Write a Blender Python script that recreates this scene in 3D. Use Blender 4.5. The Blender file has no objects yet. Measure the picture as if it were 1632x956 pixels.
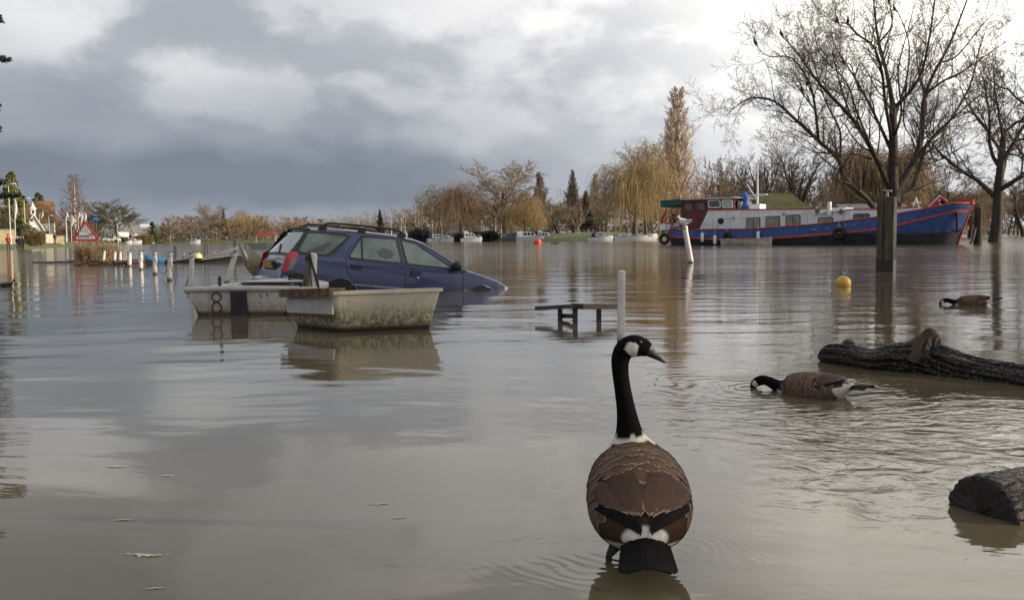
import bpy, math, random
import numpy as np
from mathutils import Vector, Matrix
C = bpy.context.scene
COL = C.collection
R = math.radians
# ------------------------------------------------------------------ camera
FPX, CW, CH, HCAM = 1480.0, 1632.0, 956.0, 0.88
PITCH, ROLL = math.atan(100/1480), 0.01
_f = Vector((0, math.cos(PITCH), -math.sin(PITCH)))
_r0 = Vector((1, 0, 0)); _u0 = Vector((0, math.sin(PITCH), math.cos(PITCH)))
_u = math.cos(ROLL)*_u0 + math.sin(ROLL)*_r0
_r = math.cos(ROLL)*_r0 - math.sin(ROLL)*_u0
EYE = Vector((0, 0, HCAM))
cam = bpy.data.cameras.new('camera'); camo = bpy.data.objects.new('camera', cam); COL.objects.link(camo)
camo.matrix_world = Matrix(((_r.x,_u.x,-_f.x,0),(_r.y,_u.y,-_f.y,0),(_r.z,_u.z,-_f.z,HCAM),(0,0,0,1)))
cam.sensor_fit = 'HORIZONTAL'; cam.sensor_width = 36; cam.lens = FPX*36/CW
cam.clip_start = 0.05; cam.clip_end = 6000
C.camera = camo
def ray(px, py):
    return _f*FPX + _r*(px-CW/2) + _u*(CH/2-py)
def P(px, py, Y):
    d = ray(px, py); return EYE + d*(Y/d.y)
def at(px, py, z=0.0):
    d = ray(px, py); return EYE + d*((z-HCAM)/d.z)
# ------------------------------------------------------------------ exposure, sun
C.view_settings.view_transform = 'Standard'; C.view_settings.look = 'None'
C.view_settings.exposure = 0.22; C.view_settings.gamma = 1.0
C.view_settings.use_curve_mapping = False
SUN_AZ, SUN_EL = 97.0, 18.0          # degrees clockwise from +Y (right of the view), degrees up
sd = Vector((math.sin(R(SUN_AZ))*math.cos(R(SUN_EL)), math.cos(R(SUN_AZ))*math.cos(R(SUN_EL)), math.sin(R(SUN_EL))))
sl = bpy.data.lights.new('sun', 'SUN'); sl.energy = 4.2; sl.angle = R(1.2); sl.color = (1.0, 0.86, 0.66)
so = bpy.data.objects.new('sun', sl); COL.objects.link(so); so.rotation_euler = sd.to_track_quat('Z', 'Y').to_euler()
so.location = (60, 0, 60)
# ------------------------------------------------------------------ node helpers
class NG:
    def __init__(s, nt): s.nt = nt; s.n = nt.nodes; s.l = nt.links
    def node(s, t, **kw):
        x = s.n.new(t)
        for k, v in kw.items(): setattr(x, k, v)
        return x
    def put(s, sock, v):
        if isinstance(v, bpy.types.NodeSocket): s.l.new(v, sock)
        elif v is not None: sock.default_value = v
    def m(s, op, a, b=None, c=None, clamp=False):
        x = s.node('ShaderNodeMath', operation=op, use_clamp=clamp)
        s.put(x.inputs[0], a); s.put(x.inputs[1], b)
        if c is not None: s.put(x.inputs[2], c)
        return x.outputs[0]
    def vm(s, op, a, b=None):
        x = s.node('ShaderNodeVectorMath', operation=op)
        s.put(x.inputs[0], a); s.put(x.inputs[1], b)
        return x.outputs['Value'] if op in ('LENGTH','DISTANCE','DOT_PRODUCT') else x.outputs[0]
    def ss(s, v, lo, hi, a=0.0, b=1.0):
        x = s.node('ShaderNodeMapRange', interpolation_type='SMOOTHSTEP')
        for i, q in zip(range(5), (v, lo, hi, a, b)): s.put(x.inputs[i], q)
        return x.outputs[0]
    def noise(s, vec, scale, detail=4, rough=0.5, dist=0.0, out=0):
        x = s.node('ShaderNodeTexNoise'); s.put(x.inputs['Vector'], vec)
        x.inputs['Scale'].default_value = scale; x.inputs['Detail'].default_value = detail
        x.inputs['Roughness'].default_value = rough; x.inputs['Distortion'].default_value = dist
        return x.outputs[out]
    def mix(s, f, a, b, blend='MIX'):
        x = s.node('ShaderNodeMix', data_type='RGBA', blend_type=blend)
        s.put(x.inputs[0], f)
        for i, v in ((6, a), (7, b)):
            if isinstance(v, tuple) and len(v) == 3: v = (*v, 1)
            s.put(x.inputs[i], v)
        return x.outputs[2]
    def ramp(s, f, stops, interp='EASE'):
        x = s.node('ShaderNodeValToRGB'); s.put(x.inputs[0], f)
        cr = x.color_ramp; cr.interpolation = interp
        while len(cr.elements) < len(stops): cr.elements.new(0.5)
        for e, (p, c) in zip(cr.elements, stops):
            e.position = p; e.color = (c, c, c, 1) if isinstance(c, (int, float)) else (*c, 1)
        return x.outputs[0]
    def xyz(s, v):
        x = s.node('ShaderNodeSeparateXYZ'); s.put(x.inputs[0], v); return x.outputs
    def comb(s, a, b, c):
        x = s.node('ShaderNodeCombineXYZ')
        for i, v in enumerate((a, b, c)): s.put(x.inputs[i], v)
        return x.outputs[0]
    def mapv(s, v, scale=(1,1,1), loc=(0,0,0), rot=(0,0,0)):
        x = s.node('ShaderNodeMapping'); s.put(x.inputs[0], v)
        x.inputs['Scale'].default_value = scale; x.inputs['Location'].default_value = loc; x.inputs['Rotation'].default_value = rot
        return x.outputs[0]
# ------------------------------------------------------------------ sky
W = bpy.data.worlds.new('World'); C.world = W; W.use_nodes = True
W.node_tree.nodes.clear(); g = NG(W.node_tree)
out = g.node('ShaderNodeOutputWorld'); bg = g.node('ShaderNodeBackground')
g.l.new(bg.outputs[0], out.inputs[0]); bg.inputs[1].default_value = 0.1
sky = g.node('ShaderNodeTexSky', sky_type='NISHITA'); sky.sun_disc = False
sky.sun_elevation = R(SUN_EL); sky.sun_rotation = R(SUN_AZ); sky.air_density = 1.2; sky.dust_density = 1.5
d = g.vm('NORMALIZE', g.node('ShaderNodeTexCoord').outputs['Generated'])
dx, dy, dz = g.xyz(d)
az = g.m('MULTIPLY', g.m('ARCTAN2', dx, dy), 57.2958)             # degrees right of the view axis
el = g.m('MULTIPLY', g.m('ARCSINE', dz), 57.2958)
# cloud space: stretch towards the horizon like a layer seen from below
cs = g.comb(g.m('MULTIPLY', az, 0.062), g.m('MULTIPLY', el, 0.105), 3.3)
big = g.noise(cs, 0.9, 5, 0.5)
fine = g.noise(g.vm('ADD', cs, (7.1, 2.2, 0)), 2.3, 8, 0.55, 0.0)
w1 = g.m('MULTIPLY', g.m('SUBTRACT', big, 0.5), 5.0)
w2 = g.m('MULTIPLY', g.m('SUBTRACT', fine, 0.5), 4.0)
elw = g.m('ADD', el, g.m('ADD', w1, w2))
azw = g.m('ADD', az, g.m('MULTIPLY', w1, 2.2))
def E(deg): return max(0.0, min(1.0, (deg+5)/50.0))
e01 = g.m('MULTIPLY', g.m('ADD', elw, 5.0), 1/50.0)
left = g.ramp(e01, [(E(-3),0.34),(E(1.0),0.315),(E(2.6),0.22),(E(4.2),0.22),(E(6.6),0.36),(E(10),0.46),(E(14),0.47),(E(22),0.46),(E(45),0.48)])
right = g.ramp(e01, [(E(-3),0.60),(E(1.5),0.58),(E(3.5),0.60),(E(6.5),0.66),(E(10),0.70),(E(14),0.78),(E(22),0.85),(E(45),0.65)])
tlr = g.ss(g.m('ADD', azw, g.m('MULTIPLY', g.m('SUBTRACT', elw, 4.0), 0.75)), -10.0, 17.0)
lum = g.m('ADD', g.m('MULTIPLY', left, g.m('SUBTRACT', 1.0, tlr)), g.m('MULTIPLY', right, tlr))
# billows
bil = g.noise(g.vm('ADD', cs, (3.0, 9.0, 1.0)), 1.5, 9, 0.55, 0.0)
bm = g.ss(bil, 0.44, 0.58)
amp = g.ss(el, 3.0, 9.0, 0.05, 0.36)
lum = g.m('MULTIPLY', lum, g.m('ADD', g.m('SUBTRACT', 1.0, g.m('MULTIPLY', amp, 0.55)), g.m('MULTIPLY', amp, bm)))
# sun-lit heaps of cloud: (azimuth, elevation, half width, half height, gain)
for i, (ca, ce, ra, re, gain) in enumerate(((-26.0, 12.4, 5.0, 2.5, 0.14), (-17.0, 10.3, 7.5, 1.4, 0.08), (-9.5, 12.3, 5.5, 1.3, 0.09), (2.5, 12.6, 3.0, .7, 0.09),
                                       (12.0, 11.9, 1.2, 0.7, 0.15), (28.0, 16.5, 19.0, 11.5, 0.85), (80.0, 20.0, 40.0, 26.0, 0.9))):
    ux = g.m('MULTIPLY', g.m('SUBTRACT', g.m('ADD', az, g.m('MULTIPLY', w2, 0.9)), ca), 1/ra)
    uy = g.m('MULTIPLY', g.m('SUBTRACT', g.m('ADD', el, g.m('MULTIPLY', w2, 0.55)), ce), 1/re)
    rr = g.m('SQRT', g.m('ADD', g.m('MULTIPLY', ux, ux), g.m('MULTIPLY', uy, uy)))
    hp_ = g.ss(rr, 1.45, 0.15 if ra < 10 else 0.0)
    if ra < 10: hp_ = g.m('MULTIPLY', hp_, g.m('ADD', 0.25, g.m('MULTIPLY', g.ss(g.m('ADD', bil, g.m('MULTIPLY', hp_, 0.10)), 0.46, 0.60), 1.0)))
    lum = g.m('ADD', lum, g.m('MULTIPLY', hp_, gain))
# behind the camera and overhead: even grey cover
col = g.ramp(g.m('MULTIPLY', lum, 0.8), [(0.0,(0.0,0.0,0.0)),(0.12,(0.120,0.150,0.190)),(0.24,(0.27,0.30,0.348)),(0.40,(0.48,0.50,0.535)),(0.60,(0.74,0.74,0.75)),(0.8,(1.05,1.03,0.98)),(1.0,(1.6,1.52,1.38))], 'LINEAR')
gap = g.m('MULTIPLY', g.ss(elw, 4.0, 1.0), g.ss(g.noise(g.vm('ADD', cs, (1.5, 0.0, 5.0)), 1.9, 5, 0.5), 0.50, 0.62))
gap = g.m('MULTIPLY', gap, g.ss(az, -2.0, 8.0, 0.0, 0.6))
cl10 = g.vm('MULTIPLY', col, (10.0, 10.0, 10.0))
below = g.ss(el, -0.5, -3.0)
cloudsky = g.mix(gap, cl10, g.vm('MULTIPLY', sky.outputs[0], (1.25, 1.25, 1.25)))
g.l.new(g.mix(below, cloudsky, (1.2, 1.1, 1.0)), bg.inputs[0])
# ------------------------------------------------------------------ mesh helpers
def frame(t):
    t = t/np.linalg.norm(t, axis=-1, keepdims=True)
    ref = np.where(np.abs(t[..., 2:3]) > 0.9, np.array([1.0, 0, 0]), np.array([0, 0, 1.0]))
    a = np.cross(ref, t); a /= np.linalg.norm(a, axis=-1, keepdims=True)
    return a, np.cross(t, a)
class MB:
    def __init__(s): s.v = []; s.f = []; s.m = []; s.n = 0; s.attr = {}
    def add(s, vs, fs, mi=0):
        vs = [tuple(map(float, q)) for q in vs]
        s.v += vs; b = s.n; s.f += [tuple(i+b for i in q) for q in fs]; s.m += [mi]*len(fs); s.n += len(vs)
        return b
    def box(s, c, size, rot=None, mi=0, taper=1.0):
        hx, hy, hz = size[0]/2, size[1]/2, size[2]/2
        vs = []
        for z in (-1, 1):
            k = taper if z > 0 else 1
            for x, y in ((-1,-1),(1,-1),(1,1),(-1,1)):
                q = Vector((x*hx*k, y*hy*k, z*hz))
                if rot is not None: q = rot @ q
                vs.append(q+Vector(c))
        s.add(vs, [(3,2,1,0),(4,5,6,7),(0,1,5,4),(1,2,6,5),(2,3,7,6),(3,0,4,7)], mi); return s
    def tube(s, pts, r, n=8, cap=True, mi=0, flat=1.0):
        pts = np.array([tuple(p) for p in pts], float); k = len(pts)
        rad = np.full(k, r, float) if np.isscalar(r) else np.array(r, float)
        t = np.gradient(pts, axis=0); t[np.linalg.norm(t, axis=1) < 1e-9] = (0, 0, 1)
        t /= np.linalg.norm(t, axis=1, keepdims=True)
        a, b = frame(t[0]); vs = []
        for i in range(k):
            a = a - t[i]*np.dot(a, t[i]); a /= np.linalg.norm(a); b = np.cross(t[i], a)
            for j in range(n):
                w = 2*math.pi*j/n
                vs.append(pts[i] + rad[i]*(math.cos(w)*a + flat*math.sin(w)*b))
        fs = [(i*n+j, i*n+(j+1) % n, (i+1)*n+(j+1) % n, (i+1)*n+j) for i in range(k-1) for j in range(n)]
        if cap: fs += [tuple(range(n-1, -1, -1)), tuple((k-1)*n+j for j in range(n))]
        s.add(vs, fs, mi); return s
    def lathe(s, prof, c=(0,0,0), n=16, mi=0, rot=None):
        vs = []
        for r_, z in prof:
            for j in range(n):
                w = 2*math.pi*j/n; q = Vector((r_*math.cos(w), r_*math.sin(w), z))
                if rot is not None: q = rot @ q
                vs.append(q+Vector(c))
        k = len(prof)
        fs = [(i*n+j, i*n+(j+1) % n, (i+1)*n+(j+1) % n, (i+1)*n+j) for i in range(k-1) for j in range(n)]
        fs += [tuple(range(n-1, -1, -1)), tuple((k-1)*n+j for j in range(n))]
        s.add(vs, fs, mi); return s
    def ball(s, c, r, n=12, k=8, mi=0, rot=None):
        r = (r, r, r) if np.isscalar(r) else r
        vs = []; 
        for i in range(k+1):
            p = math.pi*i/k
            for j in range(n):
                w = 2*math.pi*j/n
                q = Vector((r[0]*math.sin(p)*math.cos(w), r[1]*math.sin(p)*math.sin(w), -r[2]*math.cos(p)))
                if rot is not None: q = rot @ q
                vs.append(q+Vector(c))
        fs = [(i*n+j, i*n+(j+1) % n, (i+1)*n+(j+1) % n, (i+1)*n+j) for i in range(k) for j in range(n)]
        s.add(vs, fs, mi); return s
    def prism(s, poly, dirv, mi=0):
        n = len(poly); a = [Vector(p) for p in poly]; b = [p+Vector(dirv) for p in a]
        s.add(a+b, [tuple(range(n-1, -1, -1)), tuple(range(n, 2*n))]+[(i, (i+1) % n, n+(i+1) % n, n+i) for i in range(n)], mi); return s
    def grid(s, rows, closed=False, mi=0):
        n = len(rows[0]); vs = [p for r_ in rows for p in r_]
        m_ = n if closed else n-1
        fs = [(i*n+j, i*n+(j+1) % n, (i+1)*n+(j+1) % n, (i+1)*n+j) for i in range(len(rows)-1) for j in range(m_)]
        return s.add(vs, fs, mi)
    def build(s, name, mats, parent=None, smooth=None, loc=None, recalc=True):
        me = bpy.data.meshes.new(name); me.from_pydata(s.v, [], s.f)
        for q in (mats if isinstance(mats, (list, tuple)) else [mats]): me.materials.append(q)
        me.polygons.foreach_set('material_index', s.m)
        for k, vals in s.attr.items():
            if len(vals) and np.ndim(vals[0]) == 1:
                at_ = me.color_attributes.new(k, 'FLOAT_COLOR', 'POINT'); at_.data.foreach_set('color', np.array(vals, float).ravel())
            else:
                at_ = me.attributes.new(k, 'FLOAT', 'POINT'); at_.data.foreach_set('value', np.array(vals, float))
        me.validate()
        if recalc:
            import bmesh
            bm_ = bmesh.new(); bm_.from_mesh(me); bmesh.ops.recalc_face_normals(bm_, faces=bm_.faces); bm_.to_mesh(me); bm_.free()
        if smooth is not None:
            me.polygons.foreach_set('use_smooth', [True]*len(me.polygons))
            if smooth < 179: me.set_sharp_from_angle(angle=R(smooth))
        me.update()
        return link(name, me, parent, loc)
def link(name, data, parent=None, loc=None):
    o = bpy.data.objects.new(name, data); COL.objects.link(o)
    if parent is not None: o.parent = parent
    if loc is not None: o.location = loc
    return o
def tag(o, label=None, cat=None, group=None, kind=None):
    if label: o['label'] = label
    if cat: o['category'] = cat
    if group: o['group'] = group
    if kind: o['kind'] = kind
    return o
def thing(name, label, cat, loc=(0,0,0), rz=0.0, group=None):
    o = bpy.data.objects.new(name, None); COL.objects.link(o); o.location = loc; o.rotation_euler = (0, 0, rz)
    o.empty_display_size = 0.1
    return tag(o, label, cat, group, 'thing')
def kids(o): return [c for c in COL.objects if c.parent == o]
def copy_tree(o, label=None, group=None, loc=None, rz=None, parent=None):
    c = o.copy(); COL.objects.link(c)
    if parent is not None: c.parent = parent
    if label: c['label'] = label
    if group: c['group'] = group
    if loc is not None: c.location = loc
    if rz is not None: c.rotation_euler = (0, 0, rz)
    for ch in list(o.children): copy_tree(ch, parent=c)
    return c
# ------------------------------------------------------------------ materials
MATS = {}
def mat(name, c, rough=0.6, var=0.25, scale=6.0, bump=0.0, bscale=30.0, metal=0.0, c2=None, detail=5, stretch=(1,1,1), coat=0.0, spec=0.5):
    if name in MATS: return MATS[name]
    m_ = bpy.data.materials.new(name); m_.use_nodes = True; MATS[name] = m_
    nt = m_.node_tree; b = nt.nodes['Principled BSDF']; q = NG(nt)
    tc = q.node('ShaderNodeTexCoord').outputs['Object']
    if stretch != (1,1,1): tc = q.mapv(tc, stretch)
    nz = q.noise(tc, scale, detail, 0.6)
    lo = tuple(v*(1-var) for v in c); hi = tuple(min(1, v*(1+var)) for v in c)
    if c2: lo, hi = c, c2
    q.l.new(q.mix(q.ss(nz, 0.3, 0.7), lo, hi), b.inputs['Base Color'])
    b.inputs['Roughness'].default_value = rough; b.inputs['Metallic'].default_value = metal
    b.inputs['Coat Weight'].default_value = coat; b.inputs['Specular IOR Level'].default_value = spec
    if bump:
        bn = q.node('ShaderNodeBump'); bn.inputs['Strength'].default_value = min(1.0, bump); bn.inputs['Distance'].default_value = 0.02
        q.l.new(q.noise(tc, bscale, 5, 0.6), bn.inputs['Height']); q.l.new(bn.outputs[0], b.inputs['Normal'])
    return m_
def attr_mat(name, rough=0.6, var=0.2, scale=40.0, bump=0.0, bscale=150.0, stretch=(1,1,1), spec=0.4):
    m_ = bpy.data.materials.new(name); m_.use_nodes = True
    nt = m_.node_tree; b = nt.nodes['Principled BSDF']; q = NG(nt)
    a = q.node('ShaderNodeAttribute', attribute_name='paint').outputs['Color']
    tc = q.node('ShaderNodeTexCoord').outputs['Object']
    if stretch != (1,1,1): tc = q.mapv(tc, stretch)
    nz = q.noise(tc, scale, 4, 0.6)
    k = q.ss(nz, 0.25, 0.75, 1-var, 1+var)
    v = q.node('ShaderNodeVectorMath', operation='SCALE'); q.l.new(a, v.inputs[0]); q.l.new(k, v.inputs['Scale'])
    q.l.new(v.outputs[0], b.inputs['Base Color']); b.inputs['Roughness'].default_value = rough; b.inputs['Specular IOR Level'].default_value = spec
    if bump:
        bn = q.node('ShaderNodeBump'); bn.inputs['Strength'].default_value = bump; bn.inputs['Distance'].default_value = 0.01
        q.l.new(q.noise(tc, bscale, 4, 0.6), bn.inputs['Height']); q.l.new(bn.outputs[0], b.inputs['Normal'])
    return m_
# ------------------------------------------------------------------ terrain
YX = [(-900,900),(-400,520),(-110,300),(-50,252),(0,206),(22,178),(40,188),(62,235),(130,340),(400,420),(900,500)]
def yfar(x): return np.interp(x, [a for a, b in YX], [b for a, b in YX])
def sstep(v, a, b):
    t = np.clip((v-a)/(b-a), 0, 1); return t*t*(3-2*t)
def height(x, y):
    x = np.asarray(x, float); y = np.asarray(y, float)
    dl = (-(x+56+(y-110)*0.32))                    # metres inland of the left bank
    dl = np.where(y > 15, dl, -5)
    df = (y-yfar(x))*0.8
    z = np.full(np.broadcast(x, y).shape, -1.3)
    land = sstep(dl, -2, 5)*(1.95+0.25*sstep(dl, 5, 40)+1.2*sstep(dl, 30, 90))
    far = sstep(df, -2, 5)*(1.7+0.5*sstep(df, 6, 40)+1.0*np.exp(-((x-20)/14)**2)*sstep(df, 4, 30)+1.5*sstep(df, 60, 300))
    isl = 1.45*np.exp(-(((x-37)/17)**2+((y-112)/14)**2)*1.2)   # low flooded island under the big tree
    wob = 0.12*np.sin(x*0.31+1)*np.sin(y*0.27)
    return z+np.maximum(np.maximum(land, far), isl)+wob*sstep(np.maximum(dl, df), 0, 8)
xs = np.unique(np.concatenate([np.linspace(-900,-140,30), np.linspace(-140,140,170), np.linspace(140,900,30)]))
ys = np.unique(np.concatenate([np.linspace(-60,60,25), np.linspace(60,330,140), np.linspace(330,1600,30)]))
gx, gy = np.meshgrid(xs, ys); gz = height(gx, gy)
b = MB(); nx = len(xs)
b.add(np.stack([gx.ravel(), gy.ravel(), gz.ravel()], 1), [(i*nx+j, i*nx+j+1, (i+1)*nx+j+1, (i+1)*nx+j) for i in range(len(ys)-1) for j in range(nx-1)])
tag(b.build('ground', mat('grass_ground', (0.055,0.085,0.018), 0.9, c2=(0.13,0.12,0.045), scale=0.35, bump=0.6, bscale=4), smooth=180, recalc=False), kind='structure')
def gz_at(x, y): return float(height(x, y))
# ------------------------------------------------------------------ water
def water_material():
    m_ = bpy.data.materials.new('muddy_river_water'); m_.use_nodes = True
    nt = m_.node_tree; b = nt.nodes['Principled BSDF']; q = NG(nt)
    pos = q.node('ShaderNodeNewGeometry').outputs['Position']
    x, y, z = q.xyz(pos)
    mud = q.noise(pos, 0.35, 4, 0.55)
    q.l.new(q.mix(mud, (0.088,0.072,0.043), (0.128,0.106,0.066)), b.inputs['Base Color'])
    b.inputs['IOR'].default_value = 1.46
    b.inputs['Specular IOR Level'].default_value = 0.5
    wp = q.vm('ADD', pos, q.vm('MULTIPLY', q.vm('SUBTRACT', q.noise(pos, 0.25, 2, 0.5, 0, 1), (0.5,0.5,0.5)), (2.0,2.0,0.0)))
    far = q.ss(y, 14.0, 60.0)
    rightm = q.ss(q.m('ADD', x, q.m('MULTIPLY', y, -0.05)), -2.0, 6.0)
    # slow undulation, ripples, fine wind chop
    h1 = q.noise(q.mapv(wp, (0.55,1.25,1)), 1.0, 2, 0.45)
    h2 = q.noise(q.mapv(wp, (1.7,3.0,1), rot=(0,0,R(6))), 1.6, 3, 0.5)
    h3 = q.noise(q.mapv(wp, (3.0,6.0,1), rot=(0,0,R(-8))), 3.2, 3, 0.55)
    # the patch stirred up by the feeding goose
    stir = q.ss(q.vm('DISTANCE', q.vm('MULTIPLY', pos, (1.0,0.75,0.0)), (1.75, 3.05, 0.0)), 1.5, 0.35)
    h4 = q.noise(q.mapv(wp, (1.0,1.7,1), rot=(0,0,R(-32))), 5.5, 3, 0.5, 0.8)
    calm = q.ss(q.noise(q.mapv(pos, (0.10,0.22,1)), 1.0, 3, 0.5), 0.42, 0.62)
    a1 = q.m('MULTIPLY', h1, q.m('ADD', 0.016, q.m('MULTIPLY', far, 0.020)))
    a2 = q.m('MULTIPLY', h2, q.m('ADD', 0.0012, q.m('ADD', q.m('MULTIPLY', calm, 0.0022), q.m('ADD', q.m('MULTIPLY', rightm, 0.0035), q.m('MULTIPLY', far, 0.0075)))))
    a3 = q.m('MULTIPLY', h3, q.m('ADD', 0.0003, q.m('ADD', q.m('MULTIPLY', q.m('MULTIPLY', rightm, calm), 0.0022), q.m('MULTIPLY', far, 0.004))))
    hh = q.m('ADD', q.m('ADD', a1, q.m('MULTIPLY', h4, q.m('MULTIPLY', stir, 0.0150))), q.m('ADD', a2, a3))
    # rings round the standing goose and the two feeding geese
    for (cx, cy, lam, reach, amp) in RINGS:
        dd = q.vm('DISTANCE', q.vm('ADD', pos, q.vm('MULTIPLY', q.vm('SUBTRACT', q.noise(pos, 2.5, 2, 0.5, 0, 1), (0.5,0.5,0.5)), (0.35,0.35,0))), (cx, cy, 0.0))
        en = q.m('EXPONENT', q.m('MULTIPLY', dd, -1.0/reach))
        hh = q.m('ADD', hh, q.m('MULTIPLY', q.m('MULTIPLY', q.m('SINE', q.m('MULTIPLY', dd, 6.2832/lam)), en), amp))
    bn = q.node('ShaderNodeBump'); bn.inputs['Strength'].default_value = 1.0; bn.inputs['Distance'].default_value = 1.0
    q.l.new(hh, bn.inputs['Height']); q.l.new(bn.outputs[0], b.inputs['Normal'])
    q.l.new(q.m('ADD', 0.03, q.m('ADD', q.m('MULTIPLY', far, 0.045), q.m('MULTIPLY', rightm, 0.03))), b.inputs['Roughness'])
    return m_
RINGS = []
g1 = at(985, 886); RINGS.append((g1.x, g1.y, 0.042, 0.13, 0.0006))
g2 = at(1200, 618); RINGS.append((g2.x, g2.y, 0.11, 0.45, 0.0022))
g2b = at(1345, 650); RINGS.append((g2b.x-0.1, g2b.y-0.8, 0.21, 0.6, 0.0005))
wx = [-900,-300,-120,-40,-10,0,10,40,120,300,900]; wy = [-60,-20,0,5,20,60,120,200,300,600]
b = MB()
b.grid([[(x, y, 0.0) for x in wx] for y in wy])
tag(b.build('water', water_material(), recalc=False), kind='structure')
# ------------------------------------------------------------------ trees
def norm(v): return v/np.linalg.norm(v)
def rot_about(v, axis, ang):
    return v*math.cos(ang)+np.cross(axis, v)*math.sin(ang)+axis*np.dot(axis, v)*(1-math.cos(ang))
def branch(ch, rng, p, d, L, r, lev, S):
    n = S['seg'][lev]; pts = [p]; dirs = []
    step = L/n; tr = S['trop'][lev]; wob = S['wob'][lev]
    for i in range(n):
        d = d+rng.normal(0, wob, 3); d[2] += tr; d = d/math.sqrt(d[0]*d[0]+d[1]*d[1]+d[2]*d[2])
        p = p+d*step; pts.append(p); dirs.append(d)
    rend = r*S['tip'][lev]
    ch.append((np.array(pts), np.linspace(r, rend, n+1), lev))
    spawn(ch, rng, pts, dirs, r, rend, L, lev, S)
def spawn(ch, rng, pts, dirs, r, rend, L, lev, S):
    if lev+1 >= len(S['seg']): return
    k = S['n'][lev]; n = len(dirs); t0 = S['t0'][lev]
    k = max(1, int(round(k*rng.uniform(0.8, 1.2))))
    ph = rng.uniform(0, 6.28)
    for j in range(k):
        t = t0+(1-t0)*(j+rng.uniform(0, 1))/k
        q = min(t, 0.999)*n; i = int(q); f_ = q-i
        base = pts[i]*(1-f_)+pts[i+1]*f_; dd = dirs[i]
        ax = np.cross(dd, (0.3, 0.2, 1.0) if abs(dd[2]) < 0.95 else (1.0, 0, 0)); ax = ax/np.linalg.norm(ax)
        ph += 2.4+rng.normal(0, 0.3)
        ax = rot_about(ax, dd, ph)
        a = R(S['ang'][lev]*rng.uniform(0.7, 1.25))
        cd = rot_about(dd, ax, a)
        rr = (r+(rend-r)*t)*S['rr'][lev]
        cl = L*S['lr'][lev]*(1-S['lt'][lev]*t)*rng.uniform(0.7, 1.2) if S.get('abs') is None or S['abs'][lev] is None else S['abs'][lev]*rng.uniform(0.6, 1.25)*(1-S['lt'][lev]*t)
        branch(ch, rng, base, cd, cl, max(rr, S['rmin']), lev+1, S)
def chains_mesh(name, chains, material, sides=4):
    groups = {}
    for pts, rad, lev in chains: groups.setdefault((len(pts), 6 if lev == 0 else (5 if lev == 1 else (4 if lev == 2 else 3))), []).append((pts, rad))
    V = []; F = []; off = 0
    for (k, s_), it in groups.items():
        pts = np.array([a for a, b_ in it]); rad = np.array([b_ for a, b_ in it]); N = len(it)
        t = np.gradient(pts, axis=1); t /= np.maximum(np.linalg.norm(t, axis=2, keepdims=True), 1e-9)
        tm = t[:, :1, :]; a, b_ = frame(tm)
        a = np.broadcast_to(a, t.shape); a = a-t*(a*t).sum(2, keepdims=True)
        a = a/np.maximum(np.linalg.norm(a, axis=2, keepdims=True), 1e-6); b2 = np.cross(t, a)
        w = np.arange(s_)*2*math.pi/s_
        ring = pts[:, :, None, :]+rad[:, :, None, None]*(np.cos(w)[None, None, :, None]*a[:, :, None, :]+np.sin(w)[None, None, :, None]*b2[:, :, None, :])
        V.append(ring.reshape(-1, 3))
        i0 = (np.arange(N)[:, None, None]*k+np.arange(k-1)[None, :, None])*s_
        j = np.arange(s_)[None, None, :]; j2 = (j+1) % s_
        F.append((off+np.stack([i0+j, i0+j2, i0+s_+j2, i0+s_+j], -1)).reshape(-1, 4)); off += N*k*s_
    return quad_mesh(name, np.concatenate(V), np.concatenate(F), material)
def quad_mesh(name, V, F, material):
    me = bpy.data.meshes.new(name)
    me.vertices.add(len(V)); me.vertices.foreach_set('co', V.astype(np.float32).ravel())
    me.loops.add(F.size); me.loops.foreach_set('vertex_index', F.astype(np.int32).ravel())
    me.polygons.add(len(F)); me.polygons.foreach_set('loop_start', np.arange(len(F), dtype=np.int32)*4)
    me.materials.append(material); me.update(calc_edges=True); me.validate()
    me.polygons.foreach_set('use_smooth', [True]*len(me.polygons))
    return me
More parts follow.
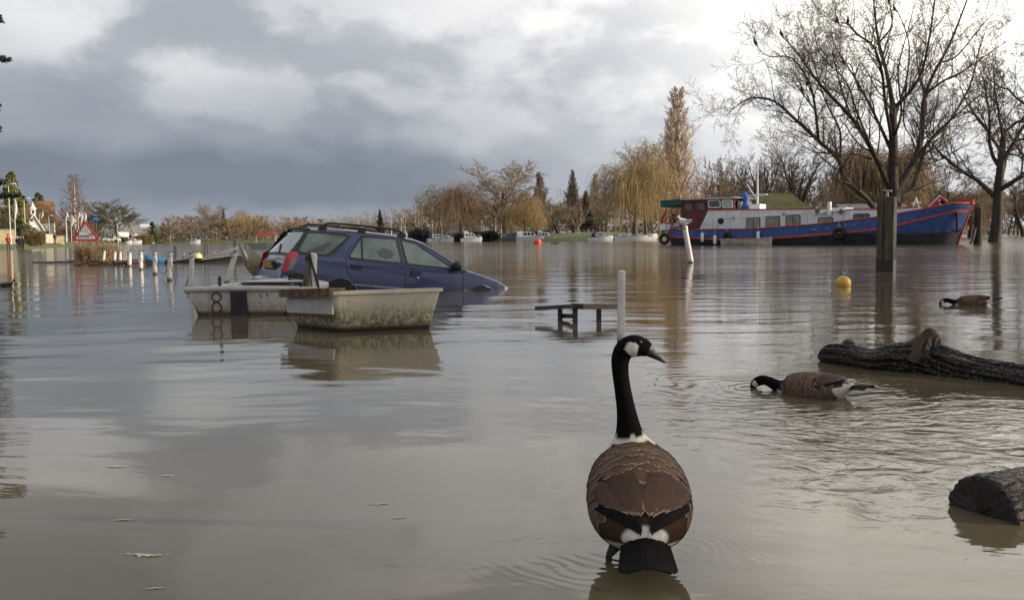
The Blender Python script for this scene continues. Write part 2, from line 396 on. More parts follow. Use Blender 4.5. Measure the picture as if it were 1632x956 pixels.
SPEC = {
 'round': dict(seg=[5,6,5,4,3], n=[12,9,8,6], t0=[0.28,0.25,0.2,0.2], ang=[48,38,36,36], lr=[0.78,0.55,0.5,0.5], lt=[0.35,0.4,0.4,0.4], rr=[0.5,0.55,0.5,0.6],
               trop=[0.05,0.10,0.06,0.03,0.0], wob=[0.06,0.10,0.13,0.16,0.2], tip=[0.25,0.25,0.3,0.4,0.5], rmin=0.016),
 'broad': dict(seg=[4,7,6,4,3], n=[8,9,8,5], t0=[0.35,0.2,0.15,0.2], ang=[55,40,42,40], lr=[1.1,0.5,0.45,0.5], lt=[0.3,0.4,0.4,0.4], rr=[0.55,0.5,0.5,0.6],
               trop=[0.03,0.08,0.05,0.02,0.0], wob=[0.1,0.16,0.2,0.2,0.22], tip=[0.4,0.2,0.3,0.4,0.5], rmin=0.016),
 'poplar': dict(seg=[10,6,5,4], n=[95,10,8], t0=[0.05,0.1,0.1], ang=[30,22,24], lr=[0.27,0.42,0.5], lt=[0.80,0.3,0.3], rr=[0.26,0.45,0.6],
               trop=[0.2,0.32,0.24,0.12], wob=[0.006,0.05,0.09,0.12], tip=[0.05,0.2,0.3,0.4], rmin=0.02),
 'willow': dict(seg=[4,7,6,9], n=[11,11,18], t0=[0.4,0.25,0.15], ang=[46,42,50], lr=[0.95,0.45,0.4], lt=[0.2,0.3,0.2], rr=[0.5,0.45,0.4],
               trop=[0.05,0.07,0.02,-0.42], wob=[0.06,0.12,0.15,0.08], tip=[0.4,0.2,0.3,0.5], rmin=0.022, abs=[None,None,5.5,None]),
 'scrub': dict(seg=[2,6,5,4,3], n=[9,8,7,4], t0=[0.1,0.15,0.15,0.2], ang=[34,38,38,38], lr=[4.2,0.42,0.5,0.5], lt=[0.1,0.4,0.4,0.4], rr=[0.6,0.5,0.5,0.6],
               trop=[0.05,0.06,0.05,0.02,0.0], wob=[0.06,0.10,0.15,0.18,0.2], tip=[0.7,0.15,0.3,0.4,0.5], rmin=0.014),
 'multi': dict(seg=[5,7,6,4,3], n=[8,9,7,5], t0=[0.02,0.3,0.2,0.2], ang=[20,28,34,36], lr=[1.6,0.45,0.5,0.5], lt=[0.15,0.4,0.4,0.4], rr=[0.65,0.5,0.5,0.6],
               trop=[0.05,0.06,0.06,0.03,0.0], wob=[0.06,0.07,0.12,0.16,0.2], tip=[0.5,0.15,0.3,0.4,0.5], rmin=0.014),
}
def gen_chains(kind, seed, H=16.0, r=0.35, trunk=0.55, rmin=None, thin=1.0):
    S = dict(SPEC[kind]); rng = np.random.default_rng(seed); ch = []
    if rmin: S['rmin'] = rmin
    if thin != 1.0: S['n'] = [max(2, int(v*(thin if i else 1))) for i, v in enumerate(S['n'])]
    branch(ch, rng, np.array([0, 0, -0.4]), np.array([0, 0, 1.0]), H*trunk, r, 0, S)
    return ch
def bounds(ch):
    a = np.concatenate([p for p, r_, l in ch]); 
    return np.percentile(a[:, 2], 99.7), (np.percentile(a[:, 0], 98.5)-np.percentile(a[:, 0], 1.5)+np.percentile(a[:, 1], 98.5)-np.percentile(a[:, 1], 1.5))/2
TREES = {}
def tree_kind(key, kind, seed, bark, twig, H=16.0, r=0.35, trunk=0.55, cut=2, rmin=None, thin=1.0):
    ch = gen_chains(kind, seed, H, r, trunk, rmin, thin); h, w = bounds(ch)
    TREES[key] = (chains_mesh('trunk', [c for c in ch if c[2] < cut], bark), chains_mesh('crown', [c for c in ch if c[2] >= cut], twig), h, w)
def put_tree(key, name, px, top, wpx, Y, label, group=None, cat='tree', rz=None, zb=None):
    tm, cm, h, w = TREES[key]
    p = P(px, 378, Y); z0 = gz_at(p.x, Y) if zb is None else zb
    z0 = max(z0, -0.3); ht = P(px, top, Y).z-z0
    o = thing(name, label, cat, (p.x, Y, z0), rz if rz is not None else (px*1.7) % 6.28, group)
    s = wpx*Y/FPX/w; o.scale = (s, s, ht/h)
    link('trunk', tm, o); link('crown', cm, o); return o
bark_grey = mat('bark_grey', (0.115,0.095,0.07), 0.9, 0.35, 3, 0.5, 12, stretch=(3,3,0.5))
bark_dark = mat('bark_dark', (0.042,0.034,0.025), 0.9, 0.35, 3, 0.5, 12, stretch=(3,3,0.5))
twig_dark = mat('twig_dark', (0.075,0.058,0.042), 0.9, 0.3, 0.6)
twig_brown = mat('twig_brown', (0.27,0.20,0.13), 0.85, 0.35, 0.35)
twig_grey = mat('twig_grey', (0.165,0.125,0.088), 0.85, 0.3, 0.35)
twig_gold = mat('twig_gold', (0.36,0.255,0.115), 0.8, 0.3, 0.35)
twig_rust = mat('twig_rust', (0.26,0.175,0.095), 0.85, 0.3, 0.35)
twig_pop = mat('twig_poplar', (0.46,0.35,0.26), 0.85, 0.25, 0.5)
twig_pink = mat('twig_pink', (0.20,0.115,0.085), 0.85, 0.25, 0.5)
twig_olive = mat('twig_olive', (0.125,0.10,0.05), 0.85, 0.3, 0.4)
bark_pale = mat('bark_pale', (0.42,0.37,0.29), 0.8, 0.3, 2)
tree_kind('round_a', 'round', 3, bark_grey, twig_brown, rmin=0.022)
tree_kind('round_b', 'round', 8, bark_dark, twig_grey, rmin=0.022)
tree_kind('olive', 'round', 12, bark_grey, twig_olive, rmin=0.035)
tree_kind('broad_a', 'broad', 5, bark_dark, twig_dark, H=15, r=0.5, rmin=0.018, thin=1.2)
tree_kind('broad_b', 'broad', 15, bark_grey, twig_grey, H=15, r=0.4, rmin=0.025)
tree_kind('willow_a', 'willow', 4, bark_grey, twig_gold, H=14, r=0.45, rmin=0.022)
tree_kind('willow_b', 'willow', 14, bark_dark, twig_rust, H=14, r=0.45, rmin=0.03)
tree_kind('poplar', 'poplar', 6, bark_grey, twig_pop, H=24, r=0.45, trunk=0.97, cut=1, rmin=0.019)
tree_kind('poplar_grey', 'poplar', 16, bark_grey, twig_grey, H=24, r=0.45, trunk=0.97, cut=1, rmin=0.025)
tree_kind('multi', 'multi', 7, bark_dark, twig_dark, H=14, r=0.4, trunk=0.5, rmin=0.02)
tree_kind('birch', 'poplar', 26, bark_pale, twig_pink, H=16, r=0.2, trunk=0.97, cut=1, rmin=0.02, thin=0.36)
# needled and leafy evergreens: leaf clumps on boughs
def leaf_crown(seed, boughs, leaf, n_leaf, droop=0.0):
    rng = np.random.default_rng(seed); V = []; 
    for (p, q, rad) in boughs:
        p = np.array(p, float); q = np.array(q, float)
        t = rng.uniform(0.15, 1.0, n_leaf)**0.8
        c = p+(q-p)*t[:, None]+rng.normal(0, 1, (n_leaf, 3))*rad*np.array([1, 1, 0.45])*(0.5+0.5*(1-t))[:, None]
        d1 = rng.normal(0, 1, (n_leaf, 3)); d1[:, 2] = d1[:, 2]*0.5-droop; d1 /= np.linalg.norm(d1, axis=1, keepdims=True)
        d2 = np.cross(d1, rng.normal(0, 1, (n_leaf, 3))); d2 /= np.linalg.norm(d2, axis=1, keepdims=True)
        s = leaf*rng.uniform(0.6, 1.3, n_leaf)[:, None]
        V.append(np.stack([c-d1*s-d2*s*0.3, c-d1*s*0.2+d2*s*0.45, c+d1*s, c+d1*s*0.1-d2*s*0.45], 1).reshape(-1, 3))
    V = np.concatenate(V); return V, np.arange(len(V)).reshape(-1, 4)
leaf_dark = mat('needles_dark', (0.022,0.035,0.020), 0.8, 0.4, 0.8)
leaf_green = mat('leaves_green', (0.055,0.085,0.022), 0.7, 0.45, 0.8)
leaf_yellow = mat('leaves_yellow', (0.16,0.15,0.035), 0.7, 0.4, 0.8)
reed_brown = mat('brush_brown', (0.22,0.14,0.06), 0.85, 0.4, 1.5)
hedge_brown = mat('hedge_brown', (0.17,0.115,0.045), 0.85, 0.4, 1.0)
def conifer_mesh(seed, H, Rb, leafm, leaf=0.28, n_leaf=26, shape=1.0, layers=26, per=7, key=None):
    rng = np.random.default_rng(seed); bo = []; ch = [(np.array([(0,0,-0.4),(0,0,H*0.5),(0,0,H*0.98)]), np.array([H*0.02,H*0.012,0.02]), 0)]
    for i in range(layers):
        t = (i+0.5)/layers; z = H*(0.10+0.88*t); rr = Rb*(1-t)**shape+0.15
        for j in range(per):
            a = rng.uniform(0, 6.28); L = rr*rng.uniform(0.65, 1.1)
            q = (math.cos(a)*L, math.sin(a)*L, z+L*rng.uniform(-0.25, 0.15))
            bo.append(((0, 0, z), q, 0.10*L+0.10)); ch.append((np.array([(0,0,z), q]), np.array([0.04, 0.015]), 3))
    V, F = leaf_crown(seed, bo, leaf, n_leaf, 0.2)
    TREES[key] = (chains_mesh('trunk', ch, bark_dark), quad_mesh('crown', V, F, leafm), H, 2*Rb)
conifer_mesh(2, 14, 2.6, leaf_dark, key='conifer')
conifer_mesh(5, 10, 4.0, leaf_green, shape=0.55, key='green_bushy', leaf=0.35)
conifer_mesh(6, 10, 4.0, leaf_yellow, shape=0.6, key='yellow_bushy', leaf=0.35)
def bush_mesh(seed, leafm, twigm, n=160, key=None, H=2.0, Rr=1.5, leaf=0.07, nl=30):
    rng = np.random.default_rng(seed); ch = []; bo = []
    for i in range(n):
        a = rng.uniform(0, 6.28); r0 = Rr*0.7*math.sqrt(rng.uniform()); p = np.array([r0*math.cos(a), r0*math.sin(a), -0.2])
        lean = rng.uniform(0.1, 0.55)
        hgt = H*rng.uniform(0.5, 1.0)*(1-0.5*(r0/Rr)**2)
        q = p+np.array([math.cos(a)*lean*hgt*0.8+rng.normal(0,.08), math.sin(a)*lean*hgt*0.8+rng.normal(0,.08), hgt+0.2])
        m_ = (p+q)/2+rng.normal(0, 0.06, 3)
        ch.append((np.array([p, m_, q]), np.array([0.016, 0.011, 0.005]), 3)); bo.append((p, q, 0.10*H))
        for _ in range(4):
            t = rng.uniform(0.35, 1); s_ = p+(q-p)*t; e = s_+rng.normal(0, 0.16, 3)*H*0.6+np.array([0, 0, 0.12*H])
            ch.append((np.array([s_, (s_+e)/2, e]), np.array([0.008, 0.006, 0.003]), 3))
    V, F = leaf_crown(seed+1, bo, leaf, nl)
    TREES[key] = (chains_mesh('stems', ch, twigm), quad_mesh('leaves', V, F, leafm), H, 2*Rr*1.15)
bush_mesh(1, reed_brown, twig_brown, key='reed_bush', nl=22)
bush_mesh(2, hedge_brown, twig_brown, key='brown_hedge', nl=60, leaf=0.09)
bush_mesh(3, leaf_green, twig_dark, key='green_bush', nl=50, leaf=0.10)
bush_mesh(4, leaf_dark, twig_dark, key='dark_bush', nl=50, leaf=0.10)
def put_bush(key, name, px, top, wpx, Y, label, group=None, zb=None, cat='bush'):
    o = put_tree(key, name, px, top, wpx, Y, label, group, cat, zb=zb)
    for c, nm in zip(list(o.children), ('stems', 'leaves')): c.name = nm
    return o
# --- hero tree: traced main limbs with real depth, then grown out
HY = 96.0
def hz(zx, zy, dy=0.0): return np.array(P(1100+zx/2.897, zy/2.897, HY+dy))
hero_base = P(1436, 378, HY); hb = np.array([hero_base.x, HY, -0.6])
LIMBS = [  # start radius, end radius, [(zoom x, zoom y, depth)]
 (0.95, 0.34, [None, (935,880,0), (938,700,0), (935,480,0.3)]),
 (0.34, 0.05, [(935,480,0.3), (905,330,1.2), (868,180,2.2), (850,40,3.0), (838,-90,3.4)]),
 (0.30, 0.05, [(940,500,0.3), (1010,430,-0.6), (1070,330,-1.4), (1105,170,-2.2), (1130,0,-2.8), (1150,-140,-3.2)]),
 (0.55, 0.05, [(950,890,0), (1048,715,1.2), (1072,580,2.0), (1078,470,2.6), (1120,350,3.2), (1200,200,4.2), (1275,10,5), (1310,-90,5.4)]),
 (0.28, 0.03, [(1012,775,0.8), (1050,722,-0.8), (1130,620,-2.8), (1215,545,-4), (1300,470,-5), (1350,430,-5.5)]),
 (0.42, 0.04, [(925,880,0), (838,690,-1.2), (745,545,-2.4), (655,450,-3.4), (575,360,-4.2), (490,240,-5), (420,166,-5.4)]),
 (0.26, 0.03, [(930,700,0), (868,565,1.2), (800,430,2.4), (735,320,3.4), (668,215,4.2), (640,120,4.8)]),
 (0.48, 0.03, [None, (845,955,-1.2), (712,820,-2.2), (690,745,-2.6), (592,650,-3.6), (485,552,-4.6), (390,470,-5.4), (300,452,-6), (225,482,-6.4), (160,540,-6.8)]),
 (0.22, 0.03, [(592,648,-3.6), (578,510,-4.6), (552,390,-5.4), (470,270,-6), (360,260,-6.4), (300,208,-6.8)]),
 (0.18, 0.03, [(690,740,-2.6), (692,610,-1.2), (640,500,0), (600,400,1.2), (560,250,2.2), (500,80,3)]),
 (0.16, 0.03, [(836,735,-0.6), (770,712,-2), (700,715,-3.2), (610,700,-4.6), (520,640,-5.8), (400,600,-6.6)]),
 (0.26, 0.04, [(934,660,0), (900,470,-1.4), (885,330,-2.6), (845,215,-3.6), (770,160,-4.4), (726,112,-5), (676,104,-5.4), (640,60,-5.6)]),
 (0.22, 0.03, [(930,600,0), (965,480,2.2), (1000,360,3.6), (1010,200,4.6), (960,60,5.4), (940,50,5.6)]),
 (0.45, 0.04, [(960,910,0.5), (1020,880,1.5), (1065,760,2.2), (1090,670,2.8), (1190,570,3.6), (1290,400,4.6), (1330,250,5.6), (1370,120,6.4)]),
 (0.15, 0.03, [(1100,650,2.8), (1130,740,1.6), (1220,700,0), (1300,660,-1)]),
 (0.20, 0.03, [(1085,440,2.8), (1160,380,1), (1260,330,-1), (1390,240,-2.6), (1480,180,-3.4)]),
 (0.18, 0.03, [(1150,290,3.5), (1230,260,4.6), (1330,140,5.6), (1400,60,6.2)]),
 (0.16, 0.03, [(870,200,2.1), (930,120,1), (920,10,0.4), (900,-80,0)]),
 (0.16, 0.03, [(745,545,-2.4), (700,420,-1), (670,300,0.2), (662,268,0.4), (660,190,0.7)]),
 (0.14, 0.03, [(800,430,2.4), (778,410,3.4), (740,300,4.4), (705,296,4.8), (690,240,5.2)]),
 (0.14, 0.03, [(578,510,-4.6), (515,428,-6), (470,360,-6.8)]),
 (0.12, 0.03, [(575,450,-4.8), (543,394,-4.2), (520,330,-3.6)]),
 (0.15, 0.03, [(1000,380,3.4), (985,560,3.6), (1030,650,4.4), (1040,700,5)]),
 (0.2, 0.03, [(938,640,0.2), (975,520,-2.6), (960,330,-4.4), (1000,160,-5.6), (1040,10,-6.4)]),
 (0.2, 0.03, [(1072,560,2.0), (1090,480,5), (1060,330,7), (1090,180,8.4), (1060,30,9.4)]),
 (0.2, 0.03, [(835,680,-1.2), (770,520,-5), (720,380,-7), (600,250,-8.4), (570,120,-9.4)]),
]
HS = dict(seg=[6,6,5,4,3], n=[16,7,6,4], t0=[0.12,0.15,0.15,0.2], ang=[44,40,38,36], lr=[0.3,0.55,0.5,0.5], lt=[0.3,0.3,0.3,0.3], rr=[0.36,0.5,0.55,0.6],
          trop=[0,0.10,0.05,0.02,0.0], wob=[0,0.13,0.17,0.2,0.22], tip=[1,0.25,0.3,0.4,0.5], rmin=0.0115)
rng = np.random.default_rng(77); ch = []
def smooth_path(p, m_=4):
    p = np.array(p); out_ = []
    for i in range(len(p)-1):
        a = p[max(i-1, 0)]; b_ = p[i]; c = p[i+1]; e = p[min(i+2, len(p)-1)]
        for k in range(m_):
            t = k/m_
            out_.append(0.5*((2*b_)+(c-a)*t+(2*a-5*b_+4*c-e)*t*t+(3*b_-a-3*c+e)*t**3))
    out_.append(p[-1]); return np.array(out_)
for li, (r0, r1, pts) in enumerate(LIMBS):
    q = [hb+np.array([-0.9 if li == 7 else 0, -0.4 if li == 7 else 0, 0]) if p is None else hz(*p) for p in pts]
    sp = smooth_path(q); t = np.linspace(0, 1, len(sp))
    rad = (r0+(r1-r0)*t**0.7)*(0.80 if li else 0.95)
    ch.append((sp, rad, 0))
    dirs = [norm(sp[i+1]-sp[i]) for i in range(len(sp)-1)]
    L = np.linalg.norm(np.diff(sp, axis=0), axis=1).sum()
    S = dict(HS); S['n'] = [max(5, int(L*1.2)), 6, 6, 4]; S['abs'] = [4.8, None, None, None]
    if li == 0: S['n'][0] = 3
    spawn(ch, rng, list(sp), dirs, min(r0, 0.34), r1, L, 0, S)
big = thing('bare_tree', 'huge spreading bare tree with many stems rising behind the blue barge', 'tree', tuple(hb+np.array([0, 0, 0.3])))
off_ = np.array(big.location)
ch = [(p-off_, r_, l) for p, r_, l in ch]
link('trunk', chains_mesh('trunk', [c for c in ch if c[2] < 1], bark_dark), big)
link('crown', chains_mesh('crown', [c for c in ch if c[2] >= 1], twig_dark), big)
# --- individual trees
put_tree('broad_a', 'bare_tree', 1583, 70, 225, 84, 'dark gnarled bare tree standing in the flood just right of the barge bow', rz=1.0, zb=-0.3)
put_tree('broad_a', 'bare_tree', 1668, 20, 190, 62, 'dark bare tree cut off by the right edge of the picture', rz=3.6, zb=-0.3)
tree_kind('willow_c', 'willow', 33, bark_grey, twig_rust, H=13, r=0.4, trunk=0.45, rmin=0.018, thin=0.8)
put_tree('willow_c', 'willow', 735, 286, 104, 222, 'ragged brown willow above the white cruisers, nearest the sailing masts')
put_tree('round_a', 'bare_tree', 805, 258, 140, 228, 'rounded bare tree with a pale forked trunk, behind the group of moored cruisers')
put_tree('willow_a', 'willow', 838, 314, 74, 214, 'low dome-shaped golden willow leaning over the group of moored cruisers')
put_tree('poplar_grey', 'poplar', 861, 274, 27, 290, 'small grey poplar just right of the rounded bare tree')
put_tree('poplar_grey', 'poplar', 914, 271, 24, 280, 'slim grey poplar beside the dark conifer')
put_tree('poplar', 'poplar', 951, 277, 26, 300, 'short brown poplar half hidden behind the tall golden willow')
put_tree('conifer', 'conifer', 934, 303, 34, 255, 'dark evergreen conifer between the slim grey poplar and the golden willow', cat='tree')
put_tree('round_b', 'bare_tree', 890, 322, 60, 240, 'grey bare tree between the two small grey poplars')
put_tree('willow_a', 'willow', 1012, 228, 118, 186, 'tall golden weeping willow left of the great poplar', rz=0.6)
put_tree('round_a', 'bare_tree', 1030, 226, 86, 196, 'tall pale bare tree rising through the golden willow crown')
put_tree('poplar', 'poplar', 1077, 141, 60, 200, 'great pale Lombardy poplar, the tallest tree on the far bank')
put_tree('broad_b', 'bare_tree', 1140, 242, 96, 160, 'small spreading bare tree above the barge wheelhouse')
put_tree('multi', 'bare_tree', 1215, 208, 100, 140, 'many-stemmed bare tree above the mossy roofed boathouse, nearer the wheelhouse')
put_tree('multi', 'bare_tree', 1272, 200, 120, 146, 'many-stemmed bare tree above the mossy roofed boathouse, nearer the huge bare tree', rz=2.0)
put_tree('willow_b', 'willow', 1400, 228, 128, 150, 'rusty brown willow seen through the stems of the huge bare tree', rz=2.2)
put_tree('round_b', 'bare_tree', 1490, 262, 110, 170, 'thin bare tree in the distance right of the huge bare tree')
put_tree('round_a', 'bare_tree', 1330, 285, 80, 190, 'low bare tree behind the middle of the barge')
put_tree('round_b', 'bare_tree', 1632, 265, 90, 190, 'distant bare tree behind the trunks at the right edge')
put_tree('willow_b', 'willow', 1545, 300, 90, 180, 'low brown tree above the barge bow')
put_tree('birch', 'birch', 119, 278, 50, 250, 'tall thin birch with pale trunk and pinkish twigs behind the flood sign')
put_tree('olive', 'bare_tree', 190, 319, 84, 240, 'rounded olive brown tree right of the blue sign')
put_tree('round_a', 'bare_tree', 338, 324, 62, 330, 'tallest bare tree of the distant wood on the left')
put_tree('willow_a', 'willow', 393, 336, 56, 340, 'pale golden tree of the distant wood just left of the car')
put_tree('conifer', 'conifer', 357, 330, 16, 345, 'small dark conifer between the two tallest trees of the distant left wood')
put_tree('conifer', 'conifer', 606, 333, 20, 300, 'dark conifer in the distance above the car roof')
put_tree('green_bushy', 'evergreen_tree', 64, 306, 44, 330, 'dark green tree behind the brown roofed house')
put_tree('green_bushy', 'evergreen_tree', 40, 311, 34, 340, 'dark green tree left of the brown roofed house')
put_tree('yellow_bushy', 'evergreen_tree', 22, 272, 52, 160, 'yellow-green tree behind the nearest street lamp')
put_tree('olive', 'bare_tree', 2, 318, 44, 140, 'olive brown tree at the left edge beneath the yellow-green tree')
put_tree('round_a', 'bare_tree', 92, 336, 44, 285, 'bare tree with pale twigs between the brown roofed house and the flags')
put_tree('olive', 'bare_tree', 140, 345, 40, 290, 'small bare tree behind the blue sign')
put_tree('green_bushy', 'evergreen_tree', 243, 353, 22, 300, 'small green tree right of the flat roofed white house')
# unseen trees added outside the frame on the right bank to shade the foreground
for i, (x, y, h_, w_) in enumerate(((21,-2,15,13),(24,5,16,13),(22,11,14,12),(27,16,16,13))):
    tm, cm, h, w = TREES[('round_b', 'olive')[i % 2]]
    o = thing('bare_tree', ('unseen bare tree added for shade on the right, first from the camera','unseen bare tree added for shade on the right, second from the camera','unseen bare tree added for shade on the right, third from the camera','unseen bare tree added for shade on the right, farthest from the camera')[i], 'tree', (x, y, -.3), i*1.1)
    o.scale = (w_/w, w_/w, h_/h); link('trunk', tm, o); link('crown', cm, o)
# cedar at the left edge, mostly outside the frame
cr = np.random.default_rng(9); cy = 46.0; cx = P(-70, 378, cy).x
ced = thing('cedar_tree', 'dark cedar whose boughs reach in at the left edge', 'tree', (cx, cy, gz_at(cx-8, cy)))
bo = []; cc = [(np.array([(0,0,-0.5),(0.1,0,9),(0,0,17)]), np.array([0.5,0.3,0.06]), 0)]
for z, reach, px_ in ((4.4, 3.2, 22), (5.0, 2.6, 0), (7.6, 2.3, 8), (8.6, 2.2, 0), (11, 3.0, 0), (13, 2.6, 0), (15, 1.8, 0), (6.4, 2.0, 0)):
    for j in range(11):
        a = cr.uniform(-math.pi, math.pi); L = reach*cr.uniform(0.7, 1.0) if j else reach
        if j == 0: a = 0.0
        e = np.array([math.cos(a)*L, math.sin(a)*L, z-0.1*L])
        cc.append((np.array([(0,0,z), e*np.array([.5,.5,1])+np.array([0,0,.1]), e]), np.array([0.09,0.06,0.02]), 2))
        bo.append(((0,0,z), e, 0.22))
V, F = leaf_crown(10, bo, 0.12, 420, 0.3)
link('trunk', chains_mesh('trunk', cc, bark_dark), ced); link('crown', quad_mesh('crown', V, F, leaf_dark), ced)
# --- distant woods: one mass each
def wood(name, seed, spec, kinds, mats_, n_per=1, extra=None):
    r_ = np.random.default_rng(seed); protos = [gen_chains(k, seed+i, 14, 0.3, 0.5, rmin=0.055, thin=0.72) for i, k in enumerate(kinds)]
    bb = [bounds(p) for p in protos]; chs = []
    for (px, top, wpx, Y) in spec:
        i = r_.integers(len(protos)); h, w = bb[i]; p = P(px, 378, Y); z0 = max(gz_at(p.x, Y), -0.3)
        ht = P(px, top, Y).z-z0; s = wpx*Y/FPX/w; a = r_.uniform(0, 6.28); ca, sa = math.cos(a), math.sin(a)
        for pts, rad, lev in protos[i]:
            if lev == 0 and False: continue
            q = np.stack([(pts[:,0]*ca-pts[:,1]*sa)*s+p.x, (pts[:,0]*sa+pts[:,1]*ca)*s+Y, pts[:,2]*ht/h+z0], 1)
            chs.append((q, rad*max(s, 0.6), max(lev, 2)))
    return tag(link(name, chains_mesh(name, chs, mats_)), kind='stuff')
r_ = np.random.default_rng(5); spec = []
env = [(215,372),(235,362),(262,352),(300,342),(330,338),(370,346),(410,344),(440,344),(480,346),(520,344),(560,340),(600,336),(640,336),(690,326),(720,326)]
for px in np.arange(214, 716, 8.5):
    t = np.interp(px, [a for a, b_ in env], [b_ for a, b_ in env]); 
    spec.append((px+r_.normal(0,3), t+r_.uniform(-4, 7), r_.uniform(26, 46), r_.uniform(310, 380)))
w_ = wood('distant_wood', 21, spec, ['scrub', 'scrub', 'round'], twig_brown)
tag(w_, 'brown winter wood in the distance behind the car and left of the masts', 'wood')
spec = []
for px in np.arange(690, 1130, 10):
    spec.append((px+r_.normal(0,3), r_.uniform(300, 334), r_.uniform(38, 64), r_.uniform(245, 300)))
w_ = wood('bank_wood', 31, spec, ['scrub', 'round'], twig_brown)
tag(w_, 'grey brown scrub wood behind the trees of the far bank', 'wood')
spec = []
for px in np.arange(1110, 1680, 11):
    spec.append((px+r_.normal(0,3), r_.uniform(252, 300) if px < 1345 else r_.uniform(285, 325), r_.uniform(50, 80), r_.uniform(260, 330)))
w_ = wood('right_wood', 41, spec, ['scrub', 'round'], twig_grey)
tag(w_, 'thin bare scrub wood behind the barge and the huge tree', 'wood')
spec = []
for px in np.arange(-30, 215, 13):
    spec.append((px+r_.normal(0,3), r_.uniform(338, 362), r_.uniform(34, 60), r_.uniform(330, 400)))
w_ = wood('hillside_wood', 51, spec, ['scrub', 'round'], twig_rust)
tag(w_, 'rusty brown wood behind the houses on the left bank', 'wood')
# undergrowth: one mass of low brown brush closing the foot of the woods
r_ = np.random.default_rng(61); bo = []
for px in np.arange(-60, 1720, 3.1):
    for Y in (r_.uniform(285, 320), r_.uniform(330, 390)):
        p = P(px, 378, Y); Y2 = max(Y, float(yfar(p.x))+14) if px > 190 else Y
        p = P(px, 378, Y2); z0 = gz_at(p.x, Y2)
        if z0 < 0: continue
        h = r_.uniform(2.2, 5.5); bo.append(((p.x, Y2, z0-.5), (p.x+r_.normal(0, 1.5), Y2+r_.normal(0, 2), z0+h), 1.3))
V, F = leaf_crown(62, bo, 0.34, 46)
tag(link('undergrowth', quad_mesh('undergrowth', V, F, mat('brush_mixed', (.085,.062,.035), .9, c2=(.19,.125,.065), scale=.12))), 'low brown undergrowth along the foot of the distant woods', 'undergrowth', kind='stuff')
# hedges and bushes
put_bush('reed_bush', 'bush', 148, 379, 76, 44, 'reedy brown bush standing in the flood below the flood sign', zb=-0.15)
put_bush('reed_bush', 'bush', 178, 390, 40, 46, 'low reddish brush at the right end of the sign bush', zb=-0.15)
put_bush('brown_hedge', 'bush', 57, 363.5, 36, 100, 'rounded brown clipped bush in front of the white gabled house', zb=0.6)
put_bush('green_bush', 'bush', 6, 350, 36, 138, 'dark green shrubs above the yellowish wall at the left edge')
put_bush('green_bush', 'bush', 30, 352, 44, 130, 'dark green shrubs beneath the street lamps')
put_bush('brown_hedge', 'bush', 228, 371, 36, 270, 'rust coloured bush on the bank under the flat roofed white house')
put_bush('brown_hedge', 'bush', 190, 376, 34, 250, 'red-brown brush on the bank left of the moored boats')
put_bush('dark_bush', 'hedge', 672, 360, 34, 215, 'dark brown hedge left of the first white cruiser', cat='hedge')
put_bush('dark_bush', 'hedge', 655, 366, 14, 214, 'small dark evergreen bush at the end of the masts', cat='hedge')
put_bush('dark_bush', 'hedge', 775, 367, 60, 216, 'low dark hedge under the rounded bare tree', cat='hedge')
put_bush('dark_bush', 'hedge', 850, 365, 60, 226, 'low dark hedge behind the group of moored cruisers', cat='hedge')
put_bush('dark_bush', 'hedge', 735, 370, 30, 214, 'low dark hedge between the first two white cruisers', cat='hedge')
# ------------------------------------------------------------------ common object materials
white_paint = mat('white_paint', (0.74,0.73,0.70), 0.45, 0.10, 3)
gel_white = mat('gelcoat_white', (0.72,0.73,0.74), 0.3, 0.08, 2, coat=0.3)
cream_wall = mat('cream_wall', (0.72,0.66,0.50), 0.8, 0.12, 2)
yellow_wall = mat('yellow_wall', (0.46,0.38,0.23), 0.85, 0.2, 2)
roof_brown = mat('roof_brown', (0.20,0.11,0.05), 0.85, 0.3, 4, 0.4, 9)
roof_grey = mat('roof_grey', (0.12,0.12,0.13), 0.85, 0.25, 4, 0.4, 9)
dark_glass = mat('dark_glass', (0.02,0.025,0.03), 0.08, 0.3, 2)
grey_glass = mat('grey_glass', (0.10,0.11,0.12), 0.1, 0.3, 3)
steel = mat('galvanised_steel', (0.33,0.34,0.35), 0.5, 0.2, 5, metal=0.6)
black_rub = mat('black_rubber', (0.015,0.015,0.016), 0.7, 0.3, 8)
red_paint = mat('red_paint', (0.42,0.045,0.028), 0.45, 0.2, 4)
blue_tarp = mat('blue_tarpaulin', (0.03,0.10,0.30), 0.6, 0.3, 3, 0.3, 6)
skin_m = mat('skin', (0.5,0.3,0.22), 0.6)
wood_dark = mat('dark_wood', (0.05,0.032,0.024), 0.6, 0.4, 4, 0.5, 30, stretch=(1,1,1))
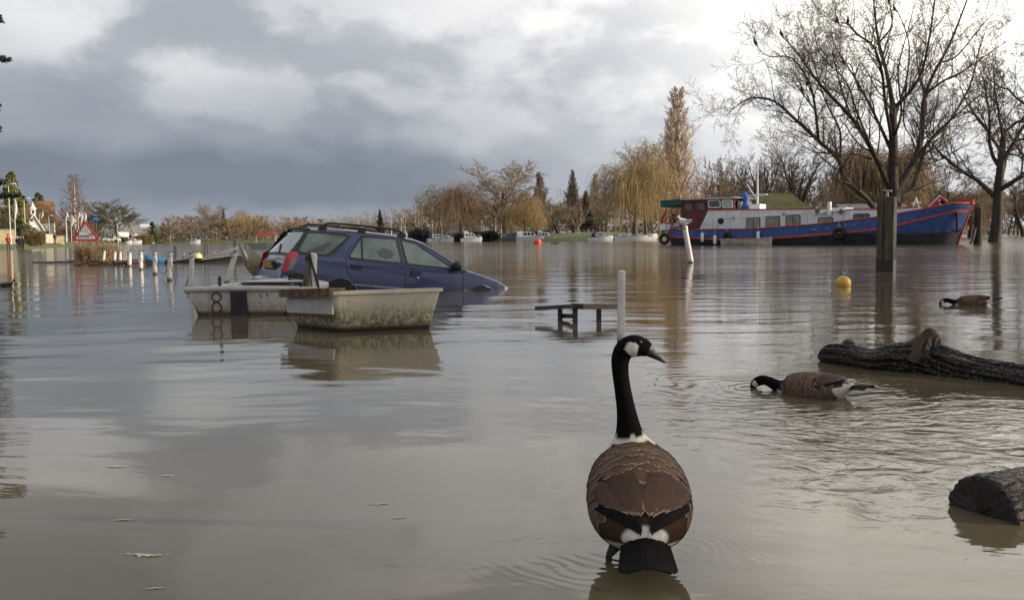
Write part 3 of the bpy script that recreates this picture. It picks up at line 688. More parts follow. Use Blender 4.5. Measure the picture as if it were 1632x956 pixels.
# ------------------------------------------------------------------ houses on the left bank
def house(name, label, px, top, base, wpx, Y, depth, wallm, roofm, gable=True, roof_h=0.5, wins=(), chimney=None, cat='house', z0=None, rz=0.0, timber=False, cupola=False):
    p = P(px, 378, Y); zb = gz_at(p.x, Y)-0.2 if z0 is None else z0
    H = P(px, top, Y).z-zb; Wd = wpx*Y/FPX; hw = Wd/2; eave = H*(1-roof_h)
    o = thing(name, label, cat, (p.x, Y, zb), rz)
    b = MB(); b.box((0, depth/2, eave/2), (Wd*0.9, depth, eave))
    if gable: b.prism([(-hw*.9, 0.0, eave-.01), (hw*.9, 0.0, eave-.01), (0, 0.0, H-.25)], (0, depth, 0))
    else: b.prism([(-hw*.9, 0, eave-.01), (-hw*.9, depth, eave-.01), (-hw*.9, depth/2, H-.25)], (Wd*.9, 0, 0))
    b.build('wall', wallm, o)
    b = MB(); ov = 0.35
    if gable:
        for sx in (-1, 1):
            b.prism([(0, -ov, H), (sx*hw*1.08, -ov, eave-0.1), (sx*hw*1.08, -ov, eave+0.1), (0, -ov, H+0.22)], (0, depth+2*ov, 0))
    else:
        for a_, c_ in ((-ov, depth/2), (depth+ov, depth/2)):
            b.prism([(-hw, a_, eave-0.15), (-hw, c_, H), (-hw, c_, H+0.22), (-hw, a_, eave+0.07)], (Wd, 0, 0))
    rf = b.build('roof', roofm, o)
    if gable:
        b = MB()
        for sx in (-1, 1):
            b.prism([(0, -ov-.06, H-.15), (sx*hw*1.08, -ov-.06, eave-0.25), (sx*hw*1.08, -ov-.06, eave+0.12), (0, -ov-.06, H+0.24)], (0, 0.055, 0))
        b.build('barge_board', white_paint, rf)
    if chimney is not None:
        b = MB(); b.box((chimney*hw, depth*.5, H+0.3), (0.7, 0.7, 1.6)); b.build('chimney', roofm, rf)
    for (wx_, wz, ww, wh) in wins:
        b = MB(); b.box((wx_*hw, -0.03, wz*H), (ww, 0.1, wh)); f = b.build('window', white_paint, o)
        b = MB(); b.box((wx_*hw-ww*.22, -0.1, wz*H), (ww*.38, 0.06, wh*.84)); b.box((wx_*hw+ww*.22, -0.1, wz*H), (ww*.38, 0.06, wh*.84)); b.build('pane', dark_glass, f)
    if timber:
        b = MB()
        for k in range(-3, 4): b.box((k*hw*.27, -0.05, eave*.75), (0.12, 0.1, eave*.5))
        b.box((0, -0.06, eave*.5), (Wd*.9, 0.1, 0.14)); b.build('timber_frame', wood_dark, o)
    if cupola:
        b = MB(); b.box((0, 0.8, H+.5), (0.9, 0.9, 1.2)); b.lathe([(.75, H+1.1), (.4, H+1.5), (.05, H+2.4)], (0, .8, 0), 8)
        cu = b.build('bell_turret', white_paint, o)
        b = MB(); b.box((0, 0.33, H+.55), (0.4, 0.08, 0.6)); b.build('opening', dark_glass, cu)
    return o
house('house', 'white gabled house with a little bell turret behind the rounded brown bush', 55, 342, 376, 29, 185, 7, white_paint, roof_brown, wins=((-.45,.22,.8,.9),(.4,.22,.8,.9),(0,.5,.7,.8)), roof_h=.58, cupola=True, rz=.58)
house('house', 'tall house with a sunlit brown roof right of the white gabled house', 73, 321, 378, 27, 250, 8, cream_wall, roof_brown, gable=False, roof_h=.5, chimney=-0.9, wins=((.2,.25,.8,1.0),(-.4,.25,.8,1.0)), rz=0.42)
house('house', 'broad low house with a rust tiled roof behind the street lamps', 36, 326, 378, 46, 290, 8, cream_wall, roof_brown, gable=False, roof_h=.55, wins=((-.5,.3,1,1),(.3,.3,1,1)))
house('house', 'white half timbered house right of the blue sign', 176, 350, 380, 24, 262, 8, white_paint, roof_grey, wins=((-.4,.3,.9,.9),(.4,.3,.9,.9),(0,.62,.7,.8)), roof_h=.5, timber=True)
house('house', 'small white gabled boathouse behind the moored boats on the left', 208, 355, 380, 15, 290, 6, cream_wall, roof_grey, wins=((0,.3,1.1,1.0),), roof_h=.55)
house('house', 'white flat roofed house at the right end of the left bank', 228, 358, 380, 17, 300, 6, white_paint, white_paint, gable=False, roof_h=.2, wins=((-.4,.45,1.0,1.1),(.4,.45,1.0,1.1)))
house('house', 'low cream house with grey roof under the ragged willow', 726, 356, 384, 26, 236, 7, yellow_wall, roof_grey, gable=False, roof_h=.6, wins=((-.3,.25,.9,.7),(.4,.25,.9,.7)))
house('house', 'low grey roofed shed behind the rounded bare tree', 818, 358, 384, 26, 246, 7, cream_wall, roof_grey, gable=False, roof_h=.6, wins=((0,.25,1.0,.7),))
def wall_thing(label, px0, px1, top, Y, m_, name='garden_wall', zb=None):
    a, c = P(px0, 378, Y), P(px1, 378, Y); z0 = gz_at((a.x+c.x)/2, Y)-0.3; H = P(px0, top, Y).z-z0
    o = thing(name, label, 'wall', ((a.x+c.x)/2, Y, z0), .5); L = (c.x-a.x)*1.1
    b = MB(); b.box((0, 0, H/2), (L, 0.3, H)); b.build('wall', m_, o)
    b = MB(); b.box((0, 0, H+.05), (L+.1, 0.42, 0.1)); b.build('coping', roof_grey, o)
wall_thing('yellowish garden wall at the left edge behind the person in red', -12, 20, 366, 124, yellow_wall)
wall_thing('pale cream wall on the grass right of the rounded brown bush', 74, 84, 373, 150, cream_wall)
wall_thing('low yellow wall beside the dark standing person', 90, 101, 376, 152, yellow_wall)
# ------------------------------------------------------------------ street lamps, flags
def lamp(label, px, top, Y, r=0.06):
    p = P(px, 378, Y); z0 = gz_at(p.x, Y)-0.1; H = P(px, top, Y).z-z0
    o = thing('street_lamp', label, 'street lamp', (p.x, Y, z0), group='street lamps along the left bank')
    MB().tube([(0,0,0),(0,0,1.1),(0,0,1.15),(0,0,H-.1)], [r*1.8,r*1.8,r,r*.7], 8).build('pole', white_paint, o, 40)
    b = MB(); b.tube([(0,0,H-.15),(0.05,0,H),(0.35,0,H+.08)], [r*.7,r*.7,r*.6], 8); b.build('bracket', white_paint, o, 40)
    b = MB(); b.ball((0.6,0,H+.05), (0.42,0.17,0.11)); b.build('lamp_head', gel_white, o, 180)
lamp('tallest white street lamp, at the far left above the person in red', 17, 294, 118)
lamp('second white street lamp, left of the white gabled house', 41, 317, 148)
lamp('third street lamp, standing right of the tall brown roofed house', 79, 344, 215)
lamp('thin street lamp in front of the flags, left of the flood sign', 106, 346, 225)
lamp('small street lamp between the half timbered house and the olive tree', 188, 356, 235)
def flag(label, px, top, base, Y, wd=0.9, hh=2.6, lean=0.0):
    p = P(px, 378, Y); z0 = P(px, base, Y).z; H = P(px, top, Y).z-z0
    o = thing('flag', label, 'flag', (p.x, Y, z0), group='white flags along the left bank')
    z1 = gz_at(p.x, Y)-z0-0.2
    MB().tube([(0,0,min(0,z1)),(lean*.5,0,H*.5),(lean,0,H)], [0.05,.045,.03], 6).build('pole', white_paint, o)
    rows = []
    for i in range(7):
        t = i/6; w_ = .7*wd*(0.2+0.8*math.sin(math.pi*(0.12+0.8*t)))
        rows.append([(lean*(1-t*.3)+w_*k/4, 0.10*math.sin(k*1.4+i*.7), H-hh*t) for k in range(5)])
    b = MB(); b.grid(rows); b.grid([[(x, y+0.02, z) for x, y, z in r_] for r_ in rows]); b.build('cloth', white_paint, o, 180)
flag('white flag on a tall pole between the two nearest street lamps', 25, 316, 350, 125, .5, 2.9)
flag('white flag on a slanting pole just left of the brown roof', 61, 337, 344, 200, 0.5, 1.5, 1.1)
flag('large broad white flag right of the thin street lamp', 114, 343, 372, 200, 1.1, 2.4)
flag('small white flag at the top of the thin street lamp', 107, 338, 350, 205, 0.6, 1.4)
flag('white flag above the left shoulder of the flood sign', 126, 338, 372, 210, 0.7, 1.4)
flag('middle white flag of the three above the flood sign', 130, 338, 372, 212, 0.8, 2.6)
flag('white flag nearest the blue sign', 136, 339, 372, 214, 0.7, 2.2)
# ------------------------------------------------------------------ people
def skin_body(verts, edges, radii, colf, name, parent):
    me = bpy.data.meshes.new('tmp'); me.from_pydata(verts, edges, []); ob = bpy.data.objects.new('tmp', me); COL.objects.link(ob)
    md = ob.modifiers.new('s', 'SKIN'); md.use_smooth_shade = True
    for i, r_ in enumerate(radii):
        sv = me.skin_vertices[0].data[i]; sv.radius = (r_, r_) if np.isscalar(r_) else r_
        sv.use_root = (i == 0)
    sb = ob.modifiers.new('d', 'SUBSURF'); sb.levels = 1; sb.render_levels = 1
    dg = bpy.context.evaluated_depsgraph_get(); dg.update()
    nm = bpy.data.meshes.new_from_object(ob.evaluated_get(dg)); bpy.data.objects.remove(ob); bpy.data.meshes.remove(me)
    nm.name = name; nm.materials.clear(); nm.materials.append(cloth_m)
    ca = nm.color_attributes.new('paint', 'FLOAT_COLOR', 'POINT')
    ca.data.foreach_set('color', np.array([(*colf(v.co), 1) for v in nm.vertices], float).ravel())
    return link(name, nm, parent)
cloth_m = attr_mat('clothing', 0.85, 0.2, 12)
def person(label, px, feet, Y, coat, legs_c, hair=(0.05,0.035,0.02), h=1.72, rz=0.0, lean=0.0, sit=False):
    p = P(px, feet, Y); z0 = max(gz_at(p.x, Y)-.02, 0.0) 
    o = thing('person', label, 'person', (p.x, Y, z0), rz)
    k = h/1.72
    V = [(0,0,.93),(0,.01,1.12),(0,.0,1.36),(0,.0,1.48),(0,.02,1.58),(0,.02,1.69),
         (.17,0,1.40),(.23,.03,1.14),(.22,.14,.92),(-.17,0,1.40),(-.23,.02,1.14),(-.23,.10,.90),
         (.09,0,.88),(.10,.04,.50),(.10,.0,.09),(.11,.13,.04),(-.09,0,.88),(-.11,-.03,.50),(-.12,-.06,.09),(-.13,.07,.04)]
    V = [(x*k+lean*z*.1, y*k, z*k) for x, y, z in V]
    Ed = [(0,1),(1,2),(2,3),(3,4),(4,5),(2,6),(6,7),(7,8),(2,9),(9,10),(10,11),(0,12),(12,13),(13,14),(14,15),(0,16),(16,17),(17,18),(18,19)]
    Rr = [.15,.15,.17,.06,.10,.085,.08,.06,.04,.08,.06,.04,.10,.075,.05,.045,.10,.075,.05,.045]
    def cf(c):
        z = c.z/k
        if z > 1.47: return (0.45,0.28,0.2)
        if z > 0.86 and not (abs(c.x) > .19 and z < .93): return coat
        if abs(c.x) > .19 and z > .8: return (0.45,0.28,0.2)
        return legs_c if z > .1 else (0.03,0.025,0.02)
    skin_body(V, Ed, [r_*k for r_ in Rr], cf, 'body', o)
    b = MB(); b.ball((lean*.165*k, -.02*k, 1.70*k), (.105*k, .115*k, .11*k)); b.build('hair', mat('hair_%d' % int(hair[0]*1000), hair, .8), o, 180)
    return o
person('person in a bright red jacket standing on the left bank', 13, 382, 104, (0.50,0.02,0.03), (0.05,0.05,0.06), rz=.4)
person('pale haired person in a black coat next to the red jacket', 28, 383, 106, (0.012,0.012,0.014), (0.02,0.02,0.022), hair=(0.45,0.40,0.3), h=1.5)
person('person in a black coat in the middle of the dark group', 32.5, 383, 107, (0.014,0.013,0.014), (0.02,0.02,0.022), h=1.6, rz=1.0)
person('person in dark clothes and dark red scarf beside the brown bush', 36.5, 383, 108, (0.10,0.015,0.02), (0.02,0.02,0.022), h=1.6, rz=-1)
person('person in dark clothes standing alone by the low yellow wall', 87.5, 384, 148, (0.03,0.03,0.045), (0.03,0.03,0.04), rz=.5)
# ------------------------------------------------------------------ parked cars by the half timbered house
def small_car(label, px, Y, c, L=4.0, rz=0.2):
    p = P(px, 378, Y); o = thing('parked_car', label, 'car', (p.x, Y, gz_at(p.x, Y)), rz)
    b = MB(); prof = [(-L/2,.25),(-L/2,.8),(-L*.42,.95),(-L*.28,1.42),(L*.12,1.45),(L*.27,.98),(L*.47,.85),(L/2,.6),(L/2,.25)]
    b.prism([(x, -.82, z) for x, z in prof], (0, 1.64, 0)); b.build('body', mat('car_%s' % label[:5].strip(), c, .3, .05, coat=.4), o)
    b = MB(); b.prism([(-L*.37,-.84,.95),(-L*.26,-.84,1.36),(L*.11,-.84,1.38),(L*.22,-.84,.97)], (0,1.68,0)); b.build('window', dark_glass, o)
    for sx in (-1, 1):
        for sy in (-1, 1):
            bb = MB(); bb.lathe([(.05,-.1),(.31,-.1),(.31,.1),(.05,.1)], (sx*L*.31, sy*.76, .31), 14, rot=Matrix.Rotation(R(90), 3, 'X')); bb.build('wheel', black_rub, o)
small_car('white parked car below the half timbered house', 178, 236, (.7,.7,.7))
small_car('black parked car behind the white parked car', 176, 244, (.012,.012,.014), rz=.1)
# ------------------------------------------------------------------ cruisers and other far boats
def cruiser(label, px, Y, L, head, hullc, cabc, canopy=None, cab=(0.15,0.62), hh=0.85, ch=0.9, fly=False, group='boats moored along the far bank', name='motor_cruiser', rail=True):
    p = P(px, 378, Y); o = thing(name, label, 'boat', (p.x, Y, 0), head, group)
    B = L*0.17; st = []; us = np.linspace(0, 1, 13)
    for u in us:
        w_ = B*(1.0-max(0, (u-.45)/.55)**2.2) if u > .45 else B*(.9+.1*u/.45)
        zr = hh*(0.85+0.45*u*u); x = (u-.5)*L
        st.append([(x, -w_, zr), (x+.03*u*L, -w_*.9, zr*.5), (x-.02*L*u, -w_*.7, -.15), (x-.03*L*u, 0, -.3), (x-.02*L*u, w_*.7, -.15), (x+.03*u*L, w_*.9, zr*.5), (x, w_, zr)])
    b = MB(); b.grid(st, closed=True); n = len(st[0]); b.f.append(tuple(range(n))); b.m.append(0); b.build('hull', hullc, o, 40)
    b = MB(); b.tube([(q[0][0], q[0][1], q[0][2]) for q in st]+[(q[6][0], q[6][1], q[6][2]) for q in st[::-1]], .05, 6); b.build('rubbing_strake', mat('navy_trim', (.03,.04,.08), .5), o)
    x0, x1 = (cab[0]-.5)*L, (cab[1]-.5)*L; z0 = hh*.85; z1 = z0+ch
    b = MB(); b.prism([(x0,-B*.72,z0),(x1+.14*L,-B*.72,z0+.12),(x1,-B*.72,z1*.86+z0*.14),(x1-.12*L,-B*.72,z1),(x0+.03*L,-B*.72,z1)], (0,B*1.44,0)); b.build('cabin', cabc, o)
    for k in range(3):
        a = x0+.08*L+k*(x1-x0-.06*L)/3; w_ = (x1-x0)/3*.62; f = MB()
        f.prism([(a,-B*.72-.03,z0+ch*.42),(a+w_,-B*.72-.03,z0+ch*.42),(a+w_*.92,-B*.72-.03,z0+ch*.82),(a+.03,-B*.72-.03,z0+ch*.82)], (0, B*1.44+.06, 0)); f.build('window', dark_glass, o)
    if canopy is not None:
        rows = []
        for i in range(6):
            t = i/5; x = x0-.16*L+t*.32*L
            rows.append([(x, B*.74*math.cos(a_), z0+.05+(ch*(.55+.55*math.sin(math.pi*(.25+.5*t))))*math.sin(a_)) for a_ in np.linspace(0, math.pi, 9)])
        b = MB(); b.grid(rows); b.grid([[(x*.995, y*.98, z-.03) for x, y, z in r_] for r_ in rows]); b.build('canopy', canopy, o, 180)
    if fly:
        b = MB(); b.box((x0+.1*L, 0, z1+.22), (.2*L, B*1.2, .4), taper=.85); b.build('flybridge', cabc, o)
    if rail:
        b = MB(); xs_ = np.linspace(x1, .46*L, 6)
        for sy in (-1, 1):
            pr = []
            for x in xs_:
                u = x/L+.5; w_ = B*.9*(1.0-max(0, (u-.45)/.55)**2.2); pr.append((x, sy*w_, hh*(0.85+0.45*u*u)+.45)); b.tube([(x, sy*w_, hh*(0.85+.45*u*u)-.02), pr[-1]], .02, 5)
            b.tube(pr, .022, 5)
        b.build('pulpit_rail', steel, o)
    return o
grey_green = mat('grey_green_paint', (.10,.135,.14), .5, .2, 2)
navy_canvas = mat('navy_canvas', (.02,.028,.075), .8, .2, 3)
buff = mat('buff_paint', (.55,.42,.26), .5, .1)
cruiser('white cruiser nearest the sailing masts, lying stern to the sun', 698, 214, 5.2, .5, gel_white, gel_white, navy_canvas, ch=1.0)
cruiser('small white boat tucked close beside the cruiser nearest the masts', 713, 212, 3.4, -.6, gel_white, gel_white, None, ch=.7)
cruiser('white cabin cruiser with a raised flybridge between the two willows', 751, 210, 4.8, .2, gel_white, gel_white, None, fly=True, ch=1.2)
cruiser('grey-green covered workboat beside the largest cruiser', 815, 208, 4.6, .1, grey_green, grey_green, grey_green, cab=(.2,.8), ch=.9, rail=False)
cruiser('largest white cruiser, with a long sloping cabin, left of the red buoy', 845, 204, 6.0, .25, gel_white, gel_white, gel_white, ch=1.3)
cruiser('white and buff cruiser at the right end of the moored group', 869, 207, 4.6, -.2, buff, gel_white, None, ch=1.2, fly=True)
cruiser('white cruiser with a navy blue canopy beside the green lawn', 957, 176, 4.6, -.15, gel_white, gel_white, navy_canvas, cab=(.3,.6), ch=.8)
cruiser('white boat with a pale deck on the left bank, lying side on', 211, 262, 5.0, .1, gel_white, gel_white, None, ch=.8, group='boats on the far left water')
cruiser('small white boat with a dark cabin to the right on the left bank', 231, 275, 3.8, 1.0, gel_white, gel_white, None, ch=1.1, group='boats on the far left water')
cruiser('dark hulled boat behind the side-on white boat', 214, 274, 6, .1, navy_canvas, grey_green, None, ch=1.0, group='boats on the far left water')
cruiser('low white boat left of the side-on white boat', 199, 258, 3.6, .1, gel_white, gel_white, None, ch=.4, group='boats on the far left water', rail=False)
cruiser('tiny lone white boat out on the open water on the left', 311, 240, 2.6, .0, gel_white, gel_white, None, ch=.5, group='boats on the far left water', rail=False)
cruiser('long low white hull moored just left of the barge stern', 1014, 168, 7.4, .0, gel_white, gel_white, None, cab=(.05,.8), ch=.25, hh=1.0, rail=False)
# red canopy boat behind the car
p = P(424, 378, 90); o = thing('launch', 'dark launch with a red canopy top behind the tailgate of the car', 'boat', (p.x, 90, 0), .2)
b = MB(); rows = []
for u in np.linspace(0, 1, 9):
    w_ = .7*(1-max(0,(u-.5)/.5)**2*.9); rows.append([((u-.5)*4,-w_,.6),((u-.5)*3.9,-w_*.7,-.1),((u-.5)*3.9,w_*.7,-.1),((u-.5)*4,w_,.6)])
b.grid(rows, closed=True); b.build('hull', grey_green, o, 40)
b = MB(); b.prism([(-1.0,-.7,1.25),(1.0,-.7,1.32),(1.0,-.7,1.46),(0,-.7,1.56),(-1.0,-.7,1.40)], (0,1.4,0)); b.build('canopy', red_paint, o)
b = MB()
for sx in (-.9, .9):
    for sy in (-.6, .6): b.tube([(sx,sy,.5),(sx,sy,1.3)], .03, 6)
b.build('canopy_pole', steel, o)
# masts of the boatyard
for i, (px, top, base, lean, lb) in enumerate(((624,345,374,0,'bright white mast nearest the middle of the car roof'),(639,346,376,.2,'first of the three close white masts above the car roof'),
      (644,350,374,.5,'second of the three close white masts, leaning right'),(650,351,374,-1.4,'third of the three close white masts, leaning left'),(663,336,372,0,'left one of the two tallest masts'),
      (667.5,338,372,0,'right one of the two tallest masts'),(682,346,366,.1,'mast just right of the two tallest masts'),(690,346,366,-.3,'slightly leaning mast beside the ragged willow'),
      (767,351,374,.1,'mast to the left under the golden dome willow'),(772,351,378,-.5,'leaning mast under the golden dome willow'),(790,346,376,0,'thin mast against the rounded bare tree'),(799,347,376,0,'thin mast right beside the trunk of the rounded bare tree'))):
    Y = 246; a, t = P(px, base, Y), P(px, top, Y)
    o = thing('mast', lb, 'mast', (a.x, Y, gz_at(a.x, Y)), group='masts of the boats in the yard')
    h_ = t.z-gz_at(a.x, Y)
    MB().tube([(0,0,-.2),(lean*.5,0,h_*.5),(lean,0,h_)], [.13,.11,.07], 7).build('pole', white_paint, o, 60)
    MB().tube([(lean*.6-.6,0,h_*.6),(lean*.6+.6,0,h_*.6)], .04, 6).build('spreader', white_paint, o)
    MB().tube([(.05,0,1.2),(2.0,.2,1.35)], .07, 6).build('boom', white_paint, o)
# buoys
def buoy(name, label, px, py, r, m_, Y=None, ring=False, base_r=None):
    p = at(px, py); o = thing(name, label, 'buoy', (p.x, p.y, 0))
    b = MB(); b.ball((0,0,r*.35), r, 20, 14); b.build('float', m_, o, 180)
    if ring:
        b = MB(); b.tube([(0,0,r*1.2),(0,0,r*1.65)], r*.13, 8); b.build('shank', steel, o)
        a = np.linspace(-1.2, 4.3, 16); b = MB(); b.tube([(r*.28*math.cos(q)+.02, 0, r*2.15+r*.55*math.sin(q)) for q in a], r*.07, 6); b.build('ring', steel, o, 60)
    else:
        MB().lathe([(r*.2,r*1.2),(r*.2,r*1.5),(r*.1,r*1.55)], n=10).build('shank', black_rub, o)
orange_b = mat('yellow_buoy', (.55,.27,.03), .45, .25, 9, c2=(.62,.38,.08))
buoy('mooring_buoy', 'yellow-orange ball buoy with a wire ring, left of the thick timber post', 1344, 455.5, .125, orange_b, ring=True)
buoy('mooring_buoy', 'red ball buoy on the open river in front of the largest cruiser', 857, 388.5, .48, mat('red_buoy', (.65,.06,.03), .4))
buoy('mooring_buoy', 'pale yellow buoy at the sunken jetty behind the white posts', 315, 413, .22, mat('lime_buoy', (.62,.60,.22), .5))
buoy('mooring_buoy', 'tiny white buoy far off on the left water', 286, 386.5, .35, white_paint)
# ducks near the red buoy, coot
duck_m = attr_mat('duck_plumage', .7, .2)
def small_bird(label, px, py, L, c, head, rz=0.0, name='duck', cat='duck', shield=False, group=None):
    p = at(px, py); o = thing(name, label, cat, (p.x, p.y, 0), rz, group)
    sp = [(-.5,.10,.03,.02),(-.38,.09,.10,.06),(-.15,.06,.19,.15),(.1,.06,.19,.16),(.27,.10,.13,.13),(.33,.2,.08,.09),(.35,.3,.075,.075),(.38,.36,.09,.09),(.45,.36,.085,.08),(.5,.34,.04,.04)]
    b = MB(); rows = []; cols = []
    for y, z, rx, rz_ in sp:
        rows.append([(rx*L*math.cos(a), y*L, z*L+rz_*L*math.sin(a)) for a in np.linspace(0, 2*math.pi, 13)[:-1]]); cols += [head if y >= .33 else c]*12
    b.grid(rows, closed=True); b.f += [tuple(range(12)), tuple(range(12*9, 12*10))]; b.m += [0, 0]
    b.attr['paint'] = [(*q, 1) for q in cols]; b.build('body', duck_m, o, 180)
    b = MB(); b.tube([(0,.49*L,.345*L),(0,.58*L,.32*L),(0,.62*L,.315*L)], [.035*L,.028*L,.01*L], 8, flat=.6)
    if shield: b.ball((0,.48*L,.39*L), (.025*L,.03*L,.045*L))
    b.build('bill', white_paint if shield else buff, o, 180)
    return o
small_bird('black coot swimming at the left edge', 11, 456, .33, (.012,.012,.014), (.008,.008,.008), rz=-1.3, name='coot', cat='coot', shield=True)
for px, lb in ((881,'leftmost of the three dark ducks beyond the red buoy'),(885,'middle one of the three dark ducks beyond the red buoy'),(888.5,'rightmost of the three dark ducks beyond the red buoy')):
    small_bird(lb, px, 388.3, .55, (.03,.022,.018), (.015,.015,.012), rz=1.5, group='ducks on the river')
# ------------------------------------------------------------------ the barge
BA = R(-40); bc, bs = math.cos(BA), math.sin(BA)
BO = (13+2.3*-bs, 84+2.3*bc)
barge = thing('barge', 'long blue and white river barge with red trim and a maroon wheelhouse', 'barge', (BO[0], BO[1], 0), BA)
def bl(px, py, yl=-2.3):
    """local (x, z) on the lengthwise plane y = yl of the barge seen at this point of the picture"""
    d = ray(px, py); n = Vector((-bs, bc, 0)); o_ = Vector((BO[0], BO[1], 0))+n*yl
    t = (o_-EYE).dot(n)/d.dot(n); q = EYE+d*t
    return (q-o_).dot(Vector((bc, bs, 0))), q.z
def curve_of(pts, yl=-2.3): a = np.array([bl(*p, yl) for p in pts]); return a[:, 0], a[:, 1]
RX, RZ = curve_of([(1050,364),(1085,367),(1113,366.5),(1200,365.5),(1300,358),(1400,346.5),(1460,335.5),(1515,324)])
KX, KZ = curve_of([(1047,376.8),(1068,379.2),(1150,383.5),(1235,381),(1330,374),(1401,367),(1428,361),(1471,351),(1520,338)])
BL = bl(1536,345)[0]
blue_hull = mat('blue_hull_paint', (.018,.046,.165), .45, .25, 1.6, c2=(.036,.092,.29), stretch=(2.2,2.2,.5), coat=.1)
black_hull = mat('black_hull_paint', (.014,.015,.02), .6, .5, 1.5, c2=(.035,.035,.045))
strake_red = mat('strake_red', (.42,.06,.038), .5, .25, 2)
maroon = mat('maroon_paint', (.11,.02,.022), .45, .25, 1.5)
barge_white = mat('barge_white', (.66,.65,.64), .45, .06, 1.6, c2=(.82,.82,.85), stretch=(2.5,2.5,.35))
curtain = mat('beige_curtain', (.30,.25,.17), .25, .25, 1.6)
def hb(u):
    x = u*BL
    return float(np.interp(x, [0,.25,.7,1.6,3.5,6,BL-6,BL-4,BL-2.4,BL-1.4,BL-.7,BL-.25,BL], [.15,.85,1.45,1.95,2.25,2.3,2.3,2.26,2.08,1.72,1.25,.75,.12]))
us = np.concatenate([np.linspace(0,.12,7), np.linspace(.16,.82,16), np.linspace(.85,1,10)])
rows = []
for u in us:
    x = u*BL; zr = float(np.interp(x, RX, RZ)); zk = float(np.interp(x, KX, KZ)); zk = min(zk, zr-.3)
    h = hb(u); full = sstep(np.array(u), .8, 1.0); row = []
    for side in (-1, 1):
        pr = []
        zm = max(.3, zk*(1-.60*float(sstep(np.array(u), .62, .97))))
        for z, f in ((-.6,.80),(0.05,.93),(min(zm, zk-.01),.985),(zk,1.0),(zk+.005,1.025),(zk+.16,1.025),(zk+.165,1.0),(zr,.985)):
            k = max(0.0, min(1.0, z/zr)); xx = x-float(full)*(1-k)*1.0+(1-float(sstep(np.array(u),0,.12)))*(1-k)*.5
            ff = f*(1-(1-k)*.20*float(full))
            pr.append((xx, side*h*ff, z))
        row += pr if side < 0 else pr[::-1]
    rows.append(row)
b = MB(); n = len(rows[0]); b.grid(rows)
b.f = []; b.m = []
for i in range(len(rows)-1):
    for j in range(n-1):
        jj = min(j, n-2-j); b.f.append((i*n+j, i*n+j+1, (i+1)*n+j+1, (i+1)*n+j)); b.m.append(1 if jj < 2 else (2 if 3 <= jj < 6 else 0))
b.f.append(tuple(range(n))); b.m.append(1)
hull = b.build('hull', [blue_hull, black_hull, strake_red], barge, 35)
# dark lower half of the bow below the red band is still blue up to the black bottom
b = MB(); b.tube([(r_[7][0], r_[7][1], r_[7][2]+.03) for r_ in rows], .06, 6); b.tube([(r_[8][0], r_[8][1], r_[8][2]+.03) for r_ in rows], .06, 6); b.build('rail_cap', strake_red, barge, 60)
b = MB(); dk = []
for r_ in rows: dk.append([(r_[7][0], r_[7][1]*.97, r_[7][2]-.25), (r_[7][0], 0, r_[7][2]-.2), (r_[7][0], r_[8][1]*.97, r_[7][2]-.25)])
b.grid(dk); b.build('deck', mat('deck_grey', (.16,.15,.14), .7), barge)
st = []
for k in range(9):
    t = k/8; x = BL-.98+1.05*t; st.append((x, 0, .0+(float(RZ[-1])+.25)*t))
b = MB(); b.tube(st, [.11]*8+[.15], 8); b.build('stem', strake_red, barge, 60)
b = MB(); b.box((BL-.3,0,float(RZ[-1])+.12), (.8,.55,.3)); b.tube([(BL-.8,-.3,float(RZ[-1])),(BL-.4,-.35,float(RZ[-1])+.55)], .08, 6); b.build('bow_bollard', strake_red, barge)
# cabin
yl = -1.75
cab = [bl(1113,369,yl), bl(1129,335.2,yl), bl(1200,334.4,yl), bl(1294,333.6,yl), bl(1345,334.2,yl), bl(1400,333.8,yl), bl(1463,330.5,yl), bl(1466,346,yl)]
cab = [(cab[0][0], .5)]+[(x, z) for x, z in cab]+[(cab[-1][0], .5)]
b = MB(); b.prism([(x, yl, z) for x, z in cab], (0, -2*yl, 0)); cabin = b.build('cabin', barge_white, barge)
b = MB(); b.tube([(x, yl-.02, z+.03) for x, z in cab[2:8]], .05, 6); b.tube([(x, -yl+.02, z+.03) for x, z in cab[2:8]], .05, 6); b.build('roof_edge', strake_red, cabin)
b = MB(); b.tube([(x, yl-.03, float(np.interp(x, RX, RZ))+.02) for x in np.linspace(cab[1][0], cab[-2][0], 20)], .04, 5); b.build('coaming_edge', strake_red, cabin)
def rrect(x0, z0, x1, z1, r_, skew=0.0, n=4):
    o_ = []
    for cx, cz, a0 in ((x1-r_, z1-r_, 0), (x0+r_, z1-r_, 90), (x0+r_, z0+r_, 180), (x1-r_, z0+r_, 270)):
        for k in range(n+1):
            a = R(a0+90*k/n); o_.append((cx+r_*math.cos(a), cz+r_*math.sin(a)))
    return o_
def bwin(px0, py0, px1, py1, yl_, frame_m, pane_m, par, r_=.14, fw=.06, bar=True, skew=0.0):
    x0, z1 = bl(px0, py0, yl_); x1, _z = bl(px1, py0, yl_); _x, z0 = bl((px0+px1)/2, py1, yl_)
    z1 = bl((px0+px1)/2, py0, yl_)[1]
    b = MB(); b.prism([(x+skew*(z-z0), yl_-.045, z) for x, z in rrect(x0, z0, x1, z1, r_)], (0, .04, 0)); f = b.build('window', frame_m, par)
    b = MB(); b.prism([(x+skew*(z-z0), yl_-.055, z) for x, z in rrect(x0+fw, z0+fw, x1-fw, z1-fw, r_*.7)], (0, .007, 0)); b.build('pane', pane_m, f)
    if bar:
        xm = (x0+x1)/2; b = MB(); b.box((xm, yl_-.065, (z0+z1)/2), (.035, .02, z1-z0-2*fw)); b.build('glazing_bar', frame_m, f)
for w_ in ((1190,346.5,1212,366),(1220.5,344.5,1243,364.5),(1252.5,342.5,1276,363)): bwin(*w_, yl, black_rub, curtain, barge)
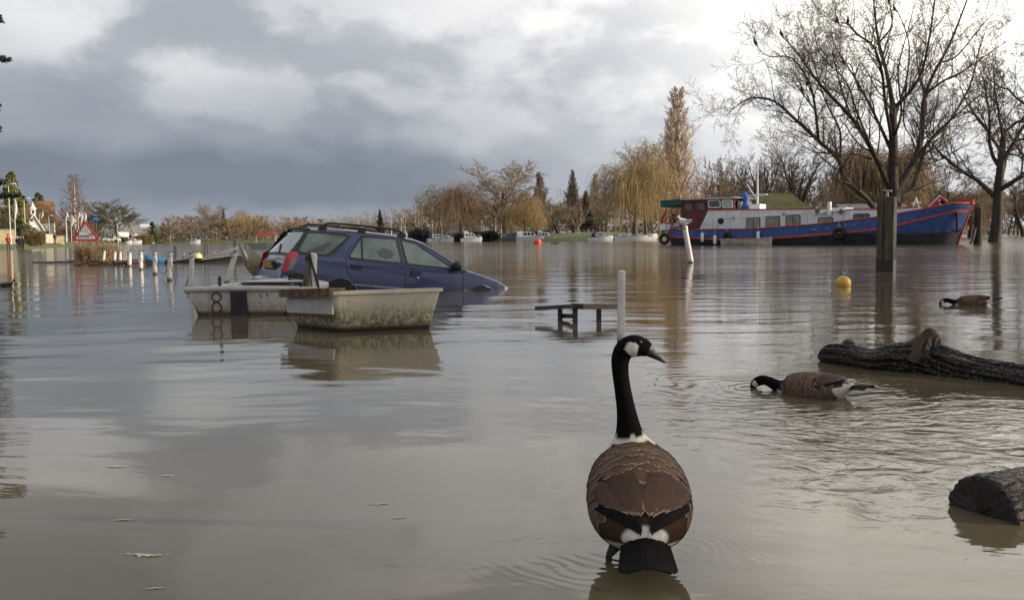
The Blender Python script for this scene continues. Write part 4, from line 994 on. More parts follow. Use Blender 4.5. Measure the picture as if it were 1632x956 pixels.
bwin(1303.5,346.5,1328,358, yl, black_rub, curtain, barge)
bwin(1360,340.5,1386.5,351.5, yl, black_rub, grey_glass, barge)
for px, py, r_ in ((1149,352.3,.22),(1169,347,.09),(1249,341,.09)):
    x, z = bl(px, py, yl); b = MB(); b.lathe([(r_*1.25,0),(r_*1.25,.05),(r_,.06),(r_*.3,.05)], (x, yl-.0, z), 16, rot=Matrix.Rotation(R(90), 3, 'X')); b.build('porthole', black_rub if r_ > .1 else steel, barge, 40)
x0, z0 = bl(1296,343,yl-.15); x1, z1 = bl(1347,331,yl-.15)
b = MB(); b.prism([(x0,yl-.16,z0+.05),(x1+.1,yl-.16,z0+.35),(x1,yl+.05,z1),(x0-.15,yl+.05,z1)], (0,1.6,0)); hatch = b.build('skylight', gel_white, barge)
for px, py in ((1302.5,337),(1341,337)):
    x, z = bl(px, py, yl-.1); b = MB(); b.lathe([(.2,0),(.2,.1),(.1,.12)], (x, yl-.06, z), 14, rot=Matrix.Rotation(R(90), 3, 'X')); b.build('porthole', grey_glass, hatch)
x, z = bl(1322,341,yl-.2); b = MB(); b.tube([(x,yl-.22,z-.1),(x,yl-.22,z+.85),(x,yl-.22,z+.95)], [.16,.16,.13], 12); b.build('flue', gel_white, barge, 40)
# wheelhouse
x0, zb_ = bl(1084,366,yl); x1, _ = bl(1171,366,yl); zt = bl(1125,318.5,yl)[1]
b = MB(); b.prism([(x0,yl+.1,.8),(x1,yl+.1,.8),(x1-.15,yl+.15,zt),(x0,yl+.1,zt)], (0,-2*(yl+.1),0)); wh = b.build('wheelhouse', maroon, barge)
xa, za = bl(1053,319.5,yl-.1); xb, zb2 = bl(1176,315.5,yl-.1)
b = MB(); b.prism([(xa,yl-.1,za-.03),(xa,yl-.1,za+.05),(xa+3,yl-.1,zb2+.08),(xb-.5,yl-.1,zb2+.12),(xb,yl-.1,zb2),(xb-.3,yl-.1,zb2-.05)], (0,-2*yl+.2,0)); b.build('wheelhouse_roof', mat('roof_cream', (.5,.45,.38), .6), barge)
b = MB(); x2, z2 = bl(1086,321,yl-.1); b.prism([(xa-.02,yl-.12,za-.62),(xa-.02,yl-.12,za-.01),(x2,yl-.12,za+.05),(x2,yl-.12,za-.42)], (0,-2*yl+.24,0)); b.build('awning', mat('green_canvas', (.015,.095,.085), .8, .3, 2, .3, 5), barge)
bwin(1091.5,324.5,1104,336.5, yl+.1, maroon, grey_glass, wh, r_=.05, bar=False)
bwin(1111.5,323.5,1124,335.5, yl+.1, maroon, grey_glass, wh, r_=.05, bar=False)
bwin(1129.5,318.8,1149.5,331.5, yl+.08, white_paint, grey_glass, wh, r_=.12, fw=.09, bar=False, skew=-.12)
bwin(1151.5,318.3,1169,331.8, yl+.08, white_paint, mat('bright_pane', (.45,.46,.46), .1), wh, r_=.12, fw=.09, bar=False, skew=-.12)
b = MB(); b.box((x1+.05, 0, zt-.55), (.12, 2.6, .75)); b.build('windscreen', grey_glass, wh)
# railings along the side deck
b = MB(); top_ = []
for px in (1122,1136,1143,1164,1188,1231,1262,1287,1314,1343): 
    x = bl(px, 360, -2.1)[0]; z = float(np.interp(x, RX, RZ)); b.tube([(x,-2.1,z),(x,-2.1,z+.95)], .022, 5); top_.append((x,-2.1,z+.95))
b.tube(top_[2:], .02, 5); b.tube([(x,y,z-.45) for x, y, z in top_[:2]], .02, 5); b.build('side_rail', steel, barge)
# stern gear: flag, rails, wheel, lockers
b = MB(); xs_, zs_ = bl(1056,366,-1.0); b.tube([(xs_,-.8,zs_-.3),(xs_+.25,-.8,zs_+1.9)], .03, 6); fl = b.build('flagstaff', wood_dark, barge)
rws = [[(xs_+.22-.1*i-.14*k*(1-.3*i), -.8+.08*math.sin(k+i), zs_+1.85-.33*i-.22*k) for k in range(5)] for i in range(4)]
b = MB(); b.grid(rws); b.grid([[(x, y+.02, z) for x, y, z in q] for q in rws]); b.build('ensign', mat('ensign_red', (.5,.02,.02), .7), fl, 180)
b = MB()
for px in (1062,1070,1078,1085):
    x = bl(px, 360, -1.9)[0]; z = float(np.interp(x, RX, RZ)); b.tube([(x,-1.9,z-.1),(x,-1.9,z+1.05)], .035, 6)
xx = [bl(px, 360, -1.9)[0] for px in (1060,1088)]; z = float(np.interp(xx[0], RX, RZ))
for q in (.5, 1.05): b.tube([(xx[0],-1.9,z+q),(xx[1],-1.9,z+q)], .035, 6)
b.build('stern_rail', strake_red, barge)
b = MB(); x, z = bl(1074,360,-.8); a = np.linspace(0, 2*math.pi, 20); b.tube([(x, -.8+.5*math.cos(q), z+.5+.5*math.sin(q)) for q in a], .05, 6)
for q in a[::3]: b.tube([(x,-.8,z+.5),(x,-.8+.62*math.cos(q),z+.5+.62*math.sin(q))], .03, 5)
b.tube([(x+.02,-.8,z-.6),(x+.02,-.8,z+.5)], .12, 8); b.build('steering_wheel', wood_dark, barge)
b = MB(); x, z = bl(1062,362,-1.4); b.box((x,-1.0,z+.02), (1.0,1.4,.55), taper=.9); b.build('stern_locker', barge_white, barge)
b = MB(); x, z = bl(1079,362,-1.4); b.ball((x,-1.3,z+.15), (.35,.35,.3)); b.build('liferaft', barge_white, barge, 180)
b = MB(); x, z = bl(1490,325,-.6); b.lathe([(.3,-.7),(.3,.7)], (x,-.3,z+.1), 14, rot=Matrix.Rotation(R(90),3,'X')); b.box((x-.2,-.3,z-.35),(1.1,1.7,.3)); b.tube([(x-.6,-.9,z-.3),(x+.5,-.9,z+.5),(x+.9,-.9,z+.1)], .12, 8); b.build('anchor_winch', strake_red, barge)
b = MB(); x, z = bl(1504,322,-.6); b.ball((x,-.5,z+.05), (.3,.3,.25)); b.tube([(x,-.5,z-.4),(x,-.5,z+.1)], .1, 8); b.build('bollard', black_rub, barge)
b = MB(); x, z = bl(1460,326,-1.2); b.tube([(x-.3,-1.2,z-.4),(x,-1.2,z+.5),(x+.3,-1.2,z-.4)], .05, 6); b.tube([(x-.35,-1.0,z+.1),(x+.35,-1.4,z+.15)], .05, 6); b.tube([(x+.6,-1.2,z-.5),(x+1.7,-1.2,z+.6)], .05, 6); b.build('anchor', gel_white, barge)
b = MB(); x, z = bl(1519,357,-1.0); b.tube([(x+.25,-1.05,z+.9),(x+.3,-1.1,z),(x+.3,-1.1,z-.5)], .09, 6); b.tube([(x+.0,-1.15,z-.45),(x+.3,-1.15,z-.6),(x+.55,-1.0,z-.4)], .08, 6); b.build('bow_anchor', black_rub, barge)
# mast with spreader and boom
x, z = bl(1207,335,-.3); zt2 = bl(1207,256,-.3)[1]
b = MB(); b.tube([(x,-.3,z-.3),(x,-.3,z+2.2),(x,-.3,zt2)], [.12,.08,.035], 8); ms = b.build('mast', gel_white, barge, 40)
zz = bl(1207,311,-.3)[1]; b = MB(); b.tube([(bl(1194,313,-.3)[0],-.3,zz-.05),(bl(1223,310.5,-.3)[0],-.3,zz+.03)], .06, 6); b.build('spreader', gel_white, ms)
q0 = bl(1190,293,-.3); q1 = bl(1206,318,-.3); b = MB(); b.tube([(q0[0],-.3,q0[1]),(q1[0],-.3,q1[1])], .05, 6); b.build('gaff', gel_white, ms)
b = MB(); b.box((x,-.3,z+.1), (1.0,1.2,.8)); b.build('mast_locker', barge_white, barge)
# blue tarpaulin over the hoist
x, z = bl(1184,336,-.2); zt3 = bl(1184,304.5,-.2)[1]; b = MB()
b.lathe([(.62,z-.3),(.55,z+.3),(.34,z+.7),(.42,z+1.0),(.28,z+1.35),(.05,zt3)], (x+.2,-.2,0), 9); b.tube([(x-.9,-.2,z+.5),(x-.3,-.2,z+1.1),(x+.1,-.2,z+1.5)], [.12,.25,.2], 8); b.build('tarpaulin', blue_tarp, barge, 60)
b = MB(); b.box((x-.2,-.3,z+.25), (.7,.8,1.1)); b.build('hoist_box', barge_white, barge)
# small bright fittings along the blue side
b = MB()
for px, py in ((1125.5,373),(1157,372),(1212,370),(1271,367),(1297,366),(1319,364),(1338,361),(1348,359.5),(1361,359)):
    x, z = bl(px, py, -2.32); b.box((x,-2.33,z), (.35 if px in (1297,1338) else .14,.06,.1))
b.build('fairlead', steel, barge)
def bworld(x, y, z): return (BO[0]+bc*x-bs*y, BO[1]+bs*x+bc*y, z)
for px, py, lb in ((1119.5,378.5,'white fender left of the other two on the blue barge side'),(1139.5,382.5,'white fender just left of the skiff along the barge'),(1208.5,376.5,'white fender hanging above the skiff along the barge')):
    x, z = bl(px, py, -2.48); o = thing('fender', lb, 'fender', bworld(x, -2.5, z), BA, 'white fenders on the barge')
    MB().lathe([(.04,-.42),(.13,-.34),(.15,-.2),(.15,.2),(.13,.34),(.04,.42)], n=12).build('bladder', gel_white, o, 50)
    MB().tube([(0,0,.4),(0,.12,.9)], .02, 5).build('rope', steel, o)
for px, py, lb, rr in ((1050.5,381,'black tyre hanging at the barge stern',.55),(1158,377,'black tyre on the barge side above the stern end of the skiff',.4),(1336.5,372,'black tyre hanging amidships on the barge left of the thick post',.52)):
    x, z = bl(px, py, -2.5); o = thing('tyre_fender', lb, 'tyre', bworld(x, -2.45 if px > 1100 else -1.6, z), BA, 'tyres hung on the barge')
    b = MB(); rws = []
    for i in range(20):
        a = 2*math.pi*i/20; rws.append([((rr-.16+.16*math.cos(q))*math.cos(a), .13*math.sin(q), (rr-.16+.16*math.cos(q))*math.sin(a)) for q in np.linspace(0, 2*math.pi, 9)[:-1]])
    rws.append(rws[0]); b.grid(rws, closed=True); b.build('tyre', black_rub, o, 180)
    MB().tube([(0,0,rr),(0,.1,rr+.5)], .025, 5).build('rope', steel, o)
# skiff alongside
x0, _ = bl(1152,388,-3.2); x1, _ = bl(1230,388,-3.2); L = x1-x0
sk = thing('skiff', 'low pale cream skiff lying alongside the blue barge', 'boat', bworld((x0+x1)/2, -3.15, 0), BA)
rws = []
for u in np.linspace(0, 1, 13):
    w_ = .62*(1-max(0,(u-.55)/.45)**2.3)*(.8+.2*min(1,u*4)); zr = .50+.14*(u-.4)**2*4; xx = (u-.5)*L
    rws.append([(xx,-w_,zr),(xx-.01,-w_*.85,.1),(xx-.02,-w_*.5,-.15),(xx-.02,w_*.5,-.15),(xx-.01,w_*.85,.1),(xx,w_,zr),(xx,w_*.86,zr-.02),(xx,w_*.6,.02),(xx,-w_*.6,.02),(xx,-w_*.86,zr-.02)])
b = MB(); b.grid(rws, closed=True); b.f += [tuple(range(10))]; b.m += [0]; b.build('hull', mat('skiff_cream', (.45,.40,.33), .5, .3, 2), sk, 40)
b = MB()
for u in (-.25, .1): b.box((u*L, 0, .4), (.3, 1.0, .05))
b.build('thwart', wood_dark, sk)
# mossy roofed boathouse behind the barge
Yh = 118.0; p = P(1248, 378, Yh); bh = thing('boathouse', 'low boathouse with a dark mossy hipped roof behind the barge', 'building', (p.x, Yh, gz_at(p.x, Yh)-.3))
def hx(px): return P(px, 378, Yh).x-p.x
def hzz(py): return P(1248, py, Yh).z-(gz_at(p.x, Yh)-.3)
b = MB(); z1_, z2_ = hzz(334), hzz(306)
A = [(hx(1204),-.6,z1_),(hx(1290),-.6,z1_),(hx(1290),7,z1_),(hx(1204),7,z1_)]; T = [(hx(1213),3.0,z2_),(hx(1272),3.0,z2_),(hx(1272),3.6,z2_),(hx(1213),3.6,z2_)]
b.add(A+T, [(0,1,5,4),(1,2,6,5),(2,3,7,6),(3,0,4,7),(4,5,6,7),(3,2,1,0)]); b.build('roof', mat('mossy_roof', (.045,.04,.018), .95, .3, .8, .8, 3, c2=(.085,.085,.022)), bh)
b = MB(); b.box((hx(1247),3.2,z1_/2-.01), (hx(1286)-hx(1208),6.4,z1_-.02)); b.build('wall', mat('red_brown_boards', (.13,.05,.032), .8, .3, 2), bh)
b = MB(); b.box((hx(1247),-.55,z1_-.12), (hx(1290)-hx(1204),.12,.3)); b.build('fascia', maroon, bh)
for px in (1222,1262):
    b = MB(); b.box((hx(px),-.06,z1_*.5), (1.2,.12,1.1)); f = b.build('window', white_paint, bh)
    b = MB(); b.box((hx(px),-.13,z1_*.5), (1.0,.03,.9)); b.build('pane', dark_glass, f)
# long low red-brown shed right of the boathouse
p = P(1395, 378, 128); s2 = thing('shed', 'low red-brown shed glimpsed behind the huge bare tree', 'building', (p.x, 128, 0.0))
b = MB(); b.box((0,2,1.9), (9,4,3.8)); b.build('wall', mat('red_brown_boards2', (.12,.045,.03), .8), s2)
b = MB(); b.prism([(-4.8,-.4,3.8),(-4.8,2,5.0),(-4.8,4.4,3.8)], (9.6,0,0)); b.build('roof', roof_grey, s2)
# ------------------------------------------------------------------ the flooded car
CYAW, CPITCH = R(28.5), R(5.9)
car = thing('estate_car', 'dark blue-violet estate car sunk nose down in the flood behind the two dinghies', 'car')
car.matrix_world = Matrix.Translation((-3.93, 14.72, -0.275)) @ Matrix.Rotation(CYAW, 4, 'Z') @ Matrix.Rotation(CPITCH, 4, 'Y')
paint = mat('car_paint_violet', (.031,.039,.110), .25, .10, .8, metal=.35, coat=.6, bump=0)
dirty_trim = mat('dirty_black_trim', (.02,.02,.021), .55, .4, 5)
TOPX = [0,.03,.08,.13,.42,.50,.62,1.2,1.8,2.2,2.35,2.75,3.12,3.4,3.75,4.0,4.12,4.18]
TOPZ = [.50,.70,.86,.94,1.33,1.385,1.41,1.43,1.425,1.39,1.355,1.16,.955,.90,.82,.73,.64,.52]
WX = [0,.06,.15,.4,1.0,2.9,3.4,3.75,4.0,4.12,4.18]; WY = [.66,.735,.78,.81,.835,.835,.81,.765,.67,.54,.40]
def topz(x): return float(np.interp(x, TOPX, TOPZ))
def zside(x):
    t = topz(x); return t-.065 if t > 1.05 else t-.05
def side_y(x, z):
    w_ = float(np.interp(x, WX, WY))
    k = float(np.interp(z, [.15,.3,.5,.72,.92], [.92,.96,.99,1.0,.975]))
    y = w_*k
    if z > .92: y -= (z-.92)*.40
    return y
stx = sorted(set(TOPX+WX+list(np.linspace(.1,4.1,42))))
rows = []
for x in stx:
    zs = zside(x); z1 = min(.92, zs-.02); row = []
    zz_ = list(np.linspace(.16, z1, 7))+list(np.linspace(z1, zs, 6))[1:]
    prof = [(side_y(x, z), z) for z in zz_]
    ye = prof[-1][0]; t = topz(x)
    for a in np.linspace(0, 1, 8)[1:]:
        q = a*math.pi/2; prof.append((ye*math.cos(q)**.55 if a < 1 else 0.0, zs+(t-zs)*math.sin(q)**.9))
    row = [(x, -y, z) for y, z in prof]+[(x, y, z) for y, z in prof[-2::-1]]
    rows.append(row)
b = MB(); b.grid(rows); n = len(rows[0]); b.f += [tuple(range(n)), tuple(range((len(rows)-1)*n, len(rows)*n))]; b.m += [0, 0]
body = b.build('body', paint, car, 32)
def patch(low, high, off, name, m_, par, side=-1, nc=10, nr=4, smooth=180):
    low = resample(low, nc); high = resample(high, nc); rows = []
    for k in range(nr):
        t = k/(nr-1); rows.append([])
        for (xa, za), (xb, zb2) in zip(low, high):
            x = xa+(xb-xa)*t; z = za+(zb2-za)*t; rows[-1].append((x, side*(side_y(x, z)+off), z))
    b = MB(); b.grid(rows); return b.build(name, m_, par, smooth)
def resample(p, n):
    p = np.array(p, float); d_ = np.concatenate([[0], np.cumsum(np.linalg.norm(np.diff(p, axis=0), axis=1))]); t = np.linspace(0, d_[-1], n)
    return np.stack([np.interp(t, d_, p[:, 0]), np.interp(t, d_, p[:, 1])], 1)
def glass_material():
    m_ = bpy.data.materials.new('fogged_car_glass'); m_.use_nodes = True; nt = m_.node_tree; b_ = nt.nodes['Principled BSDF']; q = NG(nt)
    tc = q.node('ShaderNodeTexCoord').outputs['Object']
    f = q.ss(q.noise(tc, 1.7, 4, .6), .35, .68); f2 = q.noise(tc, 14, 4, .6)
    c_ = q.mix(f, (.028,.050,.046), (.13,.185,.165)); c_ = q.mix(q.m('MULTIPLY', f2, .35), c_, (.30,.36,.33))
    q.l.new(c_, b_.inputs['Base Color']); b_.inputs['Roughness'].default_value = .14; b_.inputs['Coat Weight'].default_value = .5; b_.inputs['Coat Roughness'].default_value = .03
    return m_
car_glass = glass_material()
seat_dark = mat('seat_shape_dark', (.035,.055,.055), .25, .15, 3, coat=.4)
for sd_ in (-1, 1):
    fr = patch([(.17,.99),(.22,.955),(.70,.955),(.80,.99)], [(.36,1.335),(.5,1.35),(1.02,1.355),(1.10,1.31)], .004, 'quarter_window', dirty_trim, car, sd_, 14)
    g_ = patch([(.26,1.02),(.32,.99),(.66,.99),(.74,1.03)], [(.415,1.29),(.5,1.305),(.96,1.305),(1.01,1.275)], .009, 'pane', car_glass, fr, sd_, 14)
    patch([(.37,1.0),(.5,1.0),(.62,1.02)], [(.40,1.03),(.66,1.15),(.80,1.2)], .0115, 'load_cover_shape', seat_dark, fr, sd_, 8)
    rd = patch([(1.02,.99),(1.06,.955),(1.5,.945),(1.945,.94)], [(1.28,1.34),(1.33,1.35),(1.6,1.35),(1.865,1.345)], .004, 'rear_door_window', dirty_trim, car, sd_, 14)
    patch([(1.06,1.0),(1.09,.98),(1.20,.978),(1.245,.976)], [(1.225,1.235),(1.24,1.26),(1.245,1.27),(1.25,1.28)], .009, 'quarter_light', car_glass, rd, sd_, 8)
    patch([(1.28,.975),(1.5,.972),(1.915,.965)], [(1.285,1.30),(1.5,1.322),(1.845,1.322)], .009, 'pane', car_glass, rd, sd_, 12)
    b = MB(); cx_, cz_ = 1.66, 1.09; pts = []
    for k in range(18):
        a = 2*math.pi*k/18; x = cx_+(.12+.02*math.cos(2*a))*math.cos(a); z = cz_+.085*math.sin(a); pts.append((x, sd_*(side_y(x, z)+.0125), z))
    pts2 = [(x, y-sd_*.002, z) for x, y, z in pts]; b.add(pts+pts2, [tuple(range(18)), tuple(range(18, 36))]); b.build('headrest_shape', seat_dark, rd)
    fd = patch([(2.0,.937),(2.4,.93),(2.92,.925)], [(1.925,1.345),(2.1,1.33),(2.22,1.305)], .004, 'front_door_window', dirty_trim, car, sd_, 14)
    patch([(2.035,.963),(2.4,.955),(2.80,.95)], [(1.96,1.315),(2.08,1.303),(2.19,1.282)], .009, 'pane', car_glass, fd, sd_, 12)
    # wheel arches, tyres
    for cx_, cz_, rr, nm in ((.93,.33,.31,'rear_wheel_arch'),(3.42,.33,.365,'front_wheel_arch')):
        b = MB(); pts = [(cx_+rr*math.cos(a), sd_*(side_y(cx_+rr*math.cos(a), max(.16, cz_+rr*math.sin(a)))+.006), max(.16, cz_+rr*math.sin(a))) for a in np.linspace(0, math.pi, 19)]
        c0 = (cx_, sd_*(side_y(cx_, cz_)+.006), cz_-.1)
        b.add(pts+[c0], [(i, i+1, 19) for i in range(18)]); ar = b.build(nm, black_rub, car)
        b = MB(); b.tube(pts, .014, 6); b.build('arch_lip', paint, ar)
        b = MB(); b.lathe([(.18,-.09),(.29,-.09),(.30,-.06),(.30,.06),(.29,.09),(.18,.09)], (cx_, sd_*.72, .30), 22, rot=Matrix.Rotation(R(90), 3, 'X')); b.build('wheel', black_rub, car, 40)
    # seams, handles, trim strip
    def sline(pts, r_=.006, m_=dirty_trim, nm='door_seam', off=.0):
        pts = resample(pts, 16); b = MB(); b.tube([(x, sd_*(side_y(x, z)+off), z) for x, z in pts], r_, 6); return b.build(nm, m_, car)
    sline([(1.30,1.365),(1.02,1.06),(.98,.95),(1.03,.75),(1.24,.50)])
    sline([(1.885,1.37),(1.965,.94),(2.01,.70),(2.01,.40)])
    sline([(2.98,.93),(3.05,.85),(3.04,.62),(2.99,.35)])
    sline([(.55,1.385),(1.2,1.385),(1.85,1.375),(2.2,1.33),(2.55,1.18),(2.95,.96)], .007)
    sline([(1.10,.555),(1.6,.55),(2.98,.535)], .016, mat('trim_strip_grey', (.16,.16,.19), .5), 'side_strip', .004)
    sline([(.05,.60),(.3,.575),(.55,.565)], .018, mat('trim_strip_grey', (.16,.16,.19), .5), 'bumper_strip', .004)
    for hx_, hz_ in ((1.17,.835),(2.17,.815)):
        b = MB(); b.box((hx_, sd_*(side_y(hx_, hz_)+.012), hz_), (.17,.035,.06)); h = b.build('door_handle', dirty_trim, car)
    b = MB(); b.ball((2.22, sd_*(side_y(2.2,.745)+.004), .745), .018); b.build('lock', gel_white, car)
    b = MB(); b.ball((2.87, sd_*(side_y(2.87,.95)+.10), .985), (.07,.12,.085)); b.tube([(2.84,sd_*(side_y(2.84,.94)-.02),.95),(2.86,sd_*(side_y(2.86,.95)+.08),.965)], .035, 8)
    mi_ = b.build('door_mirror', dirty_trim, car, 180)
    # roof rail
    b = MB(); rl = []
    for x in np.linspace(.62, 2.05, 14):
        rl.append((x, sd_*(.565), topz(x)+.018+.055*min(1, (x-.62)/.12, (2.05-x)/.12)))
    b.tube(rl, .017, 8)
    for x in (.66, 1.3, 1.98): b.box((x, sd_*.565, topz(x)+.005), (.12,.045,.07))
    b.build('roof_rail', dirty_trim, car, 40)
    # tail lamp wrapped round the rear corner, headlamp
    tl = patch([(.015,.69),(.05,.675),(.10,.675)], [(.085,.95),(.15,1.0),(.265,.985)], .006, 'tail_lamp', mat('lamp_red', (.42,.012,.02), .15, .2, 6, coat=.5), car, sd_, 10, 6)
    patch([(.105,.69),(.15,.72),(.20,.79)], [(.125,.84),(.19,.885),(.25,.90)], .0095, 'reversing_lens', mat('lamp_smoke', (.22,.15,.13), .2, coat=.5), tl, sd_, 8, 4)
    patch([(.03,.70),(.06,.70)], [(.075,.95),(.10,.95)], .009, 'brake_lens', mat('lamp_red', (.42,.012,.02), .15), tl, sd_, 5, 4)
    hl = patch([(3.86,.60),(4.0,.585),(4.10,.575)], [(3.90,.72),(4.0,.675),(4.10,.625)], .006, 'headlamp', mat('headlamp_glass', (.55,.56,.57), .05, .1, 4, metal=.6, coat=1.0), car, sd_, 8, 4)
# bright damp patch on the wing is just gloss; indicator
b = MB(); b.box((3.10, -(side_y(3.1,.60)+.004), .60), (.06,.014,.035)); b.build('side_indicator', mat('indicator_amber', (.55,.13,.02), .3), car)
# rear screen, spoiler lip, plate, bumper, wiper
def on_top(x, y, off):
    dzdx = (topz(x+.01)-topz(x-.01))/.02; nn = Vector((-dzdx, 0, 1)).normalized(); t = topz(x); zs = zside(x); ye = side_y(x, zs)
    c_ = min(1.0, abs(y)/ye); a = math.acos(c_**(1/.55)); z = zs+(t-zs)*math.sin(a)**.9
    return (x+nn.x*off, y, z+nn.z*off)
def top_patch(xs_, yw0, yw1, off, nm, m_, par, yc=0.0):
    rows = []
    for i, x in enumerate(xs_):
        w_ = yw0+(yw1-yw0)*i/(len(xs_)-1); rows.append([on_top(x, yc+w_*k/8, off) for k in range(-8, 9)])
    b = MB(); b.grid(rows); return b.build(nm, m_, par, 180)
rs = top_patch(np.linspace(.125,.435,9), .69, .60, .006, 'rear_screen', dirty_trim, car)
top_patch(np.linspace(.15,.405,8), .60, .53, .012, 'pane', car_glass, rs)
b = MB(); rl = [on_top(.455, y, .03) for y in np.linspace(-.58,.58,13)]; b.tube(rl, .03, 8, flat=.7); b.build('spoiler_lip', dirty_trim, car, 60)
ws = top_patch(np.linspace(2.38,3.05,9), .60, .68, .006, 'windscreen', dirty_trim, car)
top_patch(np.linspace(2.43,3.0,8), .55, .63, .012, 'pane', car_glass, ws)
b = MB(); b.box((.02,0,.765), (.05,.62,.14), Matrix.Rotation(R(-18),3,'Y')); pl = b.build('plate_recess', dirty_trim, car)
b = MB(); b.box((-.012,0,.765), (.02,.50,.105), Matrix.Rotation(R(-18),3,'Y')); b.build('number_plate', mat('rear_plate', (.45,.24,.05), .45, .2, 9), car)
b = MB(); b.tube([(.22,-.80,.50),(.05,-.74,.50),(-.03,-.5,.50),(-.045,0,.50),(-.03,.5,.50),(.05,.74,.50),(.22,.80,.50)], .10, 10, flat=.8); b.build('rear_bumper', paint, car, 60)
b = MB(); b.tube([on_top(.14,-.1,.02), on_top(.25,.25,.025)], .010, 6); b.build('rear_wiper', dirty_trim, car)
b = MB(); b.tube([(2.1,.2,1.40),(1.75,.2,1.70)], .005, 5); b.build('aerial', dirty_trim, car)
# ------------------------------------------------------------------ dinghies
def grp_material(name, base, algae, dirt, wl0, wl1, spots=True):
    m_ = bpy.data.materials.new(name); m_.use_nodes = True; nt = m_.node_tree; b_ = nt.nodes['Principled BSDF']; q = NG(nt)
    tc = q.node('ShaderNodeTexCoord').outputs['Object']; x, y, z = q.xyz(tc)
    n1 = q.noise(tc, 5, 6, .65); n2 = q.noise(q.mapv(tc, (14,14,3)), 2.0, 5, .65); n3 = q.noise(tc, 26, 5, .7)
    c_ = q.mix(q.ss(n1, .3, .75), base, tuple(v*.78 for v in base))
    zz_ = q.m('ADD', z, q.m('MULTIPLY', q.m('SUBTRACT', n2, .5), .16))
    al = q.m('MULTIPLY', q.ss(zz_, wl1, wl0), q.ss(n3, .30, .62))
    c_ = q.mix(al, c_, algae)
    c_ = q.mix(q.ss(q.m('ADD', z, q.m('MULTIPLY', q.m('SUBTRACT', n3, .5), .06)), .075, .015), c_, dirt)
    if spots:
        v = q.node('ShaderNodeTexVoronoi'); q.l.new(tc, v.inputs['Vector']); v.inputs['Scale'].default_value = 16
        sp = q.m('MULTIPLY', q.ss(v.outputs['Distance'], .16, .06), q.ss(n1, .50, .60)); c_ = q.mix(sp, c_, (.03,.022,.012))
        st_ = q.ss(q.noise(q.mapv(tc, (30,30,1.4)), 1.0, 3, .5), .60, .74); c_ = q.mix(q.m('MULTIPLY', st_, .45), c_, (.16,.11,.06))
    q.l.new(c_, b_.inputs['Base Color']); b_.inputs['Roughness'].default_value = .55
    bn = q.node('ShaderNodeBump'); bn.inputs['Strength'].default_value = .25; bn.inputs['Distance'].default_value = .01; q.l.new(n3, bn.inputs['Height']); q.l.new(bn.outputs[0], b_.inputs['Normal'])
    return m_
grp_a = grp_material('stained_grp_front', (.62,.55,.44), (.105,.09,.018), (.025,.018,.010), .06, .31)
grp_b = grp_material('stained_grp_rear', (.47,.455,.42), (.20,.135,.06), (.05,.03,.018), .02, .22)
rust_board = mat('weathered_board', (.055,.028,.018), .85, .5, 14, .8, 40, c2=(.19,.12,.07))
# front pram dinghy: four-sided, one transom corner towards us
f0, f1, f2 = at(470, 521.5), at(541, 530), at(690, 523)
fo = Vector((f1.x, f1.y, 0)); dng = thing('pram_dinghy', 'grubby white pram dinghy green with algae, in front of the blue car', 'boat', fo)
e1 = Vector((f0.x-f1.x, f0.y-f1.y, 0)); e2 = Vector((f2.x-f1.x, f2.y-f1.y, 0))
e1 = e1*1.02
def quad(z, out, zoff):
    """corner ring at a height: corner, right, back, left"""
    c0 = Vector((0,0,0)); a = e2.copy(); l = e1.copy(); bk = e1+e2*1.0
    cen = bk*.5; r_ = []
    for q, dz_ in ((c0, zoff[0]), (a, zoff[1]), (bk, zoff[2]), (l, zoff[3])):
        r_.append(q+(q-cen).normalized()*out+Vector((0,0,z+dz_)))
    return r_
def ring_round(r_, rad=.05, n=4):
    o_ = []; k = len(r_)
    for i in range(k):
        p_, c_, n_ = r_[i-1], r_[i], r_[(i+1) % k]; u1 = (p_-c_).normalized()*rad; u2 = (n_-c_).normalized()*rad
        for j in range(n+1):
            t = j/n; o_.append((c_+u1)*(1-t)**2+c_*2*t*(1-t)+(c_+u2)*t*t)
    # subdivide sides lightly
    return o_
zo = (0,0,-.10,-.035); H0 = .395
levels = [(-.22,-.16),(-.08,-.07),(0,-.02),(.12,.02),(.26,.065),(.36,.095),(.362,.125),(H0,.125)]
outer = [ring_round(quad(z, o_, [v*max(0, z/H0) for v in zo])) for z, o_ in levels]
inner = [ring_round(quad(z, o_, [v*max(0, z/H0) for v in zo]), .045) for z, o_ in ((H0,.055),(.34,.045),(.05,-.04))]
b = MB(); b.grid(outer+inner, closed=True); n = len(outer[0]); b.f.append(tuple(range((len(outer)+2)*n, (len(outer)+3)*n))); b.m.append(0); b.build('hull', grp_a, dng, 50)
# timber capping on the left face and a patch plate
u1 = e1.normalized(); w1 = Vector((-u1.y, u1.x, 0)); 
if w1.y > 0: w1 = -w1
L1 = e1.length
b = MB(); rot = Matrix((u1, -w1, Vector((0,0,1)))).transposed()
b.box(e1*.5+w1*.115+Vector((0,0,.355)), (L1*1.12,.035,.06), rot @ Matrix.Rotation(R(2.5),3,'Y')); b.box(e1*.5+w1*.05+Vector((0,0,.393)), (L1*1.15,.17,.022), rot @ Matrix.Rotation(R(2.5),3,'Y')); b.build('gunwale_board', rust_board, dng)
b = MB(); b.box(e1*.5+w1*.065+Vector((0,0,.235)), (L1*1.0,.02,.14), rot @ Matrix.Rotation(R(1.5),3,'Y')); b.build('patch_plate', mat('alloy_plate', (.36,.34,.33), .6, .35, 9, c2=(.46,.44,.41)), dng)
b = MB(); b.tube([e1*.02+w1*.06+Vector((0,0,.155)), e1*1.0+w1*.06+Vector((0,0,.14))], .010, 6); b.build('rub_strip', rust_board, dng)
